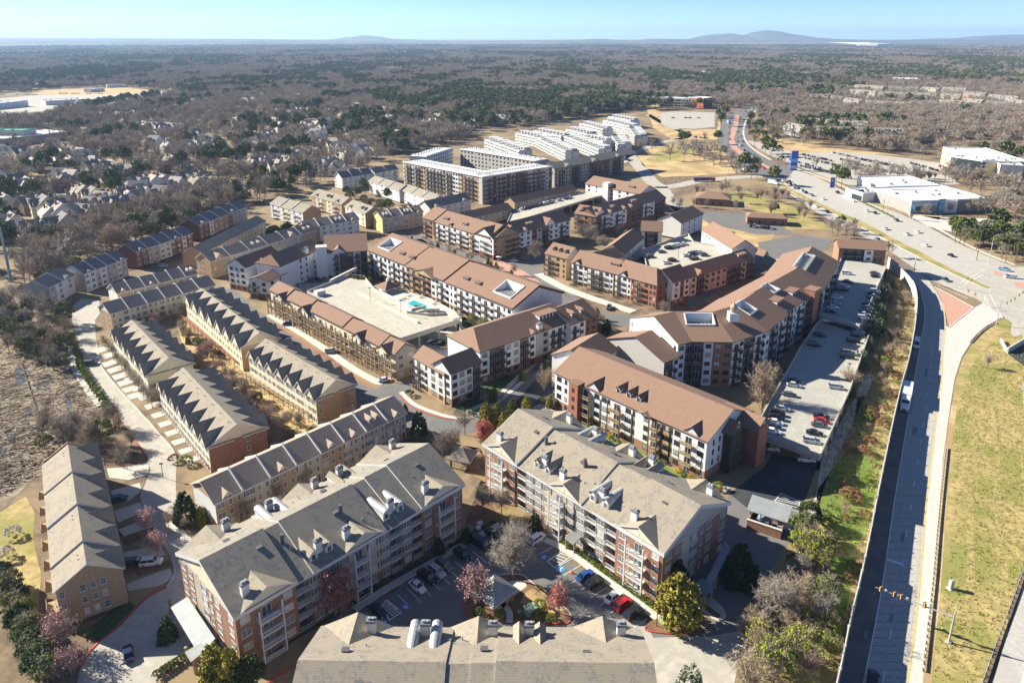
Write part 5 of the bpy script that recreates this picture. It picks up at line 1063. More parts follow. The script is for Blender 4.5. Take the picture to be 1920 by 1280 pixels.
pc = [G(*p, 6.2) for p in [(706,543),(766,584),(803,589),(840,587),(866,598),(852,582),(805,558),(762,546),(722,538)]]; b = MB(); b.prism([(p.x,p.y) for p in pc], 0, 6.2); b.build('terrace_slab', concw, pt)
pw = M('pool_water',(.03,.42,.42),.08,.1,.5,spec=.6)
wq = smooth([G(*p, 6.25) for p in [(764,569),(775,563),(784,566),(798,571),(806,578),(819,582),(816,585),(804,582),(796,582),(788,576),(774,574),(764,569)]], 4)[:-1]; b = MB(); b.face([(p.x,p.y,6.22) for p in wq]); b.build('pool_water', pw, pt); wq = [p for p in wq]; cpn = sum(wq, Vector((0,0)))/len(wq); b = MB(); b.face([(cpn.x+(p.x-cpn.x)*1.12,cpn.y+(p.y-cpn.y)*1.12,6.21) for p in wq]); b.build('pool_edge', white, pt)
for i,(x,y) in enumerate(((752,563),(758,560),(779,573),(784,576),(800,584),(806,588),(812,590),(768,555),(790,558),(815,570))): g = G(x,y,6.3); o = empty('sun_lounger',(g.x,g.y,6.2),.6); tag(o,'dark sun lounger on the pool terrace, %s from left' % ['first','second','fourth','fifth','seventh','eighth','ninth','third','sixth','tenth'][i],'sun lounger','loungers round the pool'); b = MB(); b.box(-1,.5,-.35,.35,.3,.4); b.build('seat', M('lounger_dark',(.10,.06,.05),.8), o); b = MB(); b.face([(.5,-.35,.38),(1.1,-.35,.8),(1.1,.35,.8),(.5,.35,.38)]); b.build('backrest', MATS['lounger_dark'], o)
# pool pavilion (hipped)
def pavilion(label, px, py, z0, w, h, rise, rot, rm, pm, name='pavilion', cup=False, seams=False):
    g = G(px, py, z0); r = empty(name, (g.x,g.y,z0), rot); tag(r, label, name)
    for sx in (-1,1):
        for sy in (-1,1): b = MB(); b.box(sx*w*.42-.2,sx*w*.42+.2,sy*w*.42-.2,sy*w*.42+.2,0,h); b.build('post', pm, r)
    b = MB(); hw = w/2+.4; c = [(-hw,-hw,h),(hw,-hw,h),(hw,hw,h),(-hw,hw,h)]
    for i in range(4): b.face([c[i],c[(i+1) % 4],(0,0,h+rise)],0); a, q = c[i], c[(i+1) % 4]; b.face([(a[0],a[1],h-.25),(q[0],q[1],h-.25),q,a],1)
    b.face([(x,y,h-.25) for x,y,_ in c][::-1],1); b.build('roof', [rm, trim], r)
    if seams:
        b = MB()
        for i in range(4):
            a, q = Vector(c[i]), Vector(c[(i+1) % 4]); ap = Vector((0,0,h+rise))
            for k in range(1,9):
                p = a.lerp(q,k/9); t = 1-abs(k/9-.5)*2; e = p.lerp((ap+((a+q)/2-ap)*0), 0); m_ = (a+q)/2; top = p+(ap-m_)*min(1,t) ; b.tube(p+Vector((0,0,.04)), top+Vector((0,0,.05)), .04,.04,3)
        b.build('seam', galv, r)
    if cup: b = MB(); b.box(-.5,.5,-.5,.5,h+rise-.5,h+rise+.9); b.build('roof_cap', white, r)
    return r
pavilion('white-posted pool pavilion with hipped brown roof beside the turquoise pool',728,548,5.2,8,3,2.6,.75,rf_brown,white,cup=True)
pavilion('square seamed-metal pavilion with brick piers on the car park island',926,1128,0,6.4,3.2,2.4,-.75,metal,brick_tan,seams=True)
pavilion('small dark-roofed pavilion among bare trees between the two grey-roofed blocks',868,870,0,6,3,2.2,-.3,rf_char,woodd)
# right-hand decks
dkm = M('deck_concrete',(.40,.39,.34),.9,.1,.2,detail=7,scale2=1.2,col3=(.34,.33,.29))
dk2 = deck('parking_deck','near parking deck with a sunlit lower half, right of the brown blocks',[(1412,812),(1440,822),(1537,857),(1592,735),(1628,632),(1536,602),(1500,655)],4.2,1.2,1.0,dkm,noP=(4,))
dk3 = deck('parking_deck','far higher parking deck in full building shade full of parked cars',[(1535,590),(1612,612),(1662,500),(1580,480)],6.6,1.2,1.0,dkm,noP=(2,))
dk4 = deck('parking_deck','upper parking deck in the middle of the brown village with rows of cars',[(1215,510),(1300,520),(1415,475),(1300,455),(1290,440),(1205,470)],5.5,1.0,.9,deckm)
sheet('deck_side_path', [(1540,860),(1625,700),(1640,704),(1600,790),(1550,900),(1520,1000),(1500,1000),(1530,925)], conc, Z2)
bx = deck('parking_deck','sunlit upper car park strip behind the red-awning building',[(950,420),(1100,375),(1180,352),(1150,345),(1090,362),(960,398)],5.0,.8,.6,deckm)
# dumpster enclosure, brick, with sloping sheet roof
B = Bld('bin_store','brick bin store with a pale sloping sheet roof beside the service lot','bin store',(1401,974),(1465,995),2.4,6.5)
b = MB(); b.box(0,B.L,0,.4,0,2.4); b.box(0,.4,.41,6.5,0,2.4); b.box(B.L-.4,B.L,.41,6.5,0,2.4); b.box(.41,B.L-.41,6.1,6.5,0,3.6); b.build('wall', brick, B.root)
b = MB(); b.box(-.15,B.L+.15,-.1,.5,2.403,2.55); b.build('coping', concw, B.root)
b = MB(); b.face([(-.8,2.2,3.6),(B.L+.8,2.2,3.6),(B.L+.8,7.2,4.9),(-.8,7.2,4.9)]); b.face([(-.8,2.2,3.4),(-.8,7.2,4.7),(B.L+.8,7.2,4.7),(B.L+.8,2.2,3.4)]); b.face([(-.8,2.2,3.4),(B.L+.8,2.2,3.4),(B.L+.8,2.2,3.6),(-.8,2.2,3.6)]); b.build('sheet_roof', metal, B.root)
for x in (.2,B.L*.33,B.L*.66,B.L-.2): b = MB(); b.box(x-.12,x+.12,2.4,2.64,0,3.5); b.build('post', woodd, B.root)
for i,x in enumerate((3,8,12.5)):
    c = B.world(x,3.6); o = empty('skip', (c.x,c.y,.1), B.root.rotation_euler.z); tag(o, ['blue rubbish skip at the left of the brick bin store','white-lidded rubbish skip in the middle of the bin store','blue rubbish skip at the right end of the bin store'][i],'skip')
    b = MB(); b.box(-1.5,1.5,-1,1,0,1.5); b.build('bin', M('skip_blue',(.05,.15,.32),.6) , o); b = MB(); b.box(-1.55,1.55,-1.05,1.05,1.5,1.6); b.build('lid', white if i == 1 else M('lid_blue',(.3,.4,.5),.6), o)
# ---- noise wall beside the highway, built panel by panel
WB = [(1545,1400),(1560,1330),(1572,1280),(1590,1190),(1615,1085),(1640,960),(1655,887),(1670,815),(1685,750),(1699,700),(1709,650),(1714,615),(1716,585),(1714,562),(1706,542),(1690,524),(1672,508),(1655,497)]
wp = smooth([G(*p) for p in WB], 5); acc = [0]
for i in range(1,len(wp)): acc.append(acc[-1]+(wp[i]-wp[i-1]).length)
def along(s):
    for i in range(1,len(wp)):
        if acc[i] >= s: return wp[i-1].lerp(wp[i],(s-acc[i-1])/max(1e-6,acc[i]-acc[i-1]))
    return wp[-1]
nw = empty('noise_wall', (wp[0].x,wp[0].y,0)); tag(nw, 'long pale concrete noise wall stepping along the shaded edge of the highway', 'noise wall'); PL = 6.0; npan = int(acc[-1]/PL); c0 = wp[0]
for i in range(npan):
    a, q = along(i*PL)-c0, along((i+1)*PL)-c0; t = i/npan; h = 5.9 - .45*(int(i/4) % 3)
    b = MB(); b.obox(a.lerp(q,.02), a.lerp(q,.98), .22, 0, h); b.build('panel', concw, nw)
    b = MB(); b.obox(a-(q-a).normalized()*.22, a+(q-a).normalized()*.22, .5, 0, h+.15); b.build('post', conca, nw)
# guard rails
def guardrail(label, px, h=.75):
    P = smooth([G(*p) for p in px], 4); c = P[0]; r = empty('guard_rail', (c.x,c.y,0)); tag(r, label, 'guard rail'); b = MB(); L_ = offs(P,.06); R_ = offs(P,-.06)
    for i in range(len(P)-1):
        a, d, e, f = [p-c for p in (L_[i],L_[i+1],R_[i+1],R_[i])]
        for z0, z1 in ((h-.32,h-.17),(h-.13,h)): b.face([(a.x,a.y,z0),(d.x,d.y,z0),(d.x,d.y,z1),(a.x,a.y,z1)]); b.face([(f.x,f.y,z0),(e.x,e.y,z0),(e.x,e.y,z1),(f.x,f.y,z1)]); b.face([(a.x,a.y,z1),(d.x,d.y,z1),(e.x,e.y,z1),(f.x,f.y,z1)])
    b.build('rail', galv, r); s = 0; tot = 0
    pm = cached(('gp',), lambda: (lambda q: (q.box(-.09,.09,-.09,.09,0,.72), q.mesh('post', woodd))[1])(MB()))
    for i in range(len(P)-1):
        d = P[i+1]-P[i]
        while s < d.length: p = P[i]+d.normalized()*s-c; put('post', pm, r, (p.x+.15,p.y,0)); s += 1.9
        s -= d.length
    return r
guardrail('galvanised guard rail between the highway edge and the grass, lower right', [(1729,1258),(1738,1180),(1749,1080),(1756,1000),(1764,920),(1773,840)]); guardrail('galvanised guard rail at the lower right corner beside the second road', [(1838,1290),(1870,1200),(1900,1120),(1925,1050)]); guardrail('short curved guard rail on the grass corner below the junction', [(1818,643),(1835,625),(1852,612),(1868,606)])
sheet('second_road', [(1850,1320),(1885,1200),(1925,1080),(2060,1000),(2060,1320)], road_c, Z2); sheet('lit_shoulder', [(1905,1320),(1935,1180),(1990,1100),(2080,1000),(2080,1330)], concw, Z2+.01)
# culvert
g = G(1910,655); r = empty('culvert_headwall', (g.x,g.y,0)); tag(r, 'white concrete culvert wall sinking into the grass at the right edge', 'culvert wall'); 
for a, q, h in (((1876,640),(1888,662),1.4),((1888,662),(1925,640),2.2)): A, Q = G(*a)-g, G(*q)-g; b = MB(); b.obox(A,Q,.5,0,h); b.build('wall', concw, r)
sheet('culvert_basin', [(1890,664),(1925,644),(1960,660),(1925,690)], asph_d, Z3)
# traffic signals
def head(root, x, y, z, rot=0, lit=0):
    o = put('signal_head', cached(('sh1',), lambda: (lambda b: (b.box(-.22,.22,-.16,.16,-1.1,0,0), b.box(-.32,.32,.1,.13,-1.2,.1,1), [b.tube((0,-.17,-.2-.35*k),(0,-.3,-.2-.35*k),.13,.14,8,1) for k in range(3)], b.mesh('signal_head',[M('signal_yellow',(.62,.32,.06),.5),trimd]))[3])(MB())), root, (x,y,z), rot); return o
g = G(1778.7,1203.6); r = empty('signal_mast', (g.x,g.y,0)); tag(r,'white mast arm with four amber signal heads reaching over the highway','signal mast')
b = MB(); b.tube((0,0,0),(0,0,6.9),.22,.16,8,0,True); b.tube((0,0,0),(0,0,.35),.6,.5,8,0,True); b.build('mast', galv, r)
e = G(1640,1105,5.6)-g; b = MB(); b.tube((0,0,6.0),(e.x,e.y,6.3),.17,.07,6); b.build('arm', galv, r)
for t in (.22*0+.36,.66,.75,.93): head(r, e.x*t, e.y*t, 6.9, .2)
for t in (.58,.70,.86): b = MB(); b.box(e.x*t-.2,e.x*t+.2,e.y*t-.2,e.y*t+.2,6.3,6.6); b.build('sensor', galv, r)
b = MB(); b.tube((0,0,6.9),(.9,1.0,7.6),.06,.05,5); b.tube((.9,1.0,7.5),(1.3,1.4,7.5),.14,.1,6); b.build('lamp_arm', galv, r)
g = G(1782,1103); r = empty('control_cabinet',(g.x,g.y,0),.3); tag(r,'grey signal control cabinet standing in the roadside grass','cabinet'); b = MB(); b.box(-.45,.45,-.35,.35,.2,2.3); b.build('cabinet_body', galv, r); b = MB(); b.box(-.7,.7,-.6,.6,0,.2); b.build('base', concw, r)
def pole(label, px, py, h, r0=.16, m=None, name='utility_pole', arms=(), lean=0, cat=None, parts=None, heads=None):
    g = G(px,py); r = empty(name,(g.x,g.y,0)); tag(r,label,cat or name.replace('_',' ')); b = MB(); b.tube((0,0,0),(lean,0,h),r0,r0*.6,7,0,True); b.build('pole', m or woodd, r)
    for (z, w, a) in arms: b = MB(); b.tube((-w/2*math.cos(a),-w/2*math.sin(a),z),(w/2*math.cos(a),w/2*math.sin(a),z),.09,.09,4); b.build('crossarm', m or woodd, r)
    return r
steel = M('steel_blue',(.16,.27,.33),.5)
pole('tall blue-green steel pole at the left edge of the picture', 21,528, 27,.75,steel,'power_pole')
for lab,x,y,h,m in (('tall white steel signal pole by the trees right of the main road',1853.3,496,15,galv),('wooden pole carrying wires left of the tall white pole',1831,488,17,woodd),('white signal pole beside the end of the noise wall',1713,512,9,concw),('tall pale signal pole on the grass corner of the junction',1867.5,610,12,galv),('wooden pole at the right edge among the pines',1902,496,15,woodd),('wooden pole carrying wires at the junction shops',1885,492,13,woodd),('timber pole by the showroom hedge',1655,398,9,woodd),('grey pole in front of the showroom sign',1661,406,11,galv)): pole(lab,x,y,h,.2,m,arms=[(h-1,2.4,.4)] if m is woodd else ())
pole('pair of steel signal poles at the upper junction, left one',1366,328,13,.2,galv,'signal_pole'); pole('white mast before the traffic queue at the upper junction',1392,320,5,.3,white,'signal_pole')
for i,(x,y,h) in enumerate(((1262,356,12),(1301,365,10),(1248,250,10),(1232,150,12),(1236,200,12),(1283,300,12),(1330,352,9),(1240,178,11))): pole('slim grey street pole near the %s' % ['field corner','fire-truck lane','wooded bank','far office drive','office left end','grassy field','hedge of the restaurant','office lot'][i],x,y,h,.15,galv,'street_pole')
# span wires with signal heads
g = G(1867.5,610); r = empty('signal_span',(g.x,g.y,0)); tag(r,'span wire with amber signal heads over the right side of the junction','signal span')
for i,(x,y) in enumerate(((1888,568),(1895,564),(1903,560),(1911,553),(1918,548))): p = G(x,y,6.5)-g; head(r,p.x,p.y,7.0,1.0)
p0 = G(1880,571,6.8)-g; p1 = G(1935,538,7)-g; b = MB(); b.tube((p0.x,p0.y,7.1),(p1.x,p1.y,7.1),.04,.04,3); b.tube((0,0,11),(p0.x,p0.y,7.1),.03,.03,3); b.build('wire', trimd, r)
g = G(1816,545,6.5); r = empty('signal_span',(g.x,g.y,0)); tag(r,'two hanging amber signal heads above the left lanes of the junction','signal span'); head(r,0,0,6.9); p = G(1829,551,6.5)-g; head(r,p.x,p.y,6.9); b = MB(); b.tube((-8,3,7.2),(p.x+10,p.y-3,7.2),.04,.04,3); b.build('wire', trimd, r)
for (a,q,lab) in (((1831,488,16),(1902,496,14),'wires between the two wooden poles at the right edge'),((1746,430,10),(1831,488,16),'long wires rising to the wooden pole by the pines')):
    A,Q = G(a[0],a[1]),G(q[0],q[1]); r = empty('power_line',(A.x,A.y,0)); tag(r,lab,'power line')
    for k in (-1,0,1):
        b = MB(); pr = None
        for t in range(9): p = A.lerp(Q,t/8)-A; z = a[2]+(q[2]-a[2])*t/8-2*math.sin(math.pi*t/8); c = Vector((p.x,p.y+k*.8,z)); (b.tube(pr,c,.035,.035,3) if pr else None); pr = c
        b.build('wire', trimd, r)
# signs
g = G(1487,319); r = empty('pylon_sign',(g.x,g.y,0),.1); tag(r,'blue and violet illuminated pylon sign by the car park entrance','sign'); b = MB(); b.box(-3.1,3.1,-.7,.7,0,17,0); b.build('sign_body', M('sign_blue',(.06,.10,.45),.4), r); b = MB(); b.box(-3.0,3.0,-.75,-.71,7,10,0); b.box(-3.0,3.0,-.75,-.71,1,4,1); b.build('sign_band', [M('sign_cyan',(.10,.5,.75),.4), M('sign_grey',(.5,.5,.55),.5)], r)
g = G(1560,352); r = empty('pylon_sign',(g.x,g.y,0),-.4); tag(r,'blue pylon sign with a white emblem leaning over the showroom bed','sign'); b = MB(); b.box(-1.6,1.6,-.5,.5,0,8,0); b.build('sign_body', M('sign_navy',(.03,.08,.3),.4), r); b = MB(); b.box(-.5,-.2,-.55,-.51,5,6.6); b.box(.2,.5,-.55,-.51,5,6.6); b.box(-.19,.19,-.55,-.51,5.6,5.95); b.build('emblem', white, r)
g = G(1708,412); r = empty('pylon_sign',(g.x,g.y,0),.1); tag(r,'blue-topped shop directory sign beside the clipped round hedge','sign'); b = MB(); b.box(-1.6,1.6,-.3,.3,7,8.6,0); b.build('sign_top', M('sign_cyan',(.10,.5,.75),.4), r); b = MB(); [b.box(-1.1,1.1,-.25,.25,2+k*.85,2.6+k*.85) for k in range(5)]; b.build('sign_board', M('sign_dark',(.08,.08,.12),.5), r); b = MB(); b.box(-1.2,-1.0,-.1,.1,0,7); b.box(1.0,1.2,-.1,.1,0,7); b.build('post', white, r)
# lamps on decks and streets
def lamp(label, px, py, z0, h, m=None):
    g = G(px,py,z0); r = empty('street_lamp',(g.x,g.y,z0)); tag(r,label,'street lamp'); b = MB(); b.tube((0,0,0),(0,0,h),.1,.07,6); b.build('pole', m or trimd, r); b = MB(); b.box(-.45,.45,-.25,.25,h,h+.25); b.build('lamp_head', m or trimd, r)
lamp('lamp post on the sunlit upper deck near the brown pavilion',694.5,565,6.6,6); lamp('lamp post on the sunlit upper deck near the pool',752,590,6.6,6); lamp('tall white lamp post where the deck meets the shaded yard',818.5,632,.1,15,white); lamp('lamp post at the deck edge beside the conifer clump',641,532,.1,8); lamp('lamp post by the right-hand grass strip near the green transformer',1231,1173,.1,3.6); lamp('lamp post at the lower end of the left street corner island',306,895,.1,4.2); lamp('lamp post on the parapet of the near right-hand deck',1590,705,4.2,4.5)
lamp('tall lamp post in the middle of the upper village deck',1271,494,5.5,9)
# transformer boxes
for lab,x,y,s in (('large green transformer box on the car park island',995,1150,1.5),('small pale green transformer box beside the yellow-green conifer',1244,1166,1.0),('white utility box on the island mulch left of the large transformer',974,1149,.5),('grey utility box in the shade beside the front row of cars',900,985,.8),('grey utility box on its pad below the shaded corner',897,993,.7),('pale utility box by the hedge corner of the service lot',1362,920,.8),('green transformer on the yellow grass at the street corner',880,775,.9)):
    g = G(x,y); o = empty('utility_box',(g.x,g.y,.15),.5); tag(o,lab,'utility box'); b = MB(); b.box(-s*.8,s*.8,-s*.6,s*.6,0,s*1.0,0); b.box(-s*.85,s*.85,-s*.65,s*.65,s*1.0,s*1.1,0); b.build('cabinet_body', M('box_green',(.22,.32,.22),.6) if 'green' in lab or 'transformer' in lab else M('box_pale',(.55,.57,.52),.6), o)
g = G(1072,1074); o = empty('traffic_cone',(g.x,g.y,.1)); tag(o,'orange traffic cone in the empty bay left of the blue car','cone'); b = MB(); b.tube((0,0,0),(0,0,.8),.25,.05,8); b.box(-.35,.35,-.35,.35,-.02,.03); b.build('cone', M('cone_orange',(.6,.12,.03),.6), o)
# ------------------------------------------------------------------ trees
bark = M('bark',(.17,.135,.10),.95,.25,2); barkp = M('bark_pine',(.20,.13,.085),.95,.25,2)
def leafm(name, c, c2, rnd=.25):
    return M(name, c, .85, 0, .9, col2=c2, detail=2, rnd=rnd, spec=.12)
tw_g = leafm('twigs_grey',(.41,.36,.30),(.28,.24,.195)); tw_b = leafm('twigs_brown',(.42,.33,.24),(.29,.22,.155)); tw_p = leafm('buds_pink',(.55,.27,.27),(.42,.22,.22),.15); tw_r = leafm('buds_red',(.55,.16,.12),(.40,.13,.11),.1)
lf_o = leafm('needles_olive',(.36,.31,.055),(.18,.18,.04),.15); lf_d = leafm('leaves_dark',(.085,.115,.04),(.045,.065,.025)); lf_m = leafm('leaves_mid',(.19,.22,.05),(.09,.12,.035)); lf_l = leafm('leaves_lime',(.30,.33,.05),(.15,.20,.03),.15)
lf_p = leafm('needles_pine',(.17,.19,.055),(.08,.105,.035)); lf_y = leafm('blossom_yellow',(.65,.48,.03),(.35,.30,.03),.1); lf_w = leafm('blossom_white',(.70,.66,.60),(.5,.45,.4),.1); lf_b = leafm('needles_blue',(.12,.16,.085),(.06,.09,.045)); dry = leafm('leaves_russet',(.30,.17,.09),(.2,.11,.06))
R = random.Random(11)
def rv(r): 
    while True:
        v = Vector((r.uniform(-1,1), r.uniform(-1,1), r.uniform(-1,1)))
        if .05 < v.length < 1: return v.normalized()
def bare(seed, h=10.0, nl=44, ns=11, nt=5, rad=.36, w=.035, low=.3, vase=False, blossom=0):
    r = random.Random(seed); t = MB(); c = MB(); tip = Vector((r.uniform(-.3,.3), r.uniform(-.3,.3), h*.75)); t.tube((0,0,-.2),(0,0,h*low),.018*h,.014*h,6); t.tube((0,0,h*low),tip,.014*h,.003*h,5)
    def stick(p, q, ww, b=c):
        d = (q-p); u = d.cross(rv(r)).normalized()*ww; b.face([p-u,p+u,q+u*.35,q-u*.35])
    for i in range(nl):
        a = r.uniform(0,6.283); el = r.uniform(-.25,1.0); rr = h*rad*r.uniform(.75,1.05); e = Vector((math.cos(a)*rr*math.cos(el*1.3), math.sin(a)*rr*math.cos(el*1.3), h*(.56+.44*math.sin(el*1.45))))
        if vase: e = Vector((math.cos(a)*rr*(.35+.5*el), math.sin(a)*rr*(.35+.5*el), h*(.75+.25*r.random())))
        z0 = min(h*low+(e.z-h*low)*.45*r.random(), e.z*.8); s = Vector((0,0,max(h*low*.8,z0))); m = s.lerp(e,.5)+Vector((0,0,h*.03)); 
        t.tube(s,m,.006*h,.004*h,3); t.tube(m,e,.004*h,.0015*h,3)
        for j in range(ns):
            k = .25+.75*r.random(); p = s.lerp(m,k*2) if k < .5 else m.lerp(e,k*2-1); d = ((e-s).normalized()*.5+rv(r)*.9+Vector((0,0,.35))).normalized(); L = h*.13*r.uniform(.6,1.2); q = p+d*L; stick(p,q,w*1.1)
            for n in range(nt):
                f = r.uniform(.3,1); o = p.lerp(q,f); dd = (d*.6+rv(r)).normalized()*h*.065*r.uniform(.6,1.3); stick(o,o+dd,w*.7)
                if blossom and r.random() < blossom: z = o+dd; u = rv(r)*h*.014; v = u.cross(rv(r)).normalized()*h*.014; c.face([z-u-v,z+u-v,z+u+v,z-u+v],1)
    return t, c
def leafy(seed, h=10.0, shape='round', nc=60, nq=42, q=.022, rad=.4, z0=.12, trunk=.2, cr=.1):
    r = random.Random(seed); t = MB(); c = MB(); t.tube((0,0,-.2),(0,0,h*(trunk+.4)),.02*h,.008*h,6)
    for i in range(nc):
        a = r.uniform(0,6.283); k = r.random()
        if shape == 'cone': f = 1-(1-k)**.62; f = 1-math.sqrt(1-k) ; z = z0+(1-z0)*f; rr = rad*(1-f)**.8*r.uniform(.75,1.05)+.01; C = Vector((math.cos(a)*rr,math.sin(a)*rr,z))*h
        elif shape == 'flame': f = k; z = z0+(1-z0)*f; rr = rad*math.sin(math.pi*min(1,(f*.8+.2)))**.8*r.uniform(.7,1.0)*(1 if f<.8 else .5); C = Vector((math.cos(a)*rr,math.sin(a)*rr,z))*h
        elif shape == 'pine': z = r.uniform(.58,1.0); rr = rad*math.sqrt(max(.05,1-((z-.68)/.34)**2))*math.sqrt(r.random()); C = Vector((math.cos(a)*rr,math.sin(a)*rr,z))*h; t.tube((0,0,(z-.08)*h),C,.005*h,.002*h,3)
        else: v = rv(r); v.z = abs(v.z)*1.0-.25; C = Vector((v.x*rad,v.y*rad,z0+(1-z0)*(.5+.5*v.z*.95)))*h; C = Vector((C.x*r.uniform(.75,1),C.y*r.uniform(.75,1),C.z))
        cs = cr*h*r.uniform(.6,1.2)*(.5 if shape in ('cone','flame') and C.z > .8*h else 1)
        for j in range(nq):
            d = rv(r)*cs*r.random()**.45; d.z *= .7; p = C+d; s = q*h*r.uniform(.6,1.3); u = rv(r); v = u.cross(rv(r)).normalized()*s; u = u*s
            if p.z < .02*h: p.z = .02*h
            c.face([p-u-v,p+u-v,p+u+v,p-u+v] if j % 2 else [p-u-v,p+u,p+v*1.4])
    return t, c
PROTO = {}
def proto(kind, gen, tm, cm, cmats=None):
    t, c = gen; PROTO.setdefault(kind, []).append((t.mesh('trunk', tm), c.mesh('crown', cmats or cm)))
for s in range(4): proto('bare', bare(s), bark, tw_g)
for s in range(2): proto('bare_brown', bare(10+s), bark, tw_b)
proto('bare_big', bare(20, nl=70, ns=14, nt=6, w=.024, rad=.38), bark, tw_g)
for s in range(2): proto('pink', bare(30+s, nl=40, low=.22, rad=.42, blossom=.35), bark, tw_g, [tw_g, tw_p])
proto('red', bare(33, nl=44, low=.2, rad=.38, blossom=.6), bark, tw_r, [tw_g, tw_r]); proto('vase', bare(35, nl=60, low=.12, vase=True, rad=.6), bark, tw_b)
proto('cypress', bare(36, nl=60, low=.05, rad=.30, w=.03), bark, tw_b)
proto('rosebud', bare(37, nl=60, ns=12, low=.15, rad=.38, blossom=.95), bark, tw_r, [tw_p, tw_r])
for s in range(2): proto('conifer', leafy(40+s, shape='cone', rad=.26, nc=150, nq=34, q=.019, cr=.075, z0=.02), bark, lf_o)
proto('conifer_green', leafy(43, shape='cone', rad=.24, nc=150, nq=34, q=.019, cr=.075, z0=.02), bark, lf_m)
proto('conifer_dark', leafy(44, shape='cone', rad=.3, nc=140, nq=34, q=.02, cr=.085, z0=.03), bark, lf_d); proto('cedar', leafy(45, shape='cone', rad=.3, nc=80, nq=22, q=.014, cr=.07, z0=.03), bark, lf_b)
proto('magnolia', leafy(46, shape='flame', rad=.36, nc=190, nq=40, q=.018, cr=.08, z0=.03), bark, lf_o)
for s in range(2): proto('pine', leafy(50+s, shape='pine', rad=.27, nc=52, nq=44, q=.02, cr=.10), barkp, lf_p)
for s in range(2): proto('evergreen', leafy(54+s, rad=.38, nc=110, nq=40, q=.021, cr=.11), bark, lf_d)
def mixed(a, b, k):      # leaf clumps hung on a bare twig crown
    (t1, c1), (t2, c2) = a, b; n = len(c1.v); c1.v += c2.v; c1.f += [tuple(i+n for i in f) for f in c2.f]; c1.m += [k]*len(c2.f); return t2, c1
for s in range(2):
    proto('broadleaf', mixed(leafy(57+s, rad=.40, nc=60, nq=30, q=.018, cr=.10), bare(90+s, nl=36, ns=8, nt=3, rad=.42, low=.15), 1), bark, lf_m, [lf_m, tw_g])
    proto('lime', mixed(leafy(61+s, rad=.43, nc=64, nq=26, q=.017, cr=.10), bare(92+s, nl=40, ns=9, nt=4, rad=.46, low=.12), 1), bark, lf_l, [lf_l, tw_b])
for k, m_, sd in (('shrub', lf_m, 60), ('shrub_dark', lf_d, 61), ('shrub_lime', lf_l, 62), ('shrub_yellow', lf_y, 63), ('shrub_white', lf_w, 64), ('shrub_russet', dry, 65)):
    proto(k, leafy(sd, rad=.62, nc=40, nq=34, q=.03, cr=.16, z0=.0, trunk=.0), bark, m_)
NAMES = {'bare':'bare_tree','bare_brown':'bare_tree','bare_big':'bare_tree','pink':'redbud_tree','red':'red_maple','rosebud':'redbud_tree','vase':'bare_tree','cypress':'bald_cypress','conifer':'conifer','conifer_green':'conifer','conifer_dark':'conifer','cedar':'cedar','magnolia':'conifer','pine':'pine_tree','evergreen':'evergreen_tree','broadleaf':'broadleaf_tree','lime':'broadleaf_tree'}
def tree(kind, x, y, h, label, group=None, wide=1.0, world=False, z=0.0, seed=None):
    g = Vector((x,y)) if world else G(x,y,z); r = random.Random(int(g.x*13+g.y*7)); t, c = PROTO[kind][r.randrange(len(PROTO[kind]))]; s = h/10.0; rot = r.uniform(0,6.28)
    if kind.startswith('shrub'):
        o = put('shrub', c, None, (g.x,g.y,z), rot, (s*wide,s*wide,s)); tag(o, label, 'shrub', group); return o
    root = empty(NAMES[kind], (g.x,g.y,z), rot); root.scale = (s*wide,s*wide,s); put('trunk', t, root); put('crown', c, root); tag(root, label, 'tree', group); return root
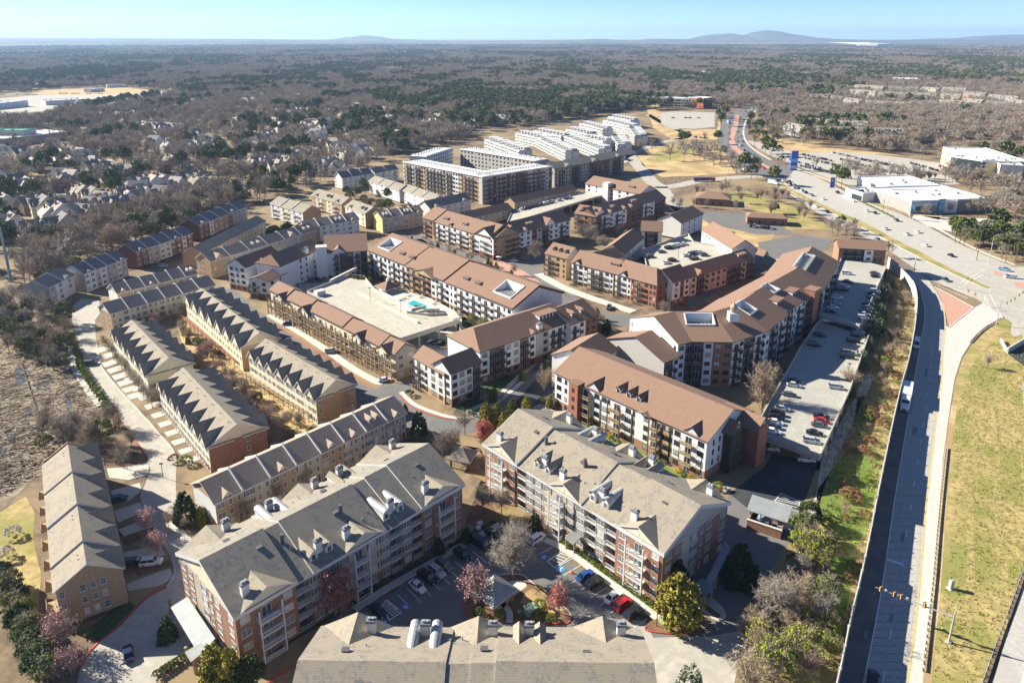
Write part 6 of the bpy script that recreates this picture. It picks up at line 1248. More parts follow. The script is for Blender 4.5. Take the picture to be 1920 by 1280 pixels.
hero = [('bare_big',962,1086,13.5,'tall bare grey tree on the mulch tip of the car park island'),('pink',893,1136,9,'pinkish budding tree left of the car park pavilion',),('red',1048,1150,6.5,'small red-budding tree at the right end of the car park island'),
('red',630,1158,11,'red-topped maple in front of the grey-roofed block'),('pink',120,1215,8.5,'large mauve redbud at the brick gable of the lower left row'),('pink',135,1268,7,'mauve redbud just below the large one at the lower left'),('pink',276,1000,6.5,'pale bare tree on the driveways of the lower left row, upper one'),('pink',296,1045,6.5,'pink budding tree beside the white parked car at lower left'),
('magnolia',1270,1172,12.5,'bright yellow-green conifer right of the brick corner by the transformer'),('conifer_dark',1268,1112,9.5,'dark shaded conifer against the brick end wall, behind the bright one'),('conifer_dark',1385,1092,11,'tall dark conifer in the shade right of the brick block'),('conifer_dark',1412,1105,7,'low dark evergreen right of the tall shaded conifer'),
('conifer',404,1278,10,'yellow-green conifer at the foot of the lower left block, left of a pair'),('conifer',436,1290,10,'yellow-green conifer at the foot of the lower left block, right of a pair'),('evergreen',470,1290,7,'dark evergreen right of the yellow-green pair'),('conifer_dark',315,1198,6,'dark round conifer in the kerbed bed left of the seamed canopy'),
('cedar',1293,1305,9,'blue-green cedar at the bottom edge right of the tan roof'),('conifer_dark',350,975,9,'brown-green pointed conifer at the left end of the tan row'),('conifer',380,985,6,'olive shrubby tree by the white end wall of the tan row'),
('conifer',745,803,7,'dark slim conifer left of the street junction'),('conifer_green',779,838,6.5,'yellow-green conifer at the end of the tan row'),('conifer_dark',786,812,8,'tall dark conifer behind the yellow-green one'),
('conifer',911,798,9,'first yellow-green conifer in the line above the right grey block'),('conifer',932,800,9,'second yellow-green conifer in the line above the right grey block'),('conifer_green',960,792,9,'third conifer, tallest, in the line above the right grey block'),('conifer',945,812,8,'conifer standing in front of the tall one above the right grey block'),('conifer',987,775,7,'right-hand conifer of the line beside the shaded lane'),('conifer',991,786,5.5,'small conifer at the right foot of the line'),
('rosebud',908,832,7,'bright pink redbud at the left corner of the right grey block'),('vase',1020,738,8.5,'vase-shaped bare tree in front of the white brown-roofed block'),('bare',1043,690,7,'bare street tree behind the vase-shaped one'),('conifer',1031,763,5,'small conifer beside the white block corner'),
('bare',830,860,9,'bare tree by the street end of the tan row'),('bare',855,850,9,'bare tree above the dark pavilion'),('bare',872,815,8,'slim bare tree at the lane bend'),('bare',905,965,8,'bare tree in the shaded court, left one'),('bare',940,965,7,'bare tree in the shaded court, right one'),('conifer_dark',905,930,5,'dark holly in the shaded court'),
('conifer_dark',824,1035,4.5,'dark clipped evergreen beside the block balconies, left'),('conifer_dark',875,1015,4.5,'dark clipped evergreen beside the block balconies, right'),('conifer_dark',1003,995,5.5,'dark slim evergreen at the sunlit brick corner'),
('cypress',1428,775,17,'tall tan bare cypress between the brown block and the parking deck'),('vase',1592,735,8,'bare vase-shaped tree at the parapet of the near right deck'),
('cedar',1612,690,10,'green cedar in the row along the right decks, nearest'),('cedar',1626,660,8,'smaller green cedar between the nearest two of the right row'),('cedar',1650,598,9,'narrow green cedar between the second and third of the right row'),('conifer_green',1600,745,4,'young conifer at the foot of the near deck wall'),('cedar',1640,628,12,'green cedar in the row along the right decks, second nearest'),('cedar',1658,565,11,'green cedar in the row along the right decks, third'),('cedar',1668,540,8,'green cedar in the row along the right decks, farthest'),('lime',1638,683,3.5,'white-blossomed bush beside the nearest cedar'),
('broadleaf',192,838,10,'round green pine-like tree above the street left of the saw-tooth rows'),('bare',215,800,9,'bare tree leaning over the left street'),('bare',150,820,9,'bare tree left of the round green tree'),('bare',170,850,9,'bare tree below the round green tree'),('broadleaf',85,845,6,'fresh green low tree at the edge of the wetland'),('bare',120,830,8,'bare tree at the edge of the wetland behind the lower left row'),('bare',232,878,7,'bare spreading tree on the grass corner of the left street'),
('conifer',293,735,6.5,'conifer between the two left saw-tooth rows, left'),('conifer',310,728,6.5,'conifer between the two left saw-tooth rows, middle'),('conifer',332,722,5.5,'conifer between the two left saw-tooth rows, right'),('conifer',350,700,6,'conifer at the gable of the upper left saw-tooth row'),('conifer',368,704,7,'taller conifer at the gable of the upper left saw-tooth row'),
('conifer',478,645,7,'conifer between the garden saw-tooth rows, left'),('conifer',492,640,6,'conifer between the garden saw-tooth rows, middle'),('conifer',508,650,7.5,'conifer between the garden saw-tooth rows, right'),
('pink',430,735,6,'pink budding tree in the dry garden strip, upper'),('pink',500,800,6.5,'pink budding tree in the dry garden strip, lower'),('bare',460,745,6.5,'grey bare tree in the dry garden strip'),('bare',530,810,7,'grey spreading bare tree at the foot of the garden strip'),('pink',475,780,5.5,'small rosy tree by the decks of the garden strip'),('pink',395,660,5,'rosy tree at the head of the garden strip'),('broadleaf',383,655,5,'green bushy tree at the head of the garden strip'),('lime',345,625,3.5,'yellow-green bush between the saw-tooth rows'),
('bare_brown',505,820,8,'brown bare tree against the brick gable of the pale row'),('bare_brown',420,865,7.5,'brown twiggy tree at the brick gable near the street'),('bare',645,775,8,'bare tree before the brick gable of the lower garden row'),('bare_brown',425,930,6,'bare street tree before the tan row, leftmost'),
('bare_brown',465,985,6.5,'bare brown tree before the tan row, second'),('bare_brown',520,945,6.5,'bare brown tree before the tan row, third'),('bare_brown',575,915,6.5,'bare brown tree before the tan row, fourth'),('bare_brown',640,875,6.5,'bare brown tree before the tan row, fifth'),('bare_brown',715,830,6.5,'bare brown tree before the tan row, sixth'),
('evergreen',515,458,12,'large dark evergreen clump behind the grey-roofed townhouses, left'),('evergreen',540,450,11,'large dark evergreen clump behind the grey-roofed townhouses, right'),('evergreen',495,470,10,'dark evergreen at the low end of the clump'),('conifer_green',525,472,7,'lighter green conifer in front of the dark clump'),
('conifer',660,545,9.5,'olive conifer beside the pool deck, first of five'),('conifer',670,547,9.5,'olive conifer beside the pool deck, second of five'),('conifer',682,548,9.5,'olive conifer beside the pool deck, third of five'),('conifer',696,552,9.5,'olive conifer beside the pool deck, fourth of five'),('conifer_green',712,556,8,'greener conifer beside the pool deck, fifth of five'),
('bare_big',1003,492,11,'big pale bare tree on the village square by the awnings'),('bare',1100,455,9,'bare tree between the brown terraces'),('bare',1125,440,8,'second bare tree between the brown terraces'),('bare',1245,600,8,'bare tree at the brick corner building'),('cypress',1287,555,8,'slim tan bare tree against the brick gable'),('conifer_dark',1137,625,7,'dark conifer at the rounded lane corner'),('bare_brown',1120,660,7,'bare tree beside the dark lane conifer'),('conifer_dark',1068,660,6,'ivy-dark conifer against the white shaded wing'),
('lime',905,620,6,'yellow-green bamboo-like clump at the deck corner, left'),('lime',925,630,6,'yellow-green bamboo-like clump at the deck corner, right'),('lime',885,612,5.5,'yellow-green clump nearest the deck slope'),('vase',800,545,8,'bare vase tree in the pool garden'),
('broadleaf',1500,1015,8,'green tree at the right foot of the bin store'),('lime',1505,1045,8,'yellow-green tree just below the bin store shrubs'),('lime',1530,1065,10,'yellow-green tree above the lower right thicket'),('evergreen',1515,985,7,'dark green shrubby tree beside the bin store'),('bare_big',1450,1170,11,'wide grey bare tree in the lower right thicket, upper'),('bare_brown',1490,1150,10,'twiggy bare tree right of the wide grey one'),('bare',1540,1180,9,'bare tree leaning to the highway bank'),('lime',1450,1265,9,'yellow-green tree in the lower right thicket, left'),('lime',1500,1245,9,'yellow-green tree in the lower right thicket, right'),('lime',1525,1160,8,'yellow-green tree low on the highway bank'),('lime',1420,1215,7,'yellow-green tree at the left side of the lower right thicket'),('vase',1400,1310,9,'golden bare bush at the bottom edge'),('broadleaf',1545,1130,7,'green tree against the highway bank'),('bare',1850,690,5,'reddish bare tree on the grass right of the highway'),
('bare',1600,455,11,'bare roadside tree in front of the deck-end building, first'),('bare',1585,450,11,'bare roadside tree in front of the deck-end building, second'),('bare',1570,445,11,'bare roadside tree in front of the deck-end building, third'),('bare',1560,438,10,'bare roadside tree in front of the deck-end building, fourth'),('bare',1500,400,11,'bare roadside tree opposite the showroom hedge'),('bare',1660,378,8,'bare tree before the angled showroom wing'),('bare',1735,408,9,'bare tree in front of the blue lettered panel'),('bare',1780,400,7,'bare tree before the grey showroom wall, left'),('bare',1810,400,7,'bare tree before the grey showroom wall, middle'),('bare',1845,398,7,'bare tree before the grey showroom wall, right'),
('pine',1790,455,12,'broad pine by the junction shops, first from left'),('pine',1815,450,13,'broad pine by the junction shops, second from left'),('pine',1840,455,13,'broad pine by the junction shops, third from left'),('pine',1870,462,14,'broad pine by the junction shops, fourth from left'),('pine',1900,470,14,'broad pine by the junction shops, fifth from left'),('pine',1830,470,11,'thin pine in front of the broad pines')]
for k, x, y, h, l in hero: tree(k, x, y, h, l)
for i, (x,y,h,k,l) in enumerate(((1033,1165,1.9,'shrub_lime','round clipped yellow-green shrub at the island kerb, right'),(1006,1163,1.9,'shrub','round clipped green shrub at the island kerb, left'),(1012,1143,2.6,'shrub_lime','loose olive shrub behind the green transformer'),(900,1155,2.0,'shrub','pale variegated shrub by the pavilion path'),(936,1158,1.8,'shrub_lime','small olive shrub beside the curved path'),(1280,1175,2.4,'shrub','low spreading shrub at the foot of the bright conifer'),(1345,917,2.4,'shrub_lime','round bright green hedge clump by the service lot'),(1262,865,2.2,'shrub_russet','round brown-green shrub before the brown-roofed block'),(1272,888,2.0,'shrub_yellow','yellow forsythia before the brown-roofed block, upper'),(1295,900,1.8,'shrub_yellow','yellow forsythia before the brown-roofed block, lower'),(1140,822,2.0,'shrub_yellow','yellow flowering shrub between the two right blocks'),(1122,812,2.2,'shrub_russet','olive shrub left of the yellow flowering one'),(1245,868,1.6,'shrub','green shrub row before the white bays'),(165,1193,1.6,'shrub','round pale shrub by the red kerb at lower left'),(350,870,3.0,'shrub_lime','round yellow-green bush at the left street corner island'),(402,880,3.0,'shrub_dark','round dark green bush at the brick gable end'),(326,865,2.4,'shrub_russet','brown shrub on the corner island'),(768,742,2.4,'shrub_dark','round dark bush at the rounded street corner'),(883,777,2.0,'shrub_dark','low bush beside the yellow grass corner'),(975,755,1.6,'shrub','small round shrub by the accessible bay'),(1016,755,2.0,'shrub','round shrub at the corner of the white block'),(1490,1060,3,'shrub','shrub below the bin store'),(770,560,2.4,'shrub_dark','dark shrub by the pool, left'),(845,602,3.4,'shrub_dark','round dark shrub at the end of the pool garden'),(800,555,2.0,'shrub_lime','olive shrub along the pool fence'),(250,862,2.6,'shrub_dark','dark shrub on the grass beside the street'),(410,715,2.0,'shrub_dark','dark clipped shrub in the garden strip'),(588,762,1.8,'shrub_lime','green shrub under the timber decks'),(545,815,2.0,'shrub_lime','green shrub at the end of the garden strip'),(25,1005,3.0,'shrub_white','white-flowering bush at the left edge, upper'),(10,1045,3.2,'shrub_white','white-flowering bush at the left edge, lower'),(1590,845,2.4,'shrub_russet','dry bush on the bank beside the deck wall'))): tree(k,x,y,h,l)
# lawn-side hedges: rows of clipped shrubs and trees, each plant its own
for i in range(14): t = i/13; x = 12+75*t; y = 1100+180*t; tree('broadleaf' if i % 3 else 'evergreen', x-6+(i % 2)*10, y, 6.5, 'tree of the dense hedge line at the lower left edge, number %d counted from the top' % (i+1), 'dense evergreen hedge line at the lower left')
for i in range(12): x = 295+i*6.5; y = 1268-i*4.2; tree('shrub', x, y, 1.5, 'clipped shrub of the low hedge before the lower left block, %d from its left end' % (i+1), 'clipped hedge shrubs')
for i in range(22):
    t = i/21; P_ = [(134,640),(147,668),(152,692),(167,715),(184,740),(204,768)]; k = t*5; a = min(4,int(k)); f = k-a; tree('shrub_lime' if 8 < i < 13 else 'shrub', P_[a][0]+(P_[a+1][0]-P_[a][0])*f, P_[a][1]+(P_[a+1][1]-P_[a][1])*f, 2.2, 'hedge shrub beside the wetland path, %d from the top' % (i+1), 'hedge shrubs beside the wetland path', z=.1)
for i in range(16): tree('shrub_dark', 690+i*15.5, 1112-i*8.6, 1.2, 'shaded shrub along the front of the grey-roofed block, %d from the left' % (i+1), 'shaded front-bed shrubs')
for i in range(16): tree('shrub', 1060+i*10.6, 1020+i*7.6, 1.3, 'sunlit low shrub along the brick block frontage, %d from the left' % (i+1), 'sunlit front-bed shrubs')
for i in range(16): tree('shrub_lime', 1595+i*5.2, 371+i*2.5, 1.8, 'clipped shrub of the showroom roadside hedge, %d from the left' % (i+1), 'showroom hedge shrubs')
for i in range(10): tree('shrub_dark', 838+i*5.0, 757+i*1.9, 1.2, 'low shrub in the mulch bed under the small gabled wing, %d from the left' % (i+1), 'mulch bed shrubs')
for i in range(24):
    t = (i+.5)/24; A, B_ = ((245,690),(385,850)) if i < 12 else ((200,650),(290,765)); t = (i % 12)/11; x = A[0]+(B_[0]-A[0])*t; y = A[1]+(B_[1]-A[1])*t; x -= 4; tree('bare', x, y, 4.5+(i % 3), 'small bare front-garden tree of the %s left saw-tooth row, %d from its top' % (('lower','upper')[i//12], i % 12+1), 'bare front-garden trees')
# driveways in front of the left rows
for A, B_, n in (((252,700),(378,868),10),((192,648),(268,745),8)):
    for i in range(n):
        t = (i+.3)/n; x = A[0]+(B_[0]-A[0])*t; y = A[1]+(B_[1]-A[1])*t; sheet('driveway', [(x-24,y+5),(x+8,y-5),(x+13,y+3),(x-17,y+13)], concw if i % 3 else conc, Z2+.01*(i % 2)+.02)
# ---------------------------------------------------------------- woods: individual trees
def inpoly(x, y, P):
    c = False; j = len(P)-1
    for i in range(len(P)):
        if (P[i][1] > y) != (P[j][1] > y) and x < (P[j][0]-P[i][0])*(y-P[i][1])/(P[j][1]-P[i][1])+P[i][0]: c = not c
        j = i
    return c
def onfoot(p, m=0):
    for (o, u, v, L, D) in FOOT:
        d = p-o; a = d.dot(u); q = d.dot(v)
        if -m < a < L+m and -m < q < D+m: return True
    return False
# roads and open ground kept free of scattered trees (photo outline on the ground)
OPEN = [ML+MR[::-1], [(1237,205),(1345,205),(1352,265),(1230,262)], [(1395,262),(1440,270),(1560,280),(1760,303),(1800,345),(1750,352),(1690,342),(1480,305)],[(1585,350),(1780,352),(1860,388),(1770,410),(1700,405)],[(1700,402),(1850,408),(1940,430),(1940,450),(1740,430)], [(1190,290),(1365,268),(1372,345),(1210,345)], [(1205,350),(1570,355),(1570,470),(1250,470)],[(-20,176),(80,172),(230,166),(332,172),(320,181),(200,200),(120,210),(85,228),(-20,230)],[(60,168),(230,163),(300,172),(60,178)]]
def isopen(x, y): return any(inpoly(x, y, P) for P in OPEN)
# ---------------------------------------------------------------- houses of the suburb
def house_proto(kind, wm, rm, gm):
    r = empty('house', (0,0,-60)); dims = {'a':(13,10,5.6,4.2),'b':(15,11,4.2,4.4),'c':(11,12,6.2,5.0)}[kind]; W, D, z, ri = dims
    b = MB(); b.box(.4,W-.4,.4,D-.4,0,z); b.build('wall', wm, r); sl = ri/(D/2); hp = 4.5 if kind == 'b' else 0
    roofseg(r, 0, W, 0, D, z, ri, rm, hl=hp, hr=hp)
    if not hp: gable_wall(r,.4,.6,D-.6,z,ri-.3,gm); gable_wall(r,W-.4,.6,D-.6,z,ri-.3,gm,s=-1)
    F = Frame(r,(.4,.4),0,W-.8); Rr = Frame(r,(W-.4,.4),math.pi/2,D-.8); Lf = Frame(r,(.4,D-.4),-math.pi/2,D-.8); Bk = Frame(r,(W-.4,D-.4),math.pi,W-.8)
    xgable(F, 1, 6, z, 3.4, sl, rm, proj=1.6, gm=gm); b = MB(); b.box(1.1,5.9,-1.6,.4,0,z,T=F.T); b.build('gable_bay', gm, r)
    if kind != 'a': xgable(F, W-5, W-1.4, z, 2.4, sl, rm, proj=.6, gm=gm); xgable(Bk, 2, 6, z, 2.6, sl, rm, proj=.6, gm=gm)
    else: dormer(F, 9, 2, 1.8, 1.5, sl, z+.3+2*sl, 'g', rm=rm)
    wm1 = cached(('wa',1.9,True,'W',glass.name), lambda: win_all(1.9,1.5,True,trim,glass)); wm2 = cached(('wa',1.0,False,'W',glass.name), lambda: win_all(1.0,1.5,False,trim,glass))
    for zz in ((.9,3.7) if z > 5 else (1.0,)):
        for u in (7.5, 10): F.put('window', wm2, u, 0, zz)
        F.put('window', wm1, 2.4, -1.6, zz)
        for FF in (Rr, Lf):
            for u in (2, 5.5): FF.put('window', wm2, u, 0, zz)
    b = MB(); b.box(W*.62,W*.62+1.2,D*.6,D*.6+.9,z,z+ri+1.3); b.build('chimney', brick_dark, r); return r
HP = [house_proto('a',white,rf_var,white), house_proto('b',wall_var,rf_var,cream), house_proto('c',wall_var,rf_var,white), house_proto('b',brick_dark,rf_tan,brick_dark), house_proto('c',cream,rf_char,cream), house_proto('a',brick_tan,rf_grey_and_shade,brick_tan)]
hw = ['white-walled','pale hip-roofed','white-gabled','brick hip-roofed','cream dark-roofed','tan brick']
HX = {'near left suburb':[(18,298),(48,300),(62,318),(100,287),(120,296),(136,304),(152,313),(170,320),(186,328),(203,336),(112,350),(128,358),(172,374),(197,380),(217,388),(242,384),(264,386),(283,378),(303,356),(327,354),(347,352),(372,356),(392,358),(25,400),(62,405),(88,400),(104,414),(132,414),(162,404),(184,398),(215,402),(30,452),(98,438),(8,345),(35,360),(60,352),(0,300),(5,430),(255,360),(225,372)],
 'upper left suburb':[(188,214),(205,222),(232,226),(295,222),(272,248),(288,276),(332,288),(352,290),(366,268),(386,282),(404,284),(342,316),(378,196),(400,200),(418,192),(440,214),(465,198),(482,190),(500,192),(520,202),(160,200),(250,205),(320,210),(350,200),(245,245),(310,248),(425,235),(450,240)],
 'central suburb':[(472,264),(497,268),(537,246),(542,268),(567,243),(592,248),(604,252),(616,248),(592,268),(557,268),(482,318),(502,320),(520,316),(540,300),(590,292),(612,285),(640,292),(662,290),(600,325),(625,320),(668,305),(512,235),(530,222),(560,216),(590,212),(640,225),(660,208),(690,200),(712,215),(570,190),(610,186)],
 'wood edge above the six-storey block':[(735,262),(758,268),(770,250),(790,242),(808,232),(826,240),(845,245),(866,246),(905,240),(716,244),(745,232),(780,222),(830,205),(880,198),(905,190),(935,192),(955,190),(985,182),(1010,176),(945,226),(925,232)],
 'suburb beyond the office':[(1155,147),(1168,150),(1182,150),(1197,150),(1212,148),(1228,142),(1268,165),(1290,156),(1312,142),(1342,146),(1360,148),(1400,154),(1378,140),(1470,146),(1492,148),(1502,156),(1440,150),(1425,140),(1250,146),(1330,160),(1640,140),(1690,132),(1720,138),(1680,128),(1750,150),(1200,160),(1180,162),(1150,165)]}
hr = random.Random(5); ORD = ['first','second','third']
for reg, L_ in HX.items():
    pos = sorted(L_+([(x+hr.choice((-15,15)),y+hr.uniform(-7,7)) for x, y in L_] if 'beyond' not in reg and 'edge' not in reg else []))
    for i, (x, y) in enumerate(pos):
        g = G(x,y); k = hr.randrange(6); src = HP[k]; a = hr.choice([.75,-.8,.75+math.pi/2,.2,1.1,-.3]); o = copy_tree(src); o.location = (g.x,g.y,0); o.rotation_euler = (0,0,a); s = hr.uniform(1.0,1.25); o.scale = (s,s,s)
        tag(o, '%s house in the %s, %d from left' % (hw[k], reg, i+1), 'house', 'houses of the suburbs among the trees'); u = Vector((math.cos(a),math.sin(a))); v = Vector((-u.y,u.x)); FOOT.append((g-u*2-v*9,u,v,15*s+4,12*s+11))
for o in HP:
    for c in list(o.children):
        for d in list(c.children): bpy.data.objects.remove(d)
        bpy.data.objects.remove(c)
    bpy.data.objects.remove(o)
# shops and halls at the upper left
for lab,a,b_,z,D,m_ in (('white-roofed grey-walled hall with a green-roofed box at its left',(0,262),(124,248),8,45,M('wall_grey_long',(.30,.29,.27),.85,.05,.5)),('green-roofed hall at the left edge',(-30,246),(44,246),13,22,greys),('long low shop range with white roof, left edge',(-20,196),(52,189),9,40,stucco),('low shops with blue-grey fronts beside the white range',(85,190),(158,186),7,30,white),('dark-walled supermarket with a pale gable entrance',(50,158),(96,158),8,40,brick_dark),('long low white-roofed retail range right of the supermarket',(100,156),(172,155),7,30,taupe),('pale shop strip beyond the retail range',(200,160),(232,159),6,20,white),('flat white-roofed store above the office drive',(1152,166),(1190,164),6,24,white),('long white warehouse far off under the hills',(1553,80),(1632,81),26,200,white),('brick office with a white roof beyond the townhouse quarter',(1675,148),(1720,149),10,60,brick_tan),('second white warehouse by the distant hills',(1646,83),(1676,82),30,200,white),('dark low restaurant beside the office drive',(1165,186),(1180,187),5,16,brick_dark),('low grey shed beside the dark restaurant',(1182,187),(1198,188),5,16,greys),('blue-roofed pumping hall right of the shops',(170,168),(196,166),6,20,white)): flatbox(lab,a,b_,z,D,m_,'shop' if 'warehouse' not in lab and 'hall' not in lab else ('warehouse' if 'warehouse' in lab else 'hall'),roofm=M('roof_green',(.08,.3,.2),.6) if lab.startswith('green') else None)
sheet('shop_car_park', [(0,185),(80,178),(230,168),(330,172),(320,180),(200,196),(120,205),(0,215)], asph_l, Z1); sheet('shop_drive', [(80,222),(130,205),(190,198),(240,202),(160,215),(90,228)], concw, Z2); sheet('dry_playing_field', [(20,218),(70,214),(85,226),(30,232)], lawn, Z2); sheet('dry_bank', [(60,170),(230,164),(300,172),(200,178),(60,178)], drygr, Z2)
for nm, pl in (('suburb_street',[(0,330),(60,345),(130,372),(170,392),(215,372),(262,350),(330,338),(400,338)]),('suburb_street',[(60,372),(110,390),(160,412),(120,425),(60,420),(0,415)]),('suburb_street',[(440,255),(500,275),(560,282),(620,270),(660,260)]),('suburb_street',[(680,225),(700,215),(690,200),(720,190)]),('suburb_street',[(200,300),(230,320),(260,345)])): ribbon(nm, pl, 8, asph_l, Z1)
REG = {'wood above the dark-roofed rows':([(40,470),(130,430),(240,405),(330,385),(420,350),(455,375),(380,415),(300,452),(200,490),(130,520),(80,545),(30,540)],60,('bare','bare','bare_brown','bare','broadleaf'),12),
'thicket at the left edge below the steel pole':([(-20,540),(70,560),(118,590),(128,640),(60,655),(-20,620)],26,('bare','bare','bare_brown','broadleaf'),9),
'near left suburb gardens':([(-30,280),(200,275),(420,335),(400,370),(250,400),(130,425),(60,460),(-30,480)],40,('bare','bare','evergreen','conifer_dark','bare_brown'),8),
'wood of the upper left suburb':([(120,225),(420,185),(700,200),(740,310),(650,335),(560,365),(470,350),(430,330),(250,300),(130,270)],60,('bare','bare','bare_brown','evergreen','pine','broadleaf'),11),
'pine stand above the townhouse blocks':([(430,330),(540,350),(560,378),(505,372),(440,388),(435,360)],14,('pine','broadleaf','pine'),13),
'trees between the white rows':([(655,352),(740,372),(765,400),(720,402),(690,395),(640,372)],12,('broadleaf','pine'),10),
'wood behind the white modern rows':([(700,300),(880,262),(905,240),(1080,225),(1130,212),(1180,205),(1190,175),(900,190),(760,215),(690,270)],50,('bare','bare_brown','bare','bare','pine'),13),
'copse in the highway fields':([(1240,290),(1290,283),(1330,280),(1360,290),(1352,330),(1325,318),(1300,300),(1240,303)],22,('bare','bare_brown'),9),
'trees round the brick restaurant':([(1250,378),(1300,360),(1420,352),(1480,372),(1540,405),(1520,425),(1440,415),(1400,395),(1340,392),(1270,398)],24,('bare','bare','vase','evergreen'),8),
'wood below the townhouse quarter':([(1420,205),(1500,212),(1690,208),(1930,212),(1930,262),(1860,262),(1760,262),(1700,288),(1600,278),(1480,255),(1425,235)],60,('bare_brown','bare','bare','bare_brown','evergreen'),11),
'brush beside the noise wall':([(1668,525),(1700,545),(1712,600),(1690,690),(1660,760),(1640,720),(1655,640),(1675,580)],26,('bare_brown','bare_brown','vase'),4),
'pine belt by the junction':([(1745,428),(1790,440),(1930,450),(1930,505),(1870,482),(1800,462)],22,('pine','pine','bare','broadleaf'),12),
'trees beyond the showrooms':([(1850,360),(1925,350),(1925,430),(1860,420)],14,('bare','bare','pine'),9),
'medical car park':([(1580,330),(1640,348),(1760,345),(1830,348),(1925,345),(1925,322),(1830,330),(1700,335)],34,('bare','vase'),7),
'garden strip':([(335,598),(352,590),(420,642),(470,702),(540,762),(585,790),(565,808),(520,795),(455,755),(395,695),(340,640)],34,('pink','bare','conifer','bare_brown','broadleaf','bare'),4.5),
'wetland edge':([(-20,600),(60,612),(125,640),(135,690),(110,700),(40,670),(-20,660)],32,('bare','bare_brown','broadleaf'),8),
'scrub left of the street':([(90,780),(150,770),(200,770),(240,820),(262,860),(200,862),(130,835),(60,850)],16,('bare','bare_brown'),6),
'village street verges':([(750,445),(850,478),(960,505),(1000,560),(1060,575),(1130,600),(1160,640),(1100,640),(1060,600),(990,540),(930,515),(800,470)],30,('bare','conifer','bare_brown','conifer_green'),5),
'lane verges':([(880,760),(930,745),(980,700),(1040,655),(1090,630),(1110,640),(1060,690),(1030,730),(990,700),(940,760)],18,('bare','conifer_green','conifer'),4.5),
'trees between village blocks':([(1080,430),(1130,420),(1200,470),(1140,480),(1090,460)],12,('bare','vase'),7),
'yard behind the long tan row':([(300,990),(600,830),(760,770),(770,785),(620,860),(440,960),(380,1000)],14,('bare_brown','conifer','bare'),4),
'back gardens of the cream row':([(200,600),(405,560),(415,572),(330,598),(220,640)],14,('bare','pink','broadleaf'),4.5),
'scrub on the deck bank':([(1545,900),(1570,800),(1612,722),(1660,660),(1690,700),(1650,850),(1620,1000),(1590,1120),(1560,1060),(1540,980)],46,('shrub_russet','shrub','vase','shrub_lime','shrub_russet'),2.4),
'lower right thicket':([(1400,1160),(1440,1110),(1500,1080),(1545,1120),(1570,1180),(1560,1300),(1380,1300)],16,('bare','lime','bare_brown'),6)}
cnt = {}; EXTRA = []
for reg, (poly, n, kinds, hh) in REG.items():
    r = random.Random(len(reg)*3+n); P = [G(*p) for p in poly]; x0 = min(p.x for p in P); x1 = max(p.x for p in P); y0 = min(p.y for p in P); y1 = max(p.y for p in P); got = []; tries = 0; PP = [(p.x,p.y) for p in P]
    while len(got) < n and tries < n*60:
        tries += 1; x, y = r.uniform(x0,x1), r.uniform(y0,y1); q = Vector((x,y))
        if inpoly(x,y,PP) and not onfoot(q,1) and not (inpoly(*PX(x,y),OPEN[0]) if any(w in reg for w in ('medical','restaurant','copse','showrooms','belt','village')) else isopen(*PX(x,y))) and all((q-g).length > hh*.32 for g in got): got.append(q)
    got.sort(key=lambda q: PX(q.x,q.y)[0]); pos = reg
    per = {}
    for q in got:
        k = r.choice(kinds)
        if k.startswith('bare') and q.length > 560: EXTRA.append(q); continue
        nm = NAMES.get(k,'shrub'); cnt[nm] = cnt.get(nm,0)+1
        if nm == 'bare_tree' and cnt[nm] > 270: k = r.choice(('bare_brown','bare'))
        per[nm] = per.get(nm,0)+1
        tree(k, q.x, q.y, hh*r.uniform(.75,1.25), '%s in the %s, %d from left' % ({'bare_tree':'bare leafless tree','pine_tree':'green pine','evergreen_tree':'dark evergreen tree','broadleaf_tree':'mid-green leafy tree','conifer':'dark conifer','shrub':'dry or green shrub'}.get(nm,'tree'), reg, per[nm]), {'bare_tree':'bare trees of the woods','pine_tree':'pines of the woods'}.get(nm,'evergreens of the woods'), world=True)
# ---------------------------------------------------------------- far woods as geometry-node stuff
def scatter(name, label, pts, srcs, smin, smax):
    me = bpy.data.meshes.new(name); me.from_pydata(pts, [], []); o = bpy.data.objects.new(name, me); COL.objects.link(o); tag(o, label, 'woodland', kind='stuff')
    ng = bpy.data.node_groups.new(name, 'GeometryNodeTree'); ng.interface.new_socket('Geometry', in_out='INPUT', socket_type='NodeSocketGeometry'); ng.interface.new_socket('Geometry', in_out='OUTPUT', socket_type='NodeSocketGeometry')
    N = ng.nodes; L = ng.links; gi = N.new('NodeGroupInput'); go = N.new('NodeGroupOutput'); ip = N.new('GeometryNodeInstanceOnPoints'); oi = N.new('GeometryNodeObjectInfo'); oi.inputs['Object'].default_value = srcs; oi.inputs['As Instance'].default_value = True
    L.new(gi.outputs[0], ip.inputs['Points']); L.new(oi.outputs['Geometry'], ip.inputs['Instance'])
    rr = N.new('FunctionNodeRandomValue'); rr.data_type = 'FLOAT_VECTOR'; rr.inputs[0].default_value = (0,0,0); rr.inputs[1].default_value = (0,0,6.283); L.new(rr.outputs[0], ip.inputs['Rotation'])
    rs = N.new('FunctionNodeRandomValue'); rs.data_type = 'FLOAT'; rs.inputs[2].default_value = smin; rs.inputs[3].default_value = smax; rs.inputs['Seed'].default_value = 5; L.new(rs.outputs[1], ip.inputs['Scale'])
    L.new(ip.outputs[0], go.inputs[0]); md = o.modifiers.new('scatter','NODES'); md.node_group = ng; return o
def src(kind, gen, tm, cm, x, y, label):
    t, c = gen; i = len(t.v); m = MB(); m.v = t.v+c.v; m.f = t.f+[tuple(a+i for a in f) for f in c.f]; m.m = [0]*len(t.f)+[1]*len(c.f)
    g = G(x,y); o = m.build(kind, [tm, cm], None, (g.x,g.y,0)); tag(o, label, 'tree'); return o
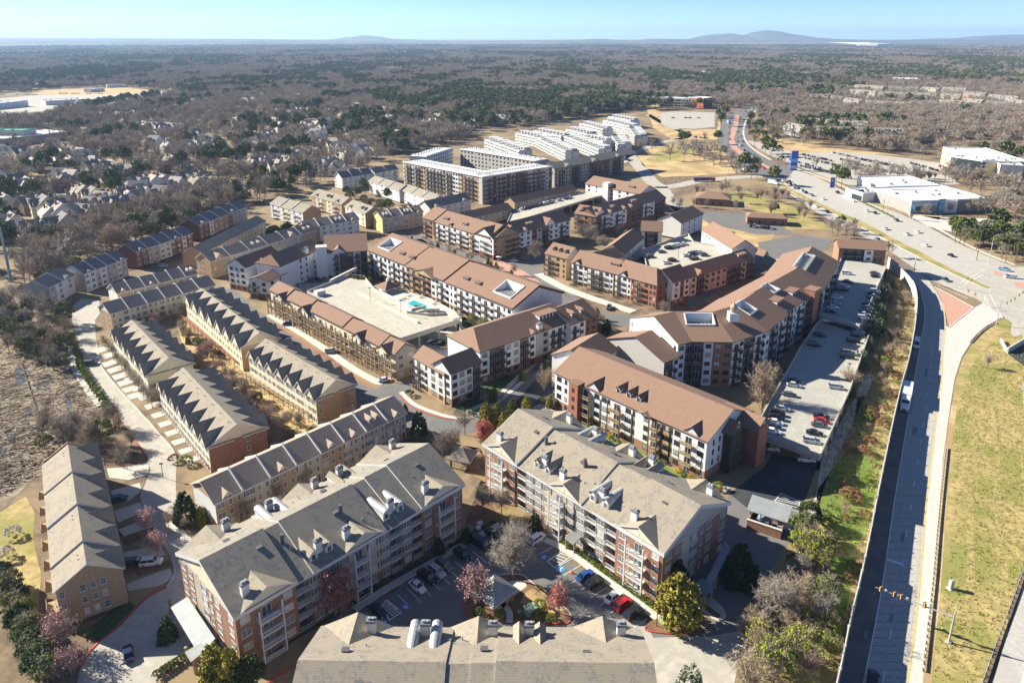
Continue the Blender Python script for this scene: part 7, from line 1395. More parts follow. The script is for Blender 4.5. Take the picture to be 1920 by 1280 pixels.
sb = src('bare_tree', bare(70, nl=26, ns=8, nt=3, w=.10, rad=.42), bark, tw_g, 600, 176, 'rounded bare tree standing at the front edge of the far grey wood, left of centre')
sb2 = src('bare_tree', bare(71, nl=24, ns=8, nt=3, w=.10, rad=.44), bark, tw_b, 1050, 160, 'rounded brown bare tree at the front edge of the far wood above the white rows')
sp = src('pine_tree', leafy(72, shape='pine', rad=.30, nc=40, nq=14, q=.042, cr=.13), barkp, lf_p, 760, 172, 'pine at the front edge of the far wood, centre left')
se = src('evergreen_tree', leafy(73, rad=.40, nc=30, nq=12, q=.04, cr=.12), bark, lf_d, 420, 165, 'round dark evergreen at the front edge of the far wood, left')
r = random.Random(99); pts = {'b':[], 'c':[], 'p':[], 'e':[]}
from mathutils import noise
def addp(x, y, far):
    n = .55*noise.noise(Vector((x*.0026, y*.0012, 0)))+.6*noise.noise(Vector((x*.014, y*.009, 3)))
    lim = .10 if far != 500 else .06
    k = 'p' if n > lim and r.random() < (.6 if far != 500 else .38) else ('e' if n > lim+.03 and r.random() < .35 else ('b' if r.random() < .6 else 'c'))
    pts[k].append((x,y,0))
clear = [(150,150,60),(-300,1500,90)]
def band(d0, d1, cell):
    n = int(.5*1.32*(d1*d1-d0*d0)/cell)
    for i in range(n):
        d = math.sqrt(r.uniform(d0*d0,d1*d1)); a = r.uniform(-.66,.66); x, y = d*math.sin(a), d*math.cos(a)
        px, py = PX(x,y)
        if isopen(px,py) or onfoot(Vector((x,y)),2): continue
        if 1500 < px and 155 < py < 208 and r.random() < .55: continue
        if noise.noise(Vector((x*.004,y*.004,9))) > .52: continue
        addp(x, y, d)
band(1150, 2600, 95); band(2600, 5200, 210); band(5200, 9000, 620)
DEV = [(-80,560),(100,500),(465,385),(505,378),(570,362),(650,322),(700,312),(745,296),(800,272),(880,266),(905,248),(1000,240),(1080,222),(1140,212),(1205,205),(1240,215),(1240,270),(1190,290),(1210,345),(1380,345),(1560,430),(1680,490),(1730,560),(1700,700),(1400,1400),(-100,1400)]
for i in range(int(.5*1.5*(1150**2-420**2)/300)):
    d = math.sqrt(r.uniform(420**2,1150**2)); a = r.uniform(-.72,.72); x, y = d*math.sin(a), d*math.cos(a); px, py = PX(x,y)
    if inpoly(px,py,DEV) or isopen(px,py) or onfoot(Vector((x,y)),2) or (1500 < px and 155 < py < 208 and r.random() < .55) or py > 520: continue
    addp(x,y,500)
# infill of the nearer woods
for reg in REG:
    if 'thicket' in reg or 'brush' in reg or 'medical' in reg or 'belt' in reg or ('garden' in reg and 'suburb' not in reg) or 'wetland' in reg or 'village' in reg or 'lane' in reg or 'yard' in reg or 'scrub' in reg or 'restaurant' in reg or 'copse' in reg or 'showrooms' in reg or 'pine stand' in reg or 'between the white rows' in reg: continue
    poly = [G(*p) for p in REG[reg][0]]; PP = [(p.x,p.y) for p in poly]; x0 = min(p[0] for p in PP); x1 = max(p[0] for p in PP); y0 = min(p[1] for p in PP); y1 = max(p[1] for p in PP); ar = 0
    n = int((x1-x0)*(y1-y0)/(66 if 'suburb' not in reg else 215))
    for i in range(n):
        x, y = r.uniform(x0,x1), r.uniform(y0,y1)
        if inpoly(x,y,PP) and not onfoot(Vector((x,y)),2) and not isopen(*PX(x,y)): addp(x, y, 500)
P4 = [G(*p) for p in [(-60,290),(120,230),(420,185),(900,175),(1180,160),(1180,120),(-200,120)]]
for PPx in ([(p.x,p.y) for p in P4], [(p.x,p.y) for p in [G(*q) for q in [(1420,150),(1420,190),(1500,200),(1500,160),(1930,160),(2050,205),(2050,120),(1420,120)]]], [(p.x,p.y) for p in [G(*q) for q in [(1120,172),(1210,176),(1230,170),(1430,165),(1430,120),(1120,120)]]]):
    x0 = min(p[0] for p in PPx); x1 = max(p[0] for p in PPx); y0 = min(p[1] for p in PPx); y1 = max(p[1] for p in PPx)
    n = int((x1-x0)*(min(y1,1150)-y0)/110)
    for i in range(max(0,n)):
        x, y = r.uniform(x0,x1), r.uniform(y0,min(y1,1150))
        if inpoly(x,y,PPx) and not onfoot(Vector((x,y)),2) and not isopen(*PX(x,y)): addp(x,y,800)
pts['b'] += [(q.x,q.y,0) for q in EXTRA]
scatter('bare_woodland','far grey leafless woods running to the horizon',pts['b'],sb,.85,1.6); scatter('brown_woodland','far brown leafless woods running to the horizon',pts['c'],sb2,.85,1.6)
scatter('pine_woodland','far green pine patches in the woods to the horizon',pts['p'],sp,1.1,1.9); scatter('evergreen_woodland','far dark evergreen clumps in the woods to the horizon',pts['e'],se,.8,1.4)
# ---------------------------------------------------------------- hills on the horizon
def hills(name, d, ctrl, depth, m, seed):
    """ctrl: (px, py) skyline points at distance d"""
    b = MB(); P = []
    for i in range(len(ctrl)-1):
        for k in range(12):
            t = k/12; s = t*t*(3-2*t); P.append((ctrl[i][0]+(ctrl[i+1][0]-ctrl[i][0])*t, ctrl[i][1]+(ctrl[i+1][1]-ctrl[i][1])*s))
    row = []
    for px, py in P:
        u = (px-960); v = CY-py; dx, dy, dz = u, FPX*_c+v*_s, -FPX*_s+v*_c; t = d/dy; z = max(2, H+dz*t+4*noise.noise(Vector((px*.15,seed,0)))); row.append((dx*t, d, z))
    for i in range(len(row)-1):
        a, q = row[i], row[i+1]; mid = lambda p, f: (p[0], p[1]+depth*f, p[2])
        fa, fq = (a[0],d-depth,0), (q[0],d-depth,0); ma, mq = (a[0],d-depth*.45,a[2]*.72), (q[0],d-depth*.45,q[2]*.72)
        b.face([fa,fq,mq,ma]); b.face([ma,mq,q,a]); b.face([a,q,(q[0],d+depth,0),(a[0],d+depth,0)])
    return tag(b.build(name, m), kind='structure')
hm = M('hill_forest',(.08,.085,.05),.95,.3,.004,detail=8,scale2=.0015,col3=(.13,.11,.08))
hills('hills', 9300, [(-400,79),(0,77),(200,78),(420,77),(700,80),(960,82),(1100,79),(1200,81),(1400,83),(1600,80),(1800,81),(2300,80)], 500, hm, 1)
hills('hills', 12500, [(-500,73),(-100,71),(150,72),(420,73),(700,76),(900,77),(1080,75),(1120,73),(1180,76),(1230,73),(1290,74),(1500,76),(1700,76),(1850,75),(2400,75)], 700, hm, 2)
hills('mountain', 15500, [(1180,77),(1290,74),(1320,67),(1345,64),(1372,63),(1392,66),(1412,61),(1437,57),(1460,59),(1490,65),(1530,71),(1580,74),(1660,77)], 1200, hm, 3)
hills('mountain_left', 15500, [(560,78),(620,74),(655,70),(685,66.5),(710,69),(735,73),(770,74),(830,78)], 900, hm, 4)
hills('distant_ridge', 17000, [(1650,76),(1780,72),(1850,67),(1905,65),(1960,69),(2100,75)], 900, hm, 6)
# ---------------------------------------------------------------- wetland timber
b = MB(); r = random.Random(4); PW = [(-40,640),(60,650),(120,660),(150,715),(185,765),(150,790),(110,850),(60,890),(0,930),(-40,930)]
for i in range(4200):
    x, y = r.uniform(-40,190), r.uniform(640,930)
    if not inpoly(x,y,PW): continue
    g = G(x,y); a = r.gauss(.2,.7); L = r.uniform(.5,3.4)*(1.6 if r.random() < .08 else 1); z = r.uniform(.05,.5); b.tube((g.x,g.y,z),(g.x+math.cos(a)*L,g.y+math.sin(a)*L,z+r.uniform(-.1,.9)),.07+.03*L,.03,3,0 if r.random()<.6 else 1)
tag(b.build('brushwood', [M('dead_wood',(.12,.09,.07),.95,.3,2), M('dead_wood_pale',(.36,.30,.22),.95,.3,2)]), 'tangle of dead branches lying over the wetland', 'brushwood', kind='stuff')
for i,(x,y,q,w) in enumerate(((30,745,150,738),(40,680,75,790),(0,735,60,742),(60,715,120,700),(20,830,90,800),(70,870,0,905))):
    A, B_ = G(x,y), G(q,w); o = empty('fallen_log',(A.x,A.y,0)); tag(o,'long dark fallen trunk in the wetland, %s' % ['longest one, lying across its middle','slanting at its left','at its left edge','at its upper right','in its lower part','in its bottom corner'][i],'log'); m_ = MB(); m_.tube((0,0,.35),(B_.x-A.x,B_.y-A.y,.5),.2,.08,6); m_.build('log', MATS['dead_wood'], o)
# ---------------------------------------------------------------- grass tufts and scrub on the banks: real blades in clumps
def scrub(name, label, poly, n, m, h, w):
    P = [G(*p) for p in poly]; PP = [(p.x,p.y) for p in P]; x0 = min(p[0] for p in PP); x1 = max(p[0] for p in PP); y0 = min(p[1] for p in PP); y1 = max(p[1] for p in PP); r = random.Random(n); b = MB(); k = 0
    while k < n:
        x, y = r.uniform(x0,x1), r.uniform(y0,y1)
        if not inpoly(x,y,PP): k += .2; continue
        k += 1; hh = h*r.uniform(.4,1.3)
        for j in range(4):
            a = r.uniform(0,6.28); dx, dy = math.cos(a)*w, math.sin(a)*w; ox, oy = r.uniform(-.3,.3), r.uniform(-.3,.3); b.face([(x+ox-dx,y+oy-dy,.03),(x+ox+dx,y+oy+dy,.03),(x+ox+r.uniform(-.5,.5)*hh,y+oy+r.uniform(-.5,.5)*hh,hh)], r.randrange(len(m)))
    return tag(b.build(name, m), label, 'ground cover', kind='stuff')
scrub('dry_scrub','dry tan scrub on the bank between the decks and the noise wall',[(1535,900),(1560,800),(1610,720),(1650,640),(1650,560),(1680,520),(1712,560),(1718,620),(1690,730),(1655,887),(1620,1060),(1580,1240),(1420,1290),(1450,1120),(1500,1010)],9000,[tw_b, leafm('grass_straw',(.42,.33,.15),(.30,.22,.10)), leafm('grass_fresh',(.20,.26,.04),(.12,.16,.03))],.8,.10)
scrub('meadow_tufts','rough grass tufts on the field right of the highway',[(1745,1300),(1765,1150),(1790,950),(1785,850),(1800,740),(1830,670),(1880,620),(1925,640),(1925,1050),(1850,1270)],9000,[MATS['grass_straw'],MATS['grass_fresh']],.35,.09)
scrub('garden_tufts','russet leaf and dry grass tufts in the garden strip',[(330,600),(350,585),(420,640),(470,700),(540,760),(590,790),(570,815),(520,800),(460,760),(400,700)],1500,[MATS['grass_straw'],dry],.5,.1)
# ------------------------------------------------------------------ vehicles
CC = {'white':(.72,.72,.72),'silver':(.42,.44,.46),'black':(.012,.013,.016),'grey':(.11,.12,.13),'blue':(.015,.07,.30),'red':(.50,.015,.02),'dark blue':(.015,.03,.08),'dark red':(.14,.01,.02),'green':(.02,.06,.05),'tan':(.35,.28,.18),'light blue':(.2,.38,.55)}
def paintm(c): return M('car_paint_'+c.replace(' ','_'), CC[c], .22, spec=.6)
tyre = M('tyre',(.015,.015,.015),.9); rim = M('wheel_rim',(.35,.35,.36),.35,metal=.6); cg = M('car_glass',(.015,.02,.025),.06,spec=.8); lh = M('headlight_glass',(.65,.66,.68),.15); lt = M('tail_light_red',(.35,.01,.01),.3)
SH_ = {'sedan':(4.7,1.82,[(0,.32,.62,.72),(.06,.22,.72,.9),(.3,.2,.92,.98),(.72,.2,.95,.98),(.94,.24,.90,.93),(1,.35,.78,.8)],[(.27,.92),(.42,1.44),(.70,1.44),(.88,.98)]),
'suv':(4.8,1.92,[(0,.35,.78,.8),(.05,.25,.98,.93),(.27,.25,1.10,.98),(.9,.25,1.12,.98),(.99,.3,1.05,.92),(1,.4,.8,.85)],[(.25,1.08),(.36,1.72),(.88,1.70),(.985,1.12)]),
'van':(5.3,2.0,[(0,.35,.8,.8),(.05,.28,1.05,.93),(.18,.26,1.2,.98),(.95,.26,1.25,.98),(1,.35,1.2,.95)],[(.10,1.1),(.25,2.0),(.95,2.0),(.995,1.25)]),
'pickup':(5.6,1.95,[(0,.4,.85,.8),(.05,.3,1.02,.93),(.25,.3,1.12,.98),(.97,.3,1.12,.98),(1,.4,1.08,.95)],[(.24,1.1),(.33,1.82),(.55,1.82),(.62,1.12)])}
def loft(b, rings, mi=0, cap=True):
    i0 = len(b.v); n = len(rings[0])
    for rg in rings: b.v.extend(rg)
    for k in range(len(rings)-1):
        for j in range(n):
            a = i0+k*n+j; c = i0+k*n+(j+1) % n; b.f.append((a,c,c+n,a+n)); b.m.append(mi)
    if cap: b.f.append(tuple(i0+j for j in range(n))[::-1]); b.m.append(mi); b.f.append(tuple(i0+(len(rings)-1)*n+j for j in range(n))); b.m.append(mi)
def car_meshes(kind):
    L, W, prof, cab = SH_[kind]; hw = W/2; b = MB()
    loft(b, [[(L/2-L*t,-hw*f,z0),(L/2-L*t,-hw*f*1.0,z0+(z1-z0)*.6),(L/2-L*t,-hw*f*.9,z1),(L/2-L*t,hw*f*.9,z1),(L/2-L*t,hw*f,z0+(z1-z0)*.6),(L/2-L*t,hw*f,z0)] for t,z0,z1,f in prof])
    g = MB(); (t0,a0),(t1,a1),(t2,a2),(t3,a3) = cab; k = .87; kt = .70
    def rg(t,z,f): return [(L/2-L*t,-hw*f,z),(L/2-L*t,hw*f,z)]
    A, Bq, C, D = [[(L/2-L*t, s*hw*f, z) for s in (-1,1)] for t, z, f in ((t0,a0-.04,k),(t1,a1,kt),(t2,a2,kt),(t3,a3-.04,k))]
    g.face([A[0],A[1],Bq[1],Bq[0]]); g.face([C[0],C[1],D[1],D[0]])
    g.face([A[0],Bq[0],C[0],D[0]]); g.face([A[1],D[1],C[1],Bq[1]])
    x1, x2 = L/2-L*t1, L/2-L*t2; b.box(x2-.04,x1+.04,-hw*kt-.03,hw*kt+.03,min(a1,a2)-.02,max(a1,a2)+.05)
    for s in (-1,1):
        for p, q in ((A,Bq),(D,C)): b.tube(Vector(p[0 if s<0 else 1])*1.0, Vector(q[0 if s<0 else 1]), .05,.05,4)
        xm = (x1+x2)/2; b.tube((xm,s*hw*k,a0),(xm,s*(hw*kt+.01),a1),.045,.045,4); b.box(L/2-L*t0-.45,L/2-L*t0-.25,s*hw-.02 if s>0 else -hw-.16,s*hw+.16 if s>0 else -hw+.02,a0,a0+.14)
    if kind == 'van': b.box(x2,x1-.8,-hw*.9,-hw*.72,1.2,1.95); b.box(x2,x1-.8,hw*.72,hw*.9,1.2,1.95)
    if kind == 'pickup': g.face([(-L/2+.12,-hw*.8,1.14),(-L/2+.12,hw*.8,1.14),(L/2-L*.64,hw*.8,1.14),(L/2-L*.64,-hw*.8,1.14)][::-1])
    wh = MB(); wh.tube((0,-.11,0),(0,.11,0),.34,.34,12,0,True); wh.face([(.34*math.cos(-k*math.pi/6),-.11,.34*math.sin(-k*math.pi/6)) for k in range(12)],0); wh.tube((0,-.125,0),(0,.125,0),.2,.2,8,1,True); wh.face([(.2*math.cos(-k*math.pi/4),-.126,.2*math.sin(-k*math.pi/4)) for k in range(8)],1)
    li = MB(); li.box(-.06,.06,-.2,.2,-.09,.09)
    return b, g, wh, li
CM = {}
def car(kind, color, px, py, head, label, z=0.1, group=None, near=True, world=False):
    g = Vector((px,py)) if world else G(px,py,z)
    if not isinstance(head, (int,float)): d = G(head[0],head[1],z)-g; head = math.atan2(d.y,d.x)
    L, W, prof, cab = SH_[kind]; key = (kind,color,near)
    if key not in CM:
        b, gl, wh, li = car_meshes(kind)
        if near: CM[key] = (b.mesh('body',paintm(color)), gl.mesh('windows',cg), cached(('cw',), lambda: wh.mesh('wheel',[tyre,rim])), cached(('lh',), lambda: li.mesh('headlight',lh)), cached(('lt',), lambda: li.mesh('tail_light',lt)))
        else:
            m = MB(); m.v = list(b.v); m.f = list(b.f); m.m = [0]*len(b.f); i = len(m.v); m.v += gl.v; m.f += [tuple(a+i for a in f) for f in gl.f]; m.m += [1]*len(gl.f)
            for x in (-.31,.31):
                for s in (-1,1): m.tube((x*L,s*W*.5,.34),(x*L,s*W*.38,.34),.34,.34,8,2,True)
            CM[key] = m.mesh('car',[paintm(color),cg,tyre])
    if not near: o = put('parked_car', CM[key], None, (g.x,g.y,z), head); return tag(o, label, 'car', group)
    bo, gl, wm_, hm_, tm_ = CM[key]; r = empty({'pickup':'pickup_truck','van':'van'}.get(kind,'parked_car'), (g.x,g.y,z), head); tag(r, label, {'pickup':'pickup truck','van':'van'}.get(kind,'car'), group)
    put('body', bo, r); put('windows', gl, r)
    for x in (-.31,.31):
        for s in (-1,1): put('wheel', wm_, r, (x*L,s*W*.44,.34))
    zf = prof[0][2]*.9
    for s in (-1,1): put('headlight', hm_, r, (L/2-.05,s*W*.33,zf)); put('tail_light', tm_, r, (-L/2+.05,s*W*.36,prof[-1][2]*.92))
    return r
HA = -.77; HB = .70
for k,c,x,y,h,l in (('sedan','black',709,1148,HA,'black sedan beside the hatched bay at the left end of the front row'),('sedan','white',783,1102,HA,'white sedan with sunroof in the shaded front row'),('pickup','black',802,1085,HA,'black pickup truck parked between the white sedan and a pale estate'),('suv','silver',819,1075,HA,'pale silver estate car right of the black pickup'),('suv','grey',833,1063,HA,'grey-silver car fourth in the shaded cluster'),('suv','black',867,1043,HA,'black car standing alone in the shaded front row'),('van','black',901,1022,HA,'long black van in the shaded front row'),('sedan','black',925,1004,HA,'black car half hidden behind the tall bare tree'),('suv','white',1007,1013,HB+.1,'white car under the sunlit brick corner left of the accessible bays'),
('sedan','blue',1097,1082,HB,'bright blue sedan in the sunny row before the brick block'),('suv','black',1114,1095,HB,'black car right beside the blue sedan'),('sedan','white',1150,1122,HB,'white car next to the red one in the sunny row'),('suv','red',1168,1136,HB,'red car in the sunny row before the brick block'),('suv','black',1187,1152,HB,'black car right of the red one, last in the sunny row'),
('sedan','dark blue',241,1228,2.15,'dark blue sedan driving out at the lower left'),('suv','white',284,1057,.2,'white car on the lower left driveway below the pink tree'),('suv','black',252,1058,.2,'black car on the driveway left of the white one'),('sedan','dark blue',222,937,.25,'dark blue car in the shade of the lower left row'),
('sedan','blue',541,609,.15,'vivid blue car under the verandas of the timber row'),('suv','silver',621,660,.35,'silver car under the verandas in the middle of the timber row'),('sedan','white',721,714,.35,'white car at the lower end of the timber veranda row'),
('sedan','light blue',808,641,.3,'light blue car in the shade under the deck edge'),('pickup','black',823,645,.3,'black pickup right of the light blue car under the deck'),('suv','white',775,658,-.5,'white car at the veranda row gable'),('suv','silver',765,652,-.5,'silver car behind the white one at the veranda row gable'),('pickup','tan',838,652,.2,'dark tan pickup at the white wing in the lower yard'),('sedan','grey',790,676,-.5,'grey car at the roof edge of the lower yard'),
('suv','grey',584,528,-.8,'dark car in the shaded inner yard, first of four by the white wall'),('suv','black',597,527,-.8,'dark car in the shaded inner yard, second of four by the white wall'),('suv','grey',608,525,-.8,'dark car in the shaded inner yard, third of four by the white wall'),('suv','black',619,523,-.8,'dark car in the shaded inner yard, fourth of four by the white wall'),('sedan','white',550,541,-.5,'white car at the left end of the inner yard'),('sedan','light blue',558,537,-.5,'pale blue car beside the white one in the inner yard'),('sedan','red',609,541,.2,'red car alone in the inner yard'),('suv','white',651,529,.3,'white car by the five conifers, left'),('suv','silver',658,527,.3,'silver car by the five conifers, right'),
('suv','white',1445,843,-.3,'white car half under the near parking deck'),('suv','white',1511,864,-.15,'white car under the beam at the deck corner'),('sedan','white',964,490,.2,'white car at the square by the red awnings'),('sedan','black',975,487,.2,'dark car right of the white one at the square'),('pickup','grey',1142,578,1.3,'dark off-roader on the village street at the plaza'),('van','white',1461,493,.2,'white delivery van behind the dark-roofed cream terrace'),('suv','grey',170,683,.3,'dark car by the hedge of the left street') ,('sedan','grey',1212,600,.3,'grey car beneath the brick gable'),('sedan','silver',306,500,.1,'silver car before the brick and white row'),('sedan','light blue',290,494,.1,'light blue car before the dark brick gable'),('sedan','silver',1045,735,1.2,'silver car behind the vase-shaped tree')): car(k,c,x,y,h,l)
for k,c,x,y,l in (('sedan','silver',1488,724,'silver car beside a dark one on the shaded half, left column'),('sedan','black',1490,717,'black car beyond the silver one on the shaded half, left column'),('sedan','grey',1480,742,'dark grey car at the shadow edge, left column'),('suv','black',1526,648,'black car at the top of the near deck, left'),('suv','black',1588,671,'black pair at the right parapet, nearer car'),('suv','grey',1590,664,'dark pair at the right parapet, farther car'),('suv','silver',1567,728,'silver car alone against the right parapet'),('sedan','silver',1466,768,'silver car first in the sunlit left column'),('suv','black',1457,778,'black car second in the sunlit left column'),('suv','black',1456,786,'black car third in the sunlit left column'),('sedan','white',1453,794,'white car fourth in the sunlit left column'),('sedan','dark blue',1450,802,'dark blue car fifth in the sunlit left column'),('sedan','white',1448,811,'white car last in the sunlit left column'),('sedan','black',1540,783,'black car above the red one at the sunlit right side'),('sedan','red',1541,791,'red car at the sunlit right side'),('sedan','grey',1536,799,'dark grey car below the red one'),('sedan','black',1527,814,'black car standing second from the deck front'),('suv','silver',1521,829,'silver car standing nearest the deck front')): car(k,c,x,y,-.33,l+' of the near right deck',4.25,'cars on the near right deck')
for i,(k,c,x,y) in enumerate((('suv','white',1587,514),('sedan','grey',1640,514),('sedan','black',1642,520),('sedan','black',1589,530),('suv','white',1583,540),('suv','black',1580,545),('suv','white',1569,560),('sedan','silver',1567,571),('sedan','white',1561,578),('sedan','black',1557,585),('suv','silver',1640,548),('suv','black',1637,552),('pickup','grey',1636,559),('sedan','black',1627,571),('sedan','grey',1625,579),('sedan','black',1622,585),('sedan','silver',1620,591),('suv','silver',1617,598))):
    left = x < 1610; col = [q for q in (1587,1589,1583,1580,1569,1567,1561,1557)] if left else [1640,1642,1641,1637,1636,1627,1625,1622,1620,1617]
    car(k,c,x,y,-.3,'%s %s on the far shaded deck, %s side, parked at its %s' % (c,k,'left' if left else 'right', ['far end, first','far end, second','far end, third','upper part, fourth','middle, fifth','middle, sixth','lower part, seventh','front edge, last','front edge, ninth','front edge, tenth'][min(9,(sum(1 for q in (514,530,540,545,560,571,578,585) if q < y) if left else sum(1 for q in (514,520,548,552,559,571,579,585,591,598) if q < y)))]),6.65,'cars on the far right deck')
for i,(k,c,x,y,l) in enumerate((('suv','white',1550,603,'white car on the near deck below the beam of the far one'),('sedan','light blue',1609,624,'blue-grey car by the cedars on the near deck'),('suv','black',1607,631,'black car by the cedars on the near deck'),('suv','black',1599,641,'black car third by the cedars on the near deck'),('sedan','black',1537,630,'black car beneath the dark trees on the near deck'))): car(k,c,x,y,-.33,l,4.25)
for i,(k,c,x,y) in enumerate((('sedan','grey',1240,473),('suv','black',1253,466),('suv','silver',1262,464),('suv','white',1271,461),('sedan','white',1282,459),('sedan','white',1286,480),('suv','grey',1297,477),('sedan','silver',1301,474),('sedan','white',1310,473),('suv','grey',1319,479),('pickup','black',1301,486),('sedan','white',1249,494),('suv','black',1260,489),('sedan','black',1207,484),('suv','grey',1218,482))): car(k,c,x,y,.5,'%s car on the upper village deck, %s' % (c,['leftmost of the far shaded row','second of the far row','third of the far row','fourth of the far row','right end of the far row','left end of the double middle row','second in the middle row','third in the middle row','fourth in the middle row','right end of the middle row','lowest by the middle row','left of the sunlit pair in front','right of the sunlit pair in front','left car in the shade by the stair tower','right car in the shade by the stair tower'][i]),5.55,'cars on the upper village deck',near=False)
# traffic
car('sedan','black',1636,1275,(1650,1150),'dark car at the bottom edge of the highway'); car('van','white',1718,648,(1712,700),'white van under the curve of the noise wall').scale = (1.4,1.1,1.3)
car('sedan','white',1735,461,(1700,444),'white car alone on the pale main road'); car('sedan','black',1782,480,(1740,460),'black car on the main road right of the white one'); car('sedan','green',1773,526,(1800,540),'dark green car waiting beside the slip lane'); car('pickup','light blue',1883,507,(1920,513),'bright blue pickup at the junction'); car('van','white',1894,521,(1850,518),'white recovery truck crossing the junction')
# white box lorry on the highway
g = G(1697,756); d = G(1690,800)-g; hd = math.atan2(d.y,d.x); t = empty('box_lorry', (g.x,g.y,.1), hd); t.scale = (1.15,1.15,1.15); tag(t,'white box lorry driving towards the viewer in the shaded lane','lorry')
b = MB(); b.box(-7,2.0,-1.25,1.25,1.0,3.9); b.build('cargo_box', M('car_paint_white',CC['white'],.3), t)
b = MB(); loft(b, [[(x,-w,z0),(x,-w,z1*.8),(x,-w*.85,z1),(x,w*.85,z1),(x,w,z1*.8),(x,w,z0)] for x,w,z0,z1 in ((2.1,1.2,.5,3.3),(3.6,1.2,.5,3.2),(4.3,1.15,.5,2.0),(6.0,1.0,.5,1.6),(6.3,.9,.5,1.2))]); b.build('cab', paintm('white'), t)
b = MB(); b.face([(3.66,-.95,3.05),(3.66,.95,3.05),(4.34,.98,2.05),(4.34,-.98,2.05)]); b.build('windscreen', cg, t); b = MB(); b.box(6.31,6.36,-.5,.5,.6,1.1); b.build('grille', trimd, t)
for x in (-5.5,-4.3,4.9):
    for s in (-1,1): put('wheel', _mc[('cw',)], t, (x,s*1.1,.5), 0, 1.45)
for s in (-1,1): put('headlight', _mc[('lh',)], t, (6.2,s*.75,.95))
q = [(1404,203,'dark red'),(1399,205,'black'),(1394,206,'white'),(1389,209,'red'),(1393,214,'silver'),(1388,222,'black'),(1387,230,'dark blue'),(1385,239,'grey'),(1384,248,'black'),(1382,258,'silver'),(1383,266,'grey'),(1387,274,'white'),(1396,283,'black'),(1403,288,'black'),(1413,292,'grey'),(1409,303,'dark red'),(1425,312,'black'),(1433,317,'red'),(1366,251,'grey'),(1368,262,'black'),(1364,240,'white'),(1398,210,'black'),(1404,214,'grey'),(1392,204,'dark red'),(1409,207,'white'),(1413,203,'black'),(1393,229,'black'),(1392,243,'silver'),(1391,256,'dark blue'),(1393,266,'black')]
for i,(x,y,c) in enumerate(sorted(q, key=lambda e: e[1])): car(R.choice(['sedan','suv']),c,x,y,(x-2 if y < 250 else x+8, y+9),'%s car queueing on the far curved main road, %%s from its top' % c,.1,'cars queueing on the far curve',near=False)
q = [(1468,340,'white'),(1475,343,'dark red'),(1482,346,'dark blue'),(1490,349,'white'),(1497,355,'black'),(1503,358,'silver'),(1510,362,'black'),(1522,367,'grey'),(1543,374,'white'),(1480,341,'black'),(1488,353,'silver'),(1456,318,'white'),(1390,322,'grey'),(1395,318,'white'),(1402,322,'silver'),(1510,392,'black'),(1530,388,'white'),(1700,440,'silver'),(1600,378,'white'),(1570,362,'black'),(1660,430,'silver'),(1680,414,'grey'),(1550,398,'black'),(1590,418,'white'),(1645,450,'grey'),(1720,436,'white'),(1625,396,'white'),(1640,400,'black')]
for x,y,c in q: car(R.choice(['sedan','suv','sedan']),c,x,y,(x-12,y-7),'%s car on the pale main road before the showrooms, %%s from its far end' % c,.1,'cars on the pale main road',near=False)
def row(p, q_, n, fill, hd, group, lab, seed, z=.1):
    r = random.Random(seed); P, Q = G(*p), G(*q_)
    for i in range(n):
        if r.random() > fill: continue
        g = P.lerp(Q,(i+.5)/n); c = r.choice(['white','silver','black','grey','black','grey','dark blue','dark red','white','silver']); car(r.choice(['sedan','suv','suv','pickup']), c, g.x, g.y, hd, '%s car in the %s, %%s from its left end' % (c,lab), z, group, near=False, world=True)
for i,(a,b_,n) in enumerate((((1500,290),(1560,303),16),((1508,297),(1580,314),18),((1560,287),(1640,305),22),((1575,300),(1660,322),24),((1600,297),(1700,318),26),((1640,303),(1740,328),24),((1700,305),(1760,322),14),((1480,300),(1540,318),14),((1500,312),(1580,330),18),((1760,312),(1800,330),8))): row(a,b_,n,.88,1.25,'cars in the medical car park', ['leftmost','second','third','fourth','fifth','sixth','right-hand','lowest left','second lowest','far right'][i]+' row of the medical car park', 40+i)
row((1600,358),(1640,374),7,.6,.6,'cars at the showroom','kerb row of the showroom car park',60); row((1345,214),(1375,213),8,.8,1.3,'cars by the office','upper row beside the orange office',61); row((1250,222),(1330,222),10,.3,0,'cars by the office','open lot before the office',62); row((1405,425),(1470,432),10,.6,1.2,'cars by the low brick shop','row before the low brick shop',63)
row((0,178),(70,178),14,.7,1.3,'cars at the upper left shops','front row of the upper left shops',64); row((110,176),(200,176),16,.7,1.3,'cars at the upper left shops','right row of the upper left shops',65); row((960,412),(1070,384),16,.75,.9,'cars on the strip deck','strip deck behind the awning building',66,5.05)
row((1300,258),(1345,262),5,.5,.3,'cars by the office','lower kerb of the office field',67)
g = G(1320,340); r = empty('fire_engine',(g.x,g.y,.1),.05); tag(r,'long red and violet fire engine on the cross lane','fire engine'); b = MB(); b.box(-9,6,-1.25,1.25,.6,3.2); b.build('body', M('violet',(.12,.06,.16),.5), r); b = MB(); b.box(6.1,9,-1.25,1.25,.6,3.0); b.build('cab', paintm('red'), r); [put('wheel', _mc[('cw',)], r, (x,s*1.15,.5),0,1.4) for x in (-7,-5.5,7.5) for s in (-1,1)]
g = G(1449,346); r = empty('box_lorry',(g.x,g.y,.1),-.9); tag(r,'white box lorry waiting beside the grass median','lorry'); b = MB(); b.box(-4,2.5,-1.25,1.25,.9,3.6); b.build('cargo_box', paintm('white'), r); b = MB(); b.box(2.6,4.4,-1.15,1.15,.5,2.6); b.build('cab', paintm('white'), r); [put('wheel', _mc[('cw',)], r, (x,s*1.1,.45),0,1.3) for x in (-3,3.4) for s in (-1,1)]
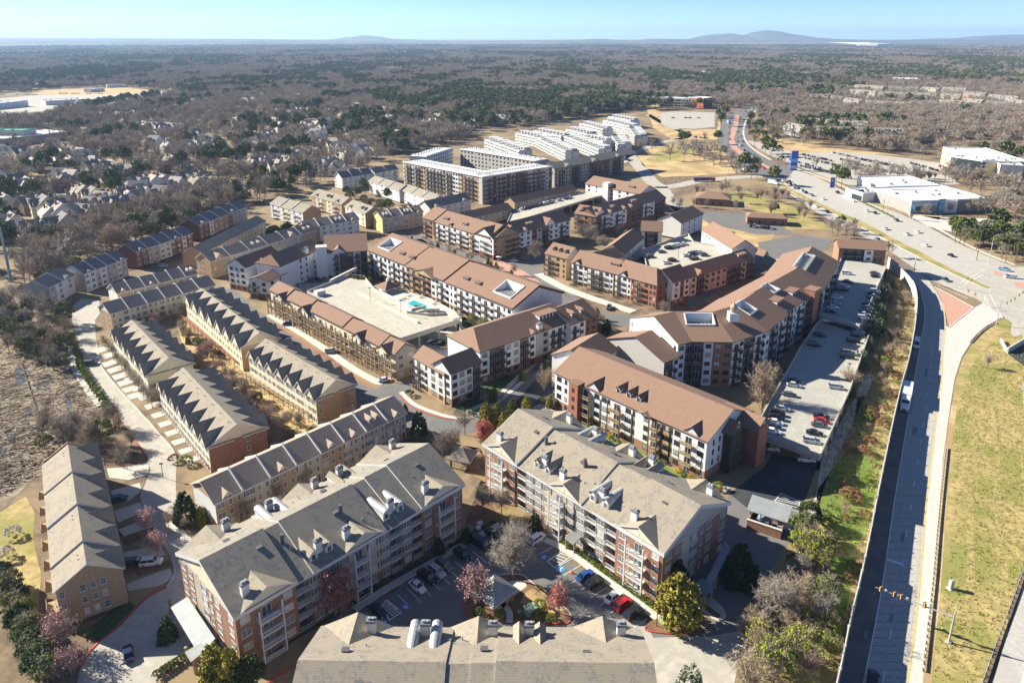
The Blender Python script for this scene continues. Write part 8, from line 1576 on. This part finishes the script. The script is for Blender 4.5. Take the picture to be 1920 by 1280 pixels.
g = G(1366,232); r = empty('box_lorry',(g.x,g.y,.1),-1.5); tag(r,'blue lorry on the far carriageway before the orange office','lorry'); b = MB(); b.box(-4,2.5,-1.25,1.25,.9,3.8); b.build('cargo_box', paintm('light blue'), r); b = MB(); b.box(2.6,4.4,-1.15,1.15,.5,2.6); b.build('cab', paintm('blue'), r)
# people on the village square
skin = M('skin',(.45,.28,.2),.7); 
def person(label, px, py, shirt, trou, a=0.0, z=.12):
    g = G(px,py); me = bpy.data.meshes.new('body'); V = [(0,0,.95),(0,0,1.2),(0,0,1.45),(0,0,1.56),(0,0,1.68),(.2,0,1.42),(.27,.02,1.15),(.25,.12,.92),(-.2,0,1.42),(-.27,0,1.15),(-.25,.1,.9),(.1,0,.9),(.11,.12,.5),(.11,.05,.06),(.11,.2,.03),(-.1,0,.9),(-.11,-.08,.5),(-.11,-.2,.08),(-.11,-.06,.03)]
    E_ = [(0,1),(1,2),(2,3),(3,4),(2,5),(5,6),(6,7),(2,8),(8,9),(9,10),(0,11),(11,12),(12,13),(13,14),(0,15),(15,16),(16,17),(17,18)]; me.from_pydata(V,E_,[]); o = bpy.data.objects.new('person',me); COL.objects.link(o); o.location = (g.x,g.y,z); o.rotation_euler = (0,0,a); m = o.modifiers.new('skin','SKIN'); rad = [.15,.16,.17,.06,.11,.07,.05,.04,.07,.05,.04,.1,.07,.05,.04,.1,.07,.05,.04]
    for i, v in enumerate(me.skin_vertices[0].data): v.radius = (rad[i],rad[i])
    me.skin_vertices[0].data[0].use_root = True; s = o.modifiers.new('sub','SUBSURF'); s.levels = s.render_levels = 1
    n = bpy.data.materials.new('clothes_'+label.split()[2]); n.use_nodes = True; N = n.node_tree; bs = N.nodes['Principled BSDF']; tc = N.nodes.new('ShaderNodeTexCoord'); sp_ = N.nodes.new('ShaderNodeSeparateXYZ'); N.links.new(tc.outputs['Object'],sp_.inputs[0]); cr = N.nodes.new('ShaderNodeValToRGB'); cr.color_ramp.interpolation = 'CONSTANT'; mr = N.nodes.new('ShaderNodeMath'); mr.operation = 'DIVIDE'; mr.inputs[1].default_value = 2; N.links.new(sp_.outputs[2],mr.inputs[0]); N.links.new(mr.outputs[0],cr.inputs[0]); e = cr.color_ramp.elements; e[0].color = (*trou,1); e[0].position = 0; e[1].position = .47; e[1].color = (*shirt,1); x = e.new(.76); x.color = (.45,.28,.2,1); N.links.new(cr.outputs[0],bs.inputs['Base Color']); me.materials.append(n)
    return tag(o, label, 'person')
for l,x,y,s_,t_ in (('person in red shirt and dark trousers by the red awnings',925,490,(.5,.04,.04),(.03,.03,.05)),('person in white shirt standing near the square umbrella',934,492,(.6,.6,.6),(.05,.06,.1)),('person in black coat crossing the square',943,487,(.03,.03,.03),(.04,.04,.04)),('person in blue jacket beside the square planting',950,496,(.05,.12,.3),(.1,.08,.06)),('person in dark clothes standing on the service lot by the hatching',1452,928,(.02,.03,.03),(.02,.02,.03)),('person in grey top walking on the plaza',1060,556,(.3,.3,.3),(.05,.05,.08))): person(l,x,y,s_,t_,a=x*.7)
g = G(936,489); r = empty('parasol',(g.x,g.y,.1)); tag(r,'white parasol on the square before the red awnings','parasol'); b = MB(); b.tube((0,0,0),(0,0,2.6),.05,.05,5); b.build('pole',white,r); b = MB(); b.tube((0,0,2.3),(0,0,2.9),1.9,.1,8); b.build('canopy',white,r)
# ordinals in words for the repeated things
ONES = ['','first','second','third','fourth','fifth','sixth','seventh','eighth','ninth','tenth','eleventh','twelfth','thirteenth','fourteenth','fifteenth','sixteenth','seventeenth','eighteenth','nineteenth']; TENS = ['','','twenty','thirty','forty','fifty','sixty','seventy','eighty','ninety']
def ordw(n): return ONES[n] if n < 20 else (TENS[n//10][:-1]+'ieth' if n % 10 == 0 else TENS[n//10]+'-'+ONES[n % 10])
byl = {}
for o in bpy.data.objects:
    l = o.get('label')
    if l and '%s' in l: byl.setdefault(l.split(',')[0].split(' ',1)[1] if 'car' in l else l, []).append(o)
for k, L_ in byl.items():
    down = 'top' in L_[0]['label'] or 'far end' in L_[0]['label']; L_.sort(key=lambda o: (-o.location.y if down else PX(o.location.x,o.location.y)[0]))
    for i, o in enumerate(L_): o['label'] = o['label'].replace('%s', ordw(i+1))
for o in bpy.data.objects:
    l = o.get('label')
    if l and any(ch.isdigit() for ch in l): o['label'] = re.sub(r'(number )?(\d+)', lambda m: ordw(int(m.group(2))), l)
SUBS = (('bare leafless','bare'),('thicket at the left edge below','thicket below'),(' in the white cluster beyond the big block',''),('modern townhouse row, number','modern townhouse row beyond the big block, number'),('from its left end','from left'),('of the medical','of medical'),(' full of black and white cars, with a red-budding tree before it',' and island pavilion, red-budding tree in front'),(' of the picture, seen mostly as a pale tan roof',', a pale tan roof'),('long brown-roofed white and brick block with a red brick tower and stepped dark right end','brown-roofed white block with red brick tower and stepped dark end'),('shaded white and brick wing with dark balconies and one big shed dormer, left of the central lane','shaded white wing with dark balconies and one big shed dormer by the lane'),(' with a blank end over the parked cars in the inner yard',' over the parked cars of the inner yard'),('with white blank end wall and a long roof well of condensers','with blank white end and a roof well of condensers'),('bare wood, lower line','wood, lower line'),('townhouse quarter beyond the bare wood','townhouse quarter'),('quarter beyond the wood','quarter'),('beside a dark one on the shaded half','on the shaded half'),('beyond the silver one on the shaded half','on the shaded half'))
for o in bpy.data.objects:
    l = o.get('label')
    if l:
        for a, c in SUBS: l = l.replace(a, c)
        l = re.sub(r'number (one|two|three|four|five|six|seven|eight|nine|ten|eleven|twelve)', lambda m: ordw(['one','two','three','four','five','six','seven','eight','nine','ten','eleven','twelve'].index(m.group(1))+1), l); o['label'] = l
# ---------------------------------------------------------------- haze
b = MB(); b.box(-24000,24000,-400,20500,-1,262); hz = b.build('haze', None or [bpy.data.materials.new('haze_air')]); tag(hz,'thin blue-white air over the far woods','haze',kind='stuff')
hmx = hz.data.materials[0]; hmx.use_nodes = True; N = hmx.node_tree; N.nodes.remove(N.nodes['Principled BSDF']); pv = N.nodes.new('ShaderNodeVolumePrincipled'); pv.inputs['Color'].default_value = (.45,.68,1.0,1); pv.inputs['Density'].default_value = HAZE; pv.inputs['Anisotropy'].default_value = .2; N.links.new(pv.outputs[0], N.nodes['Material Output'].inputs['Volume'])
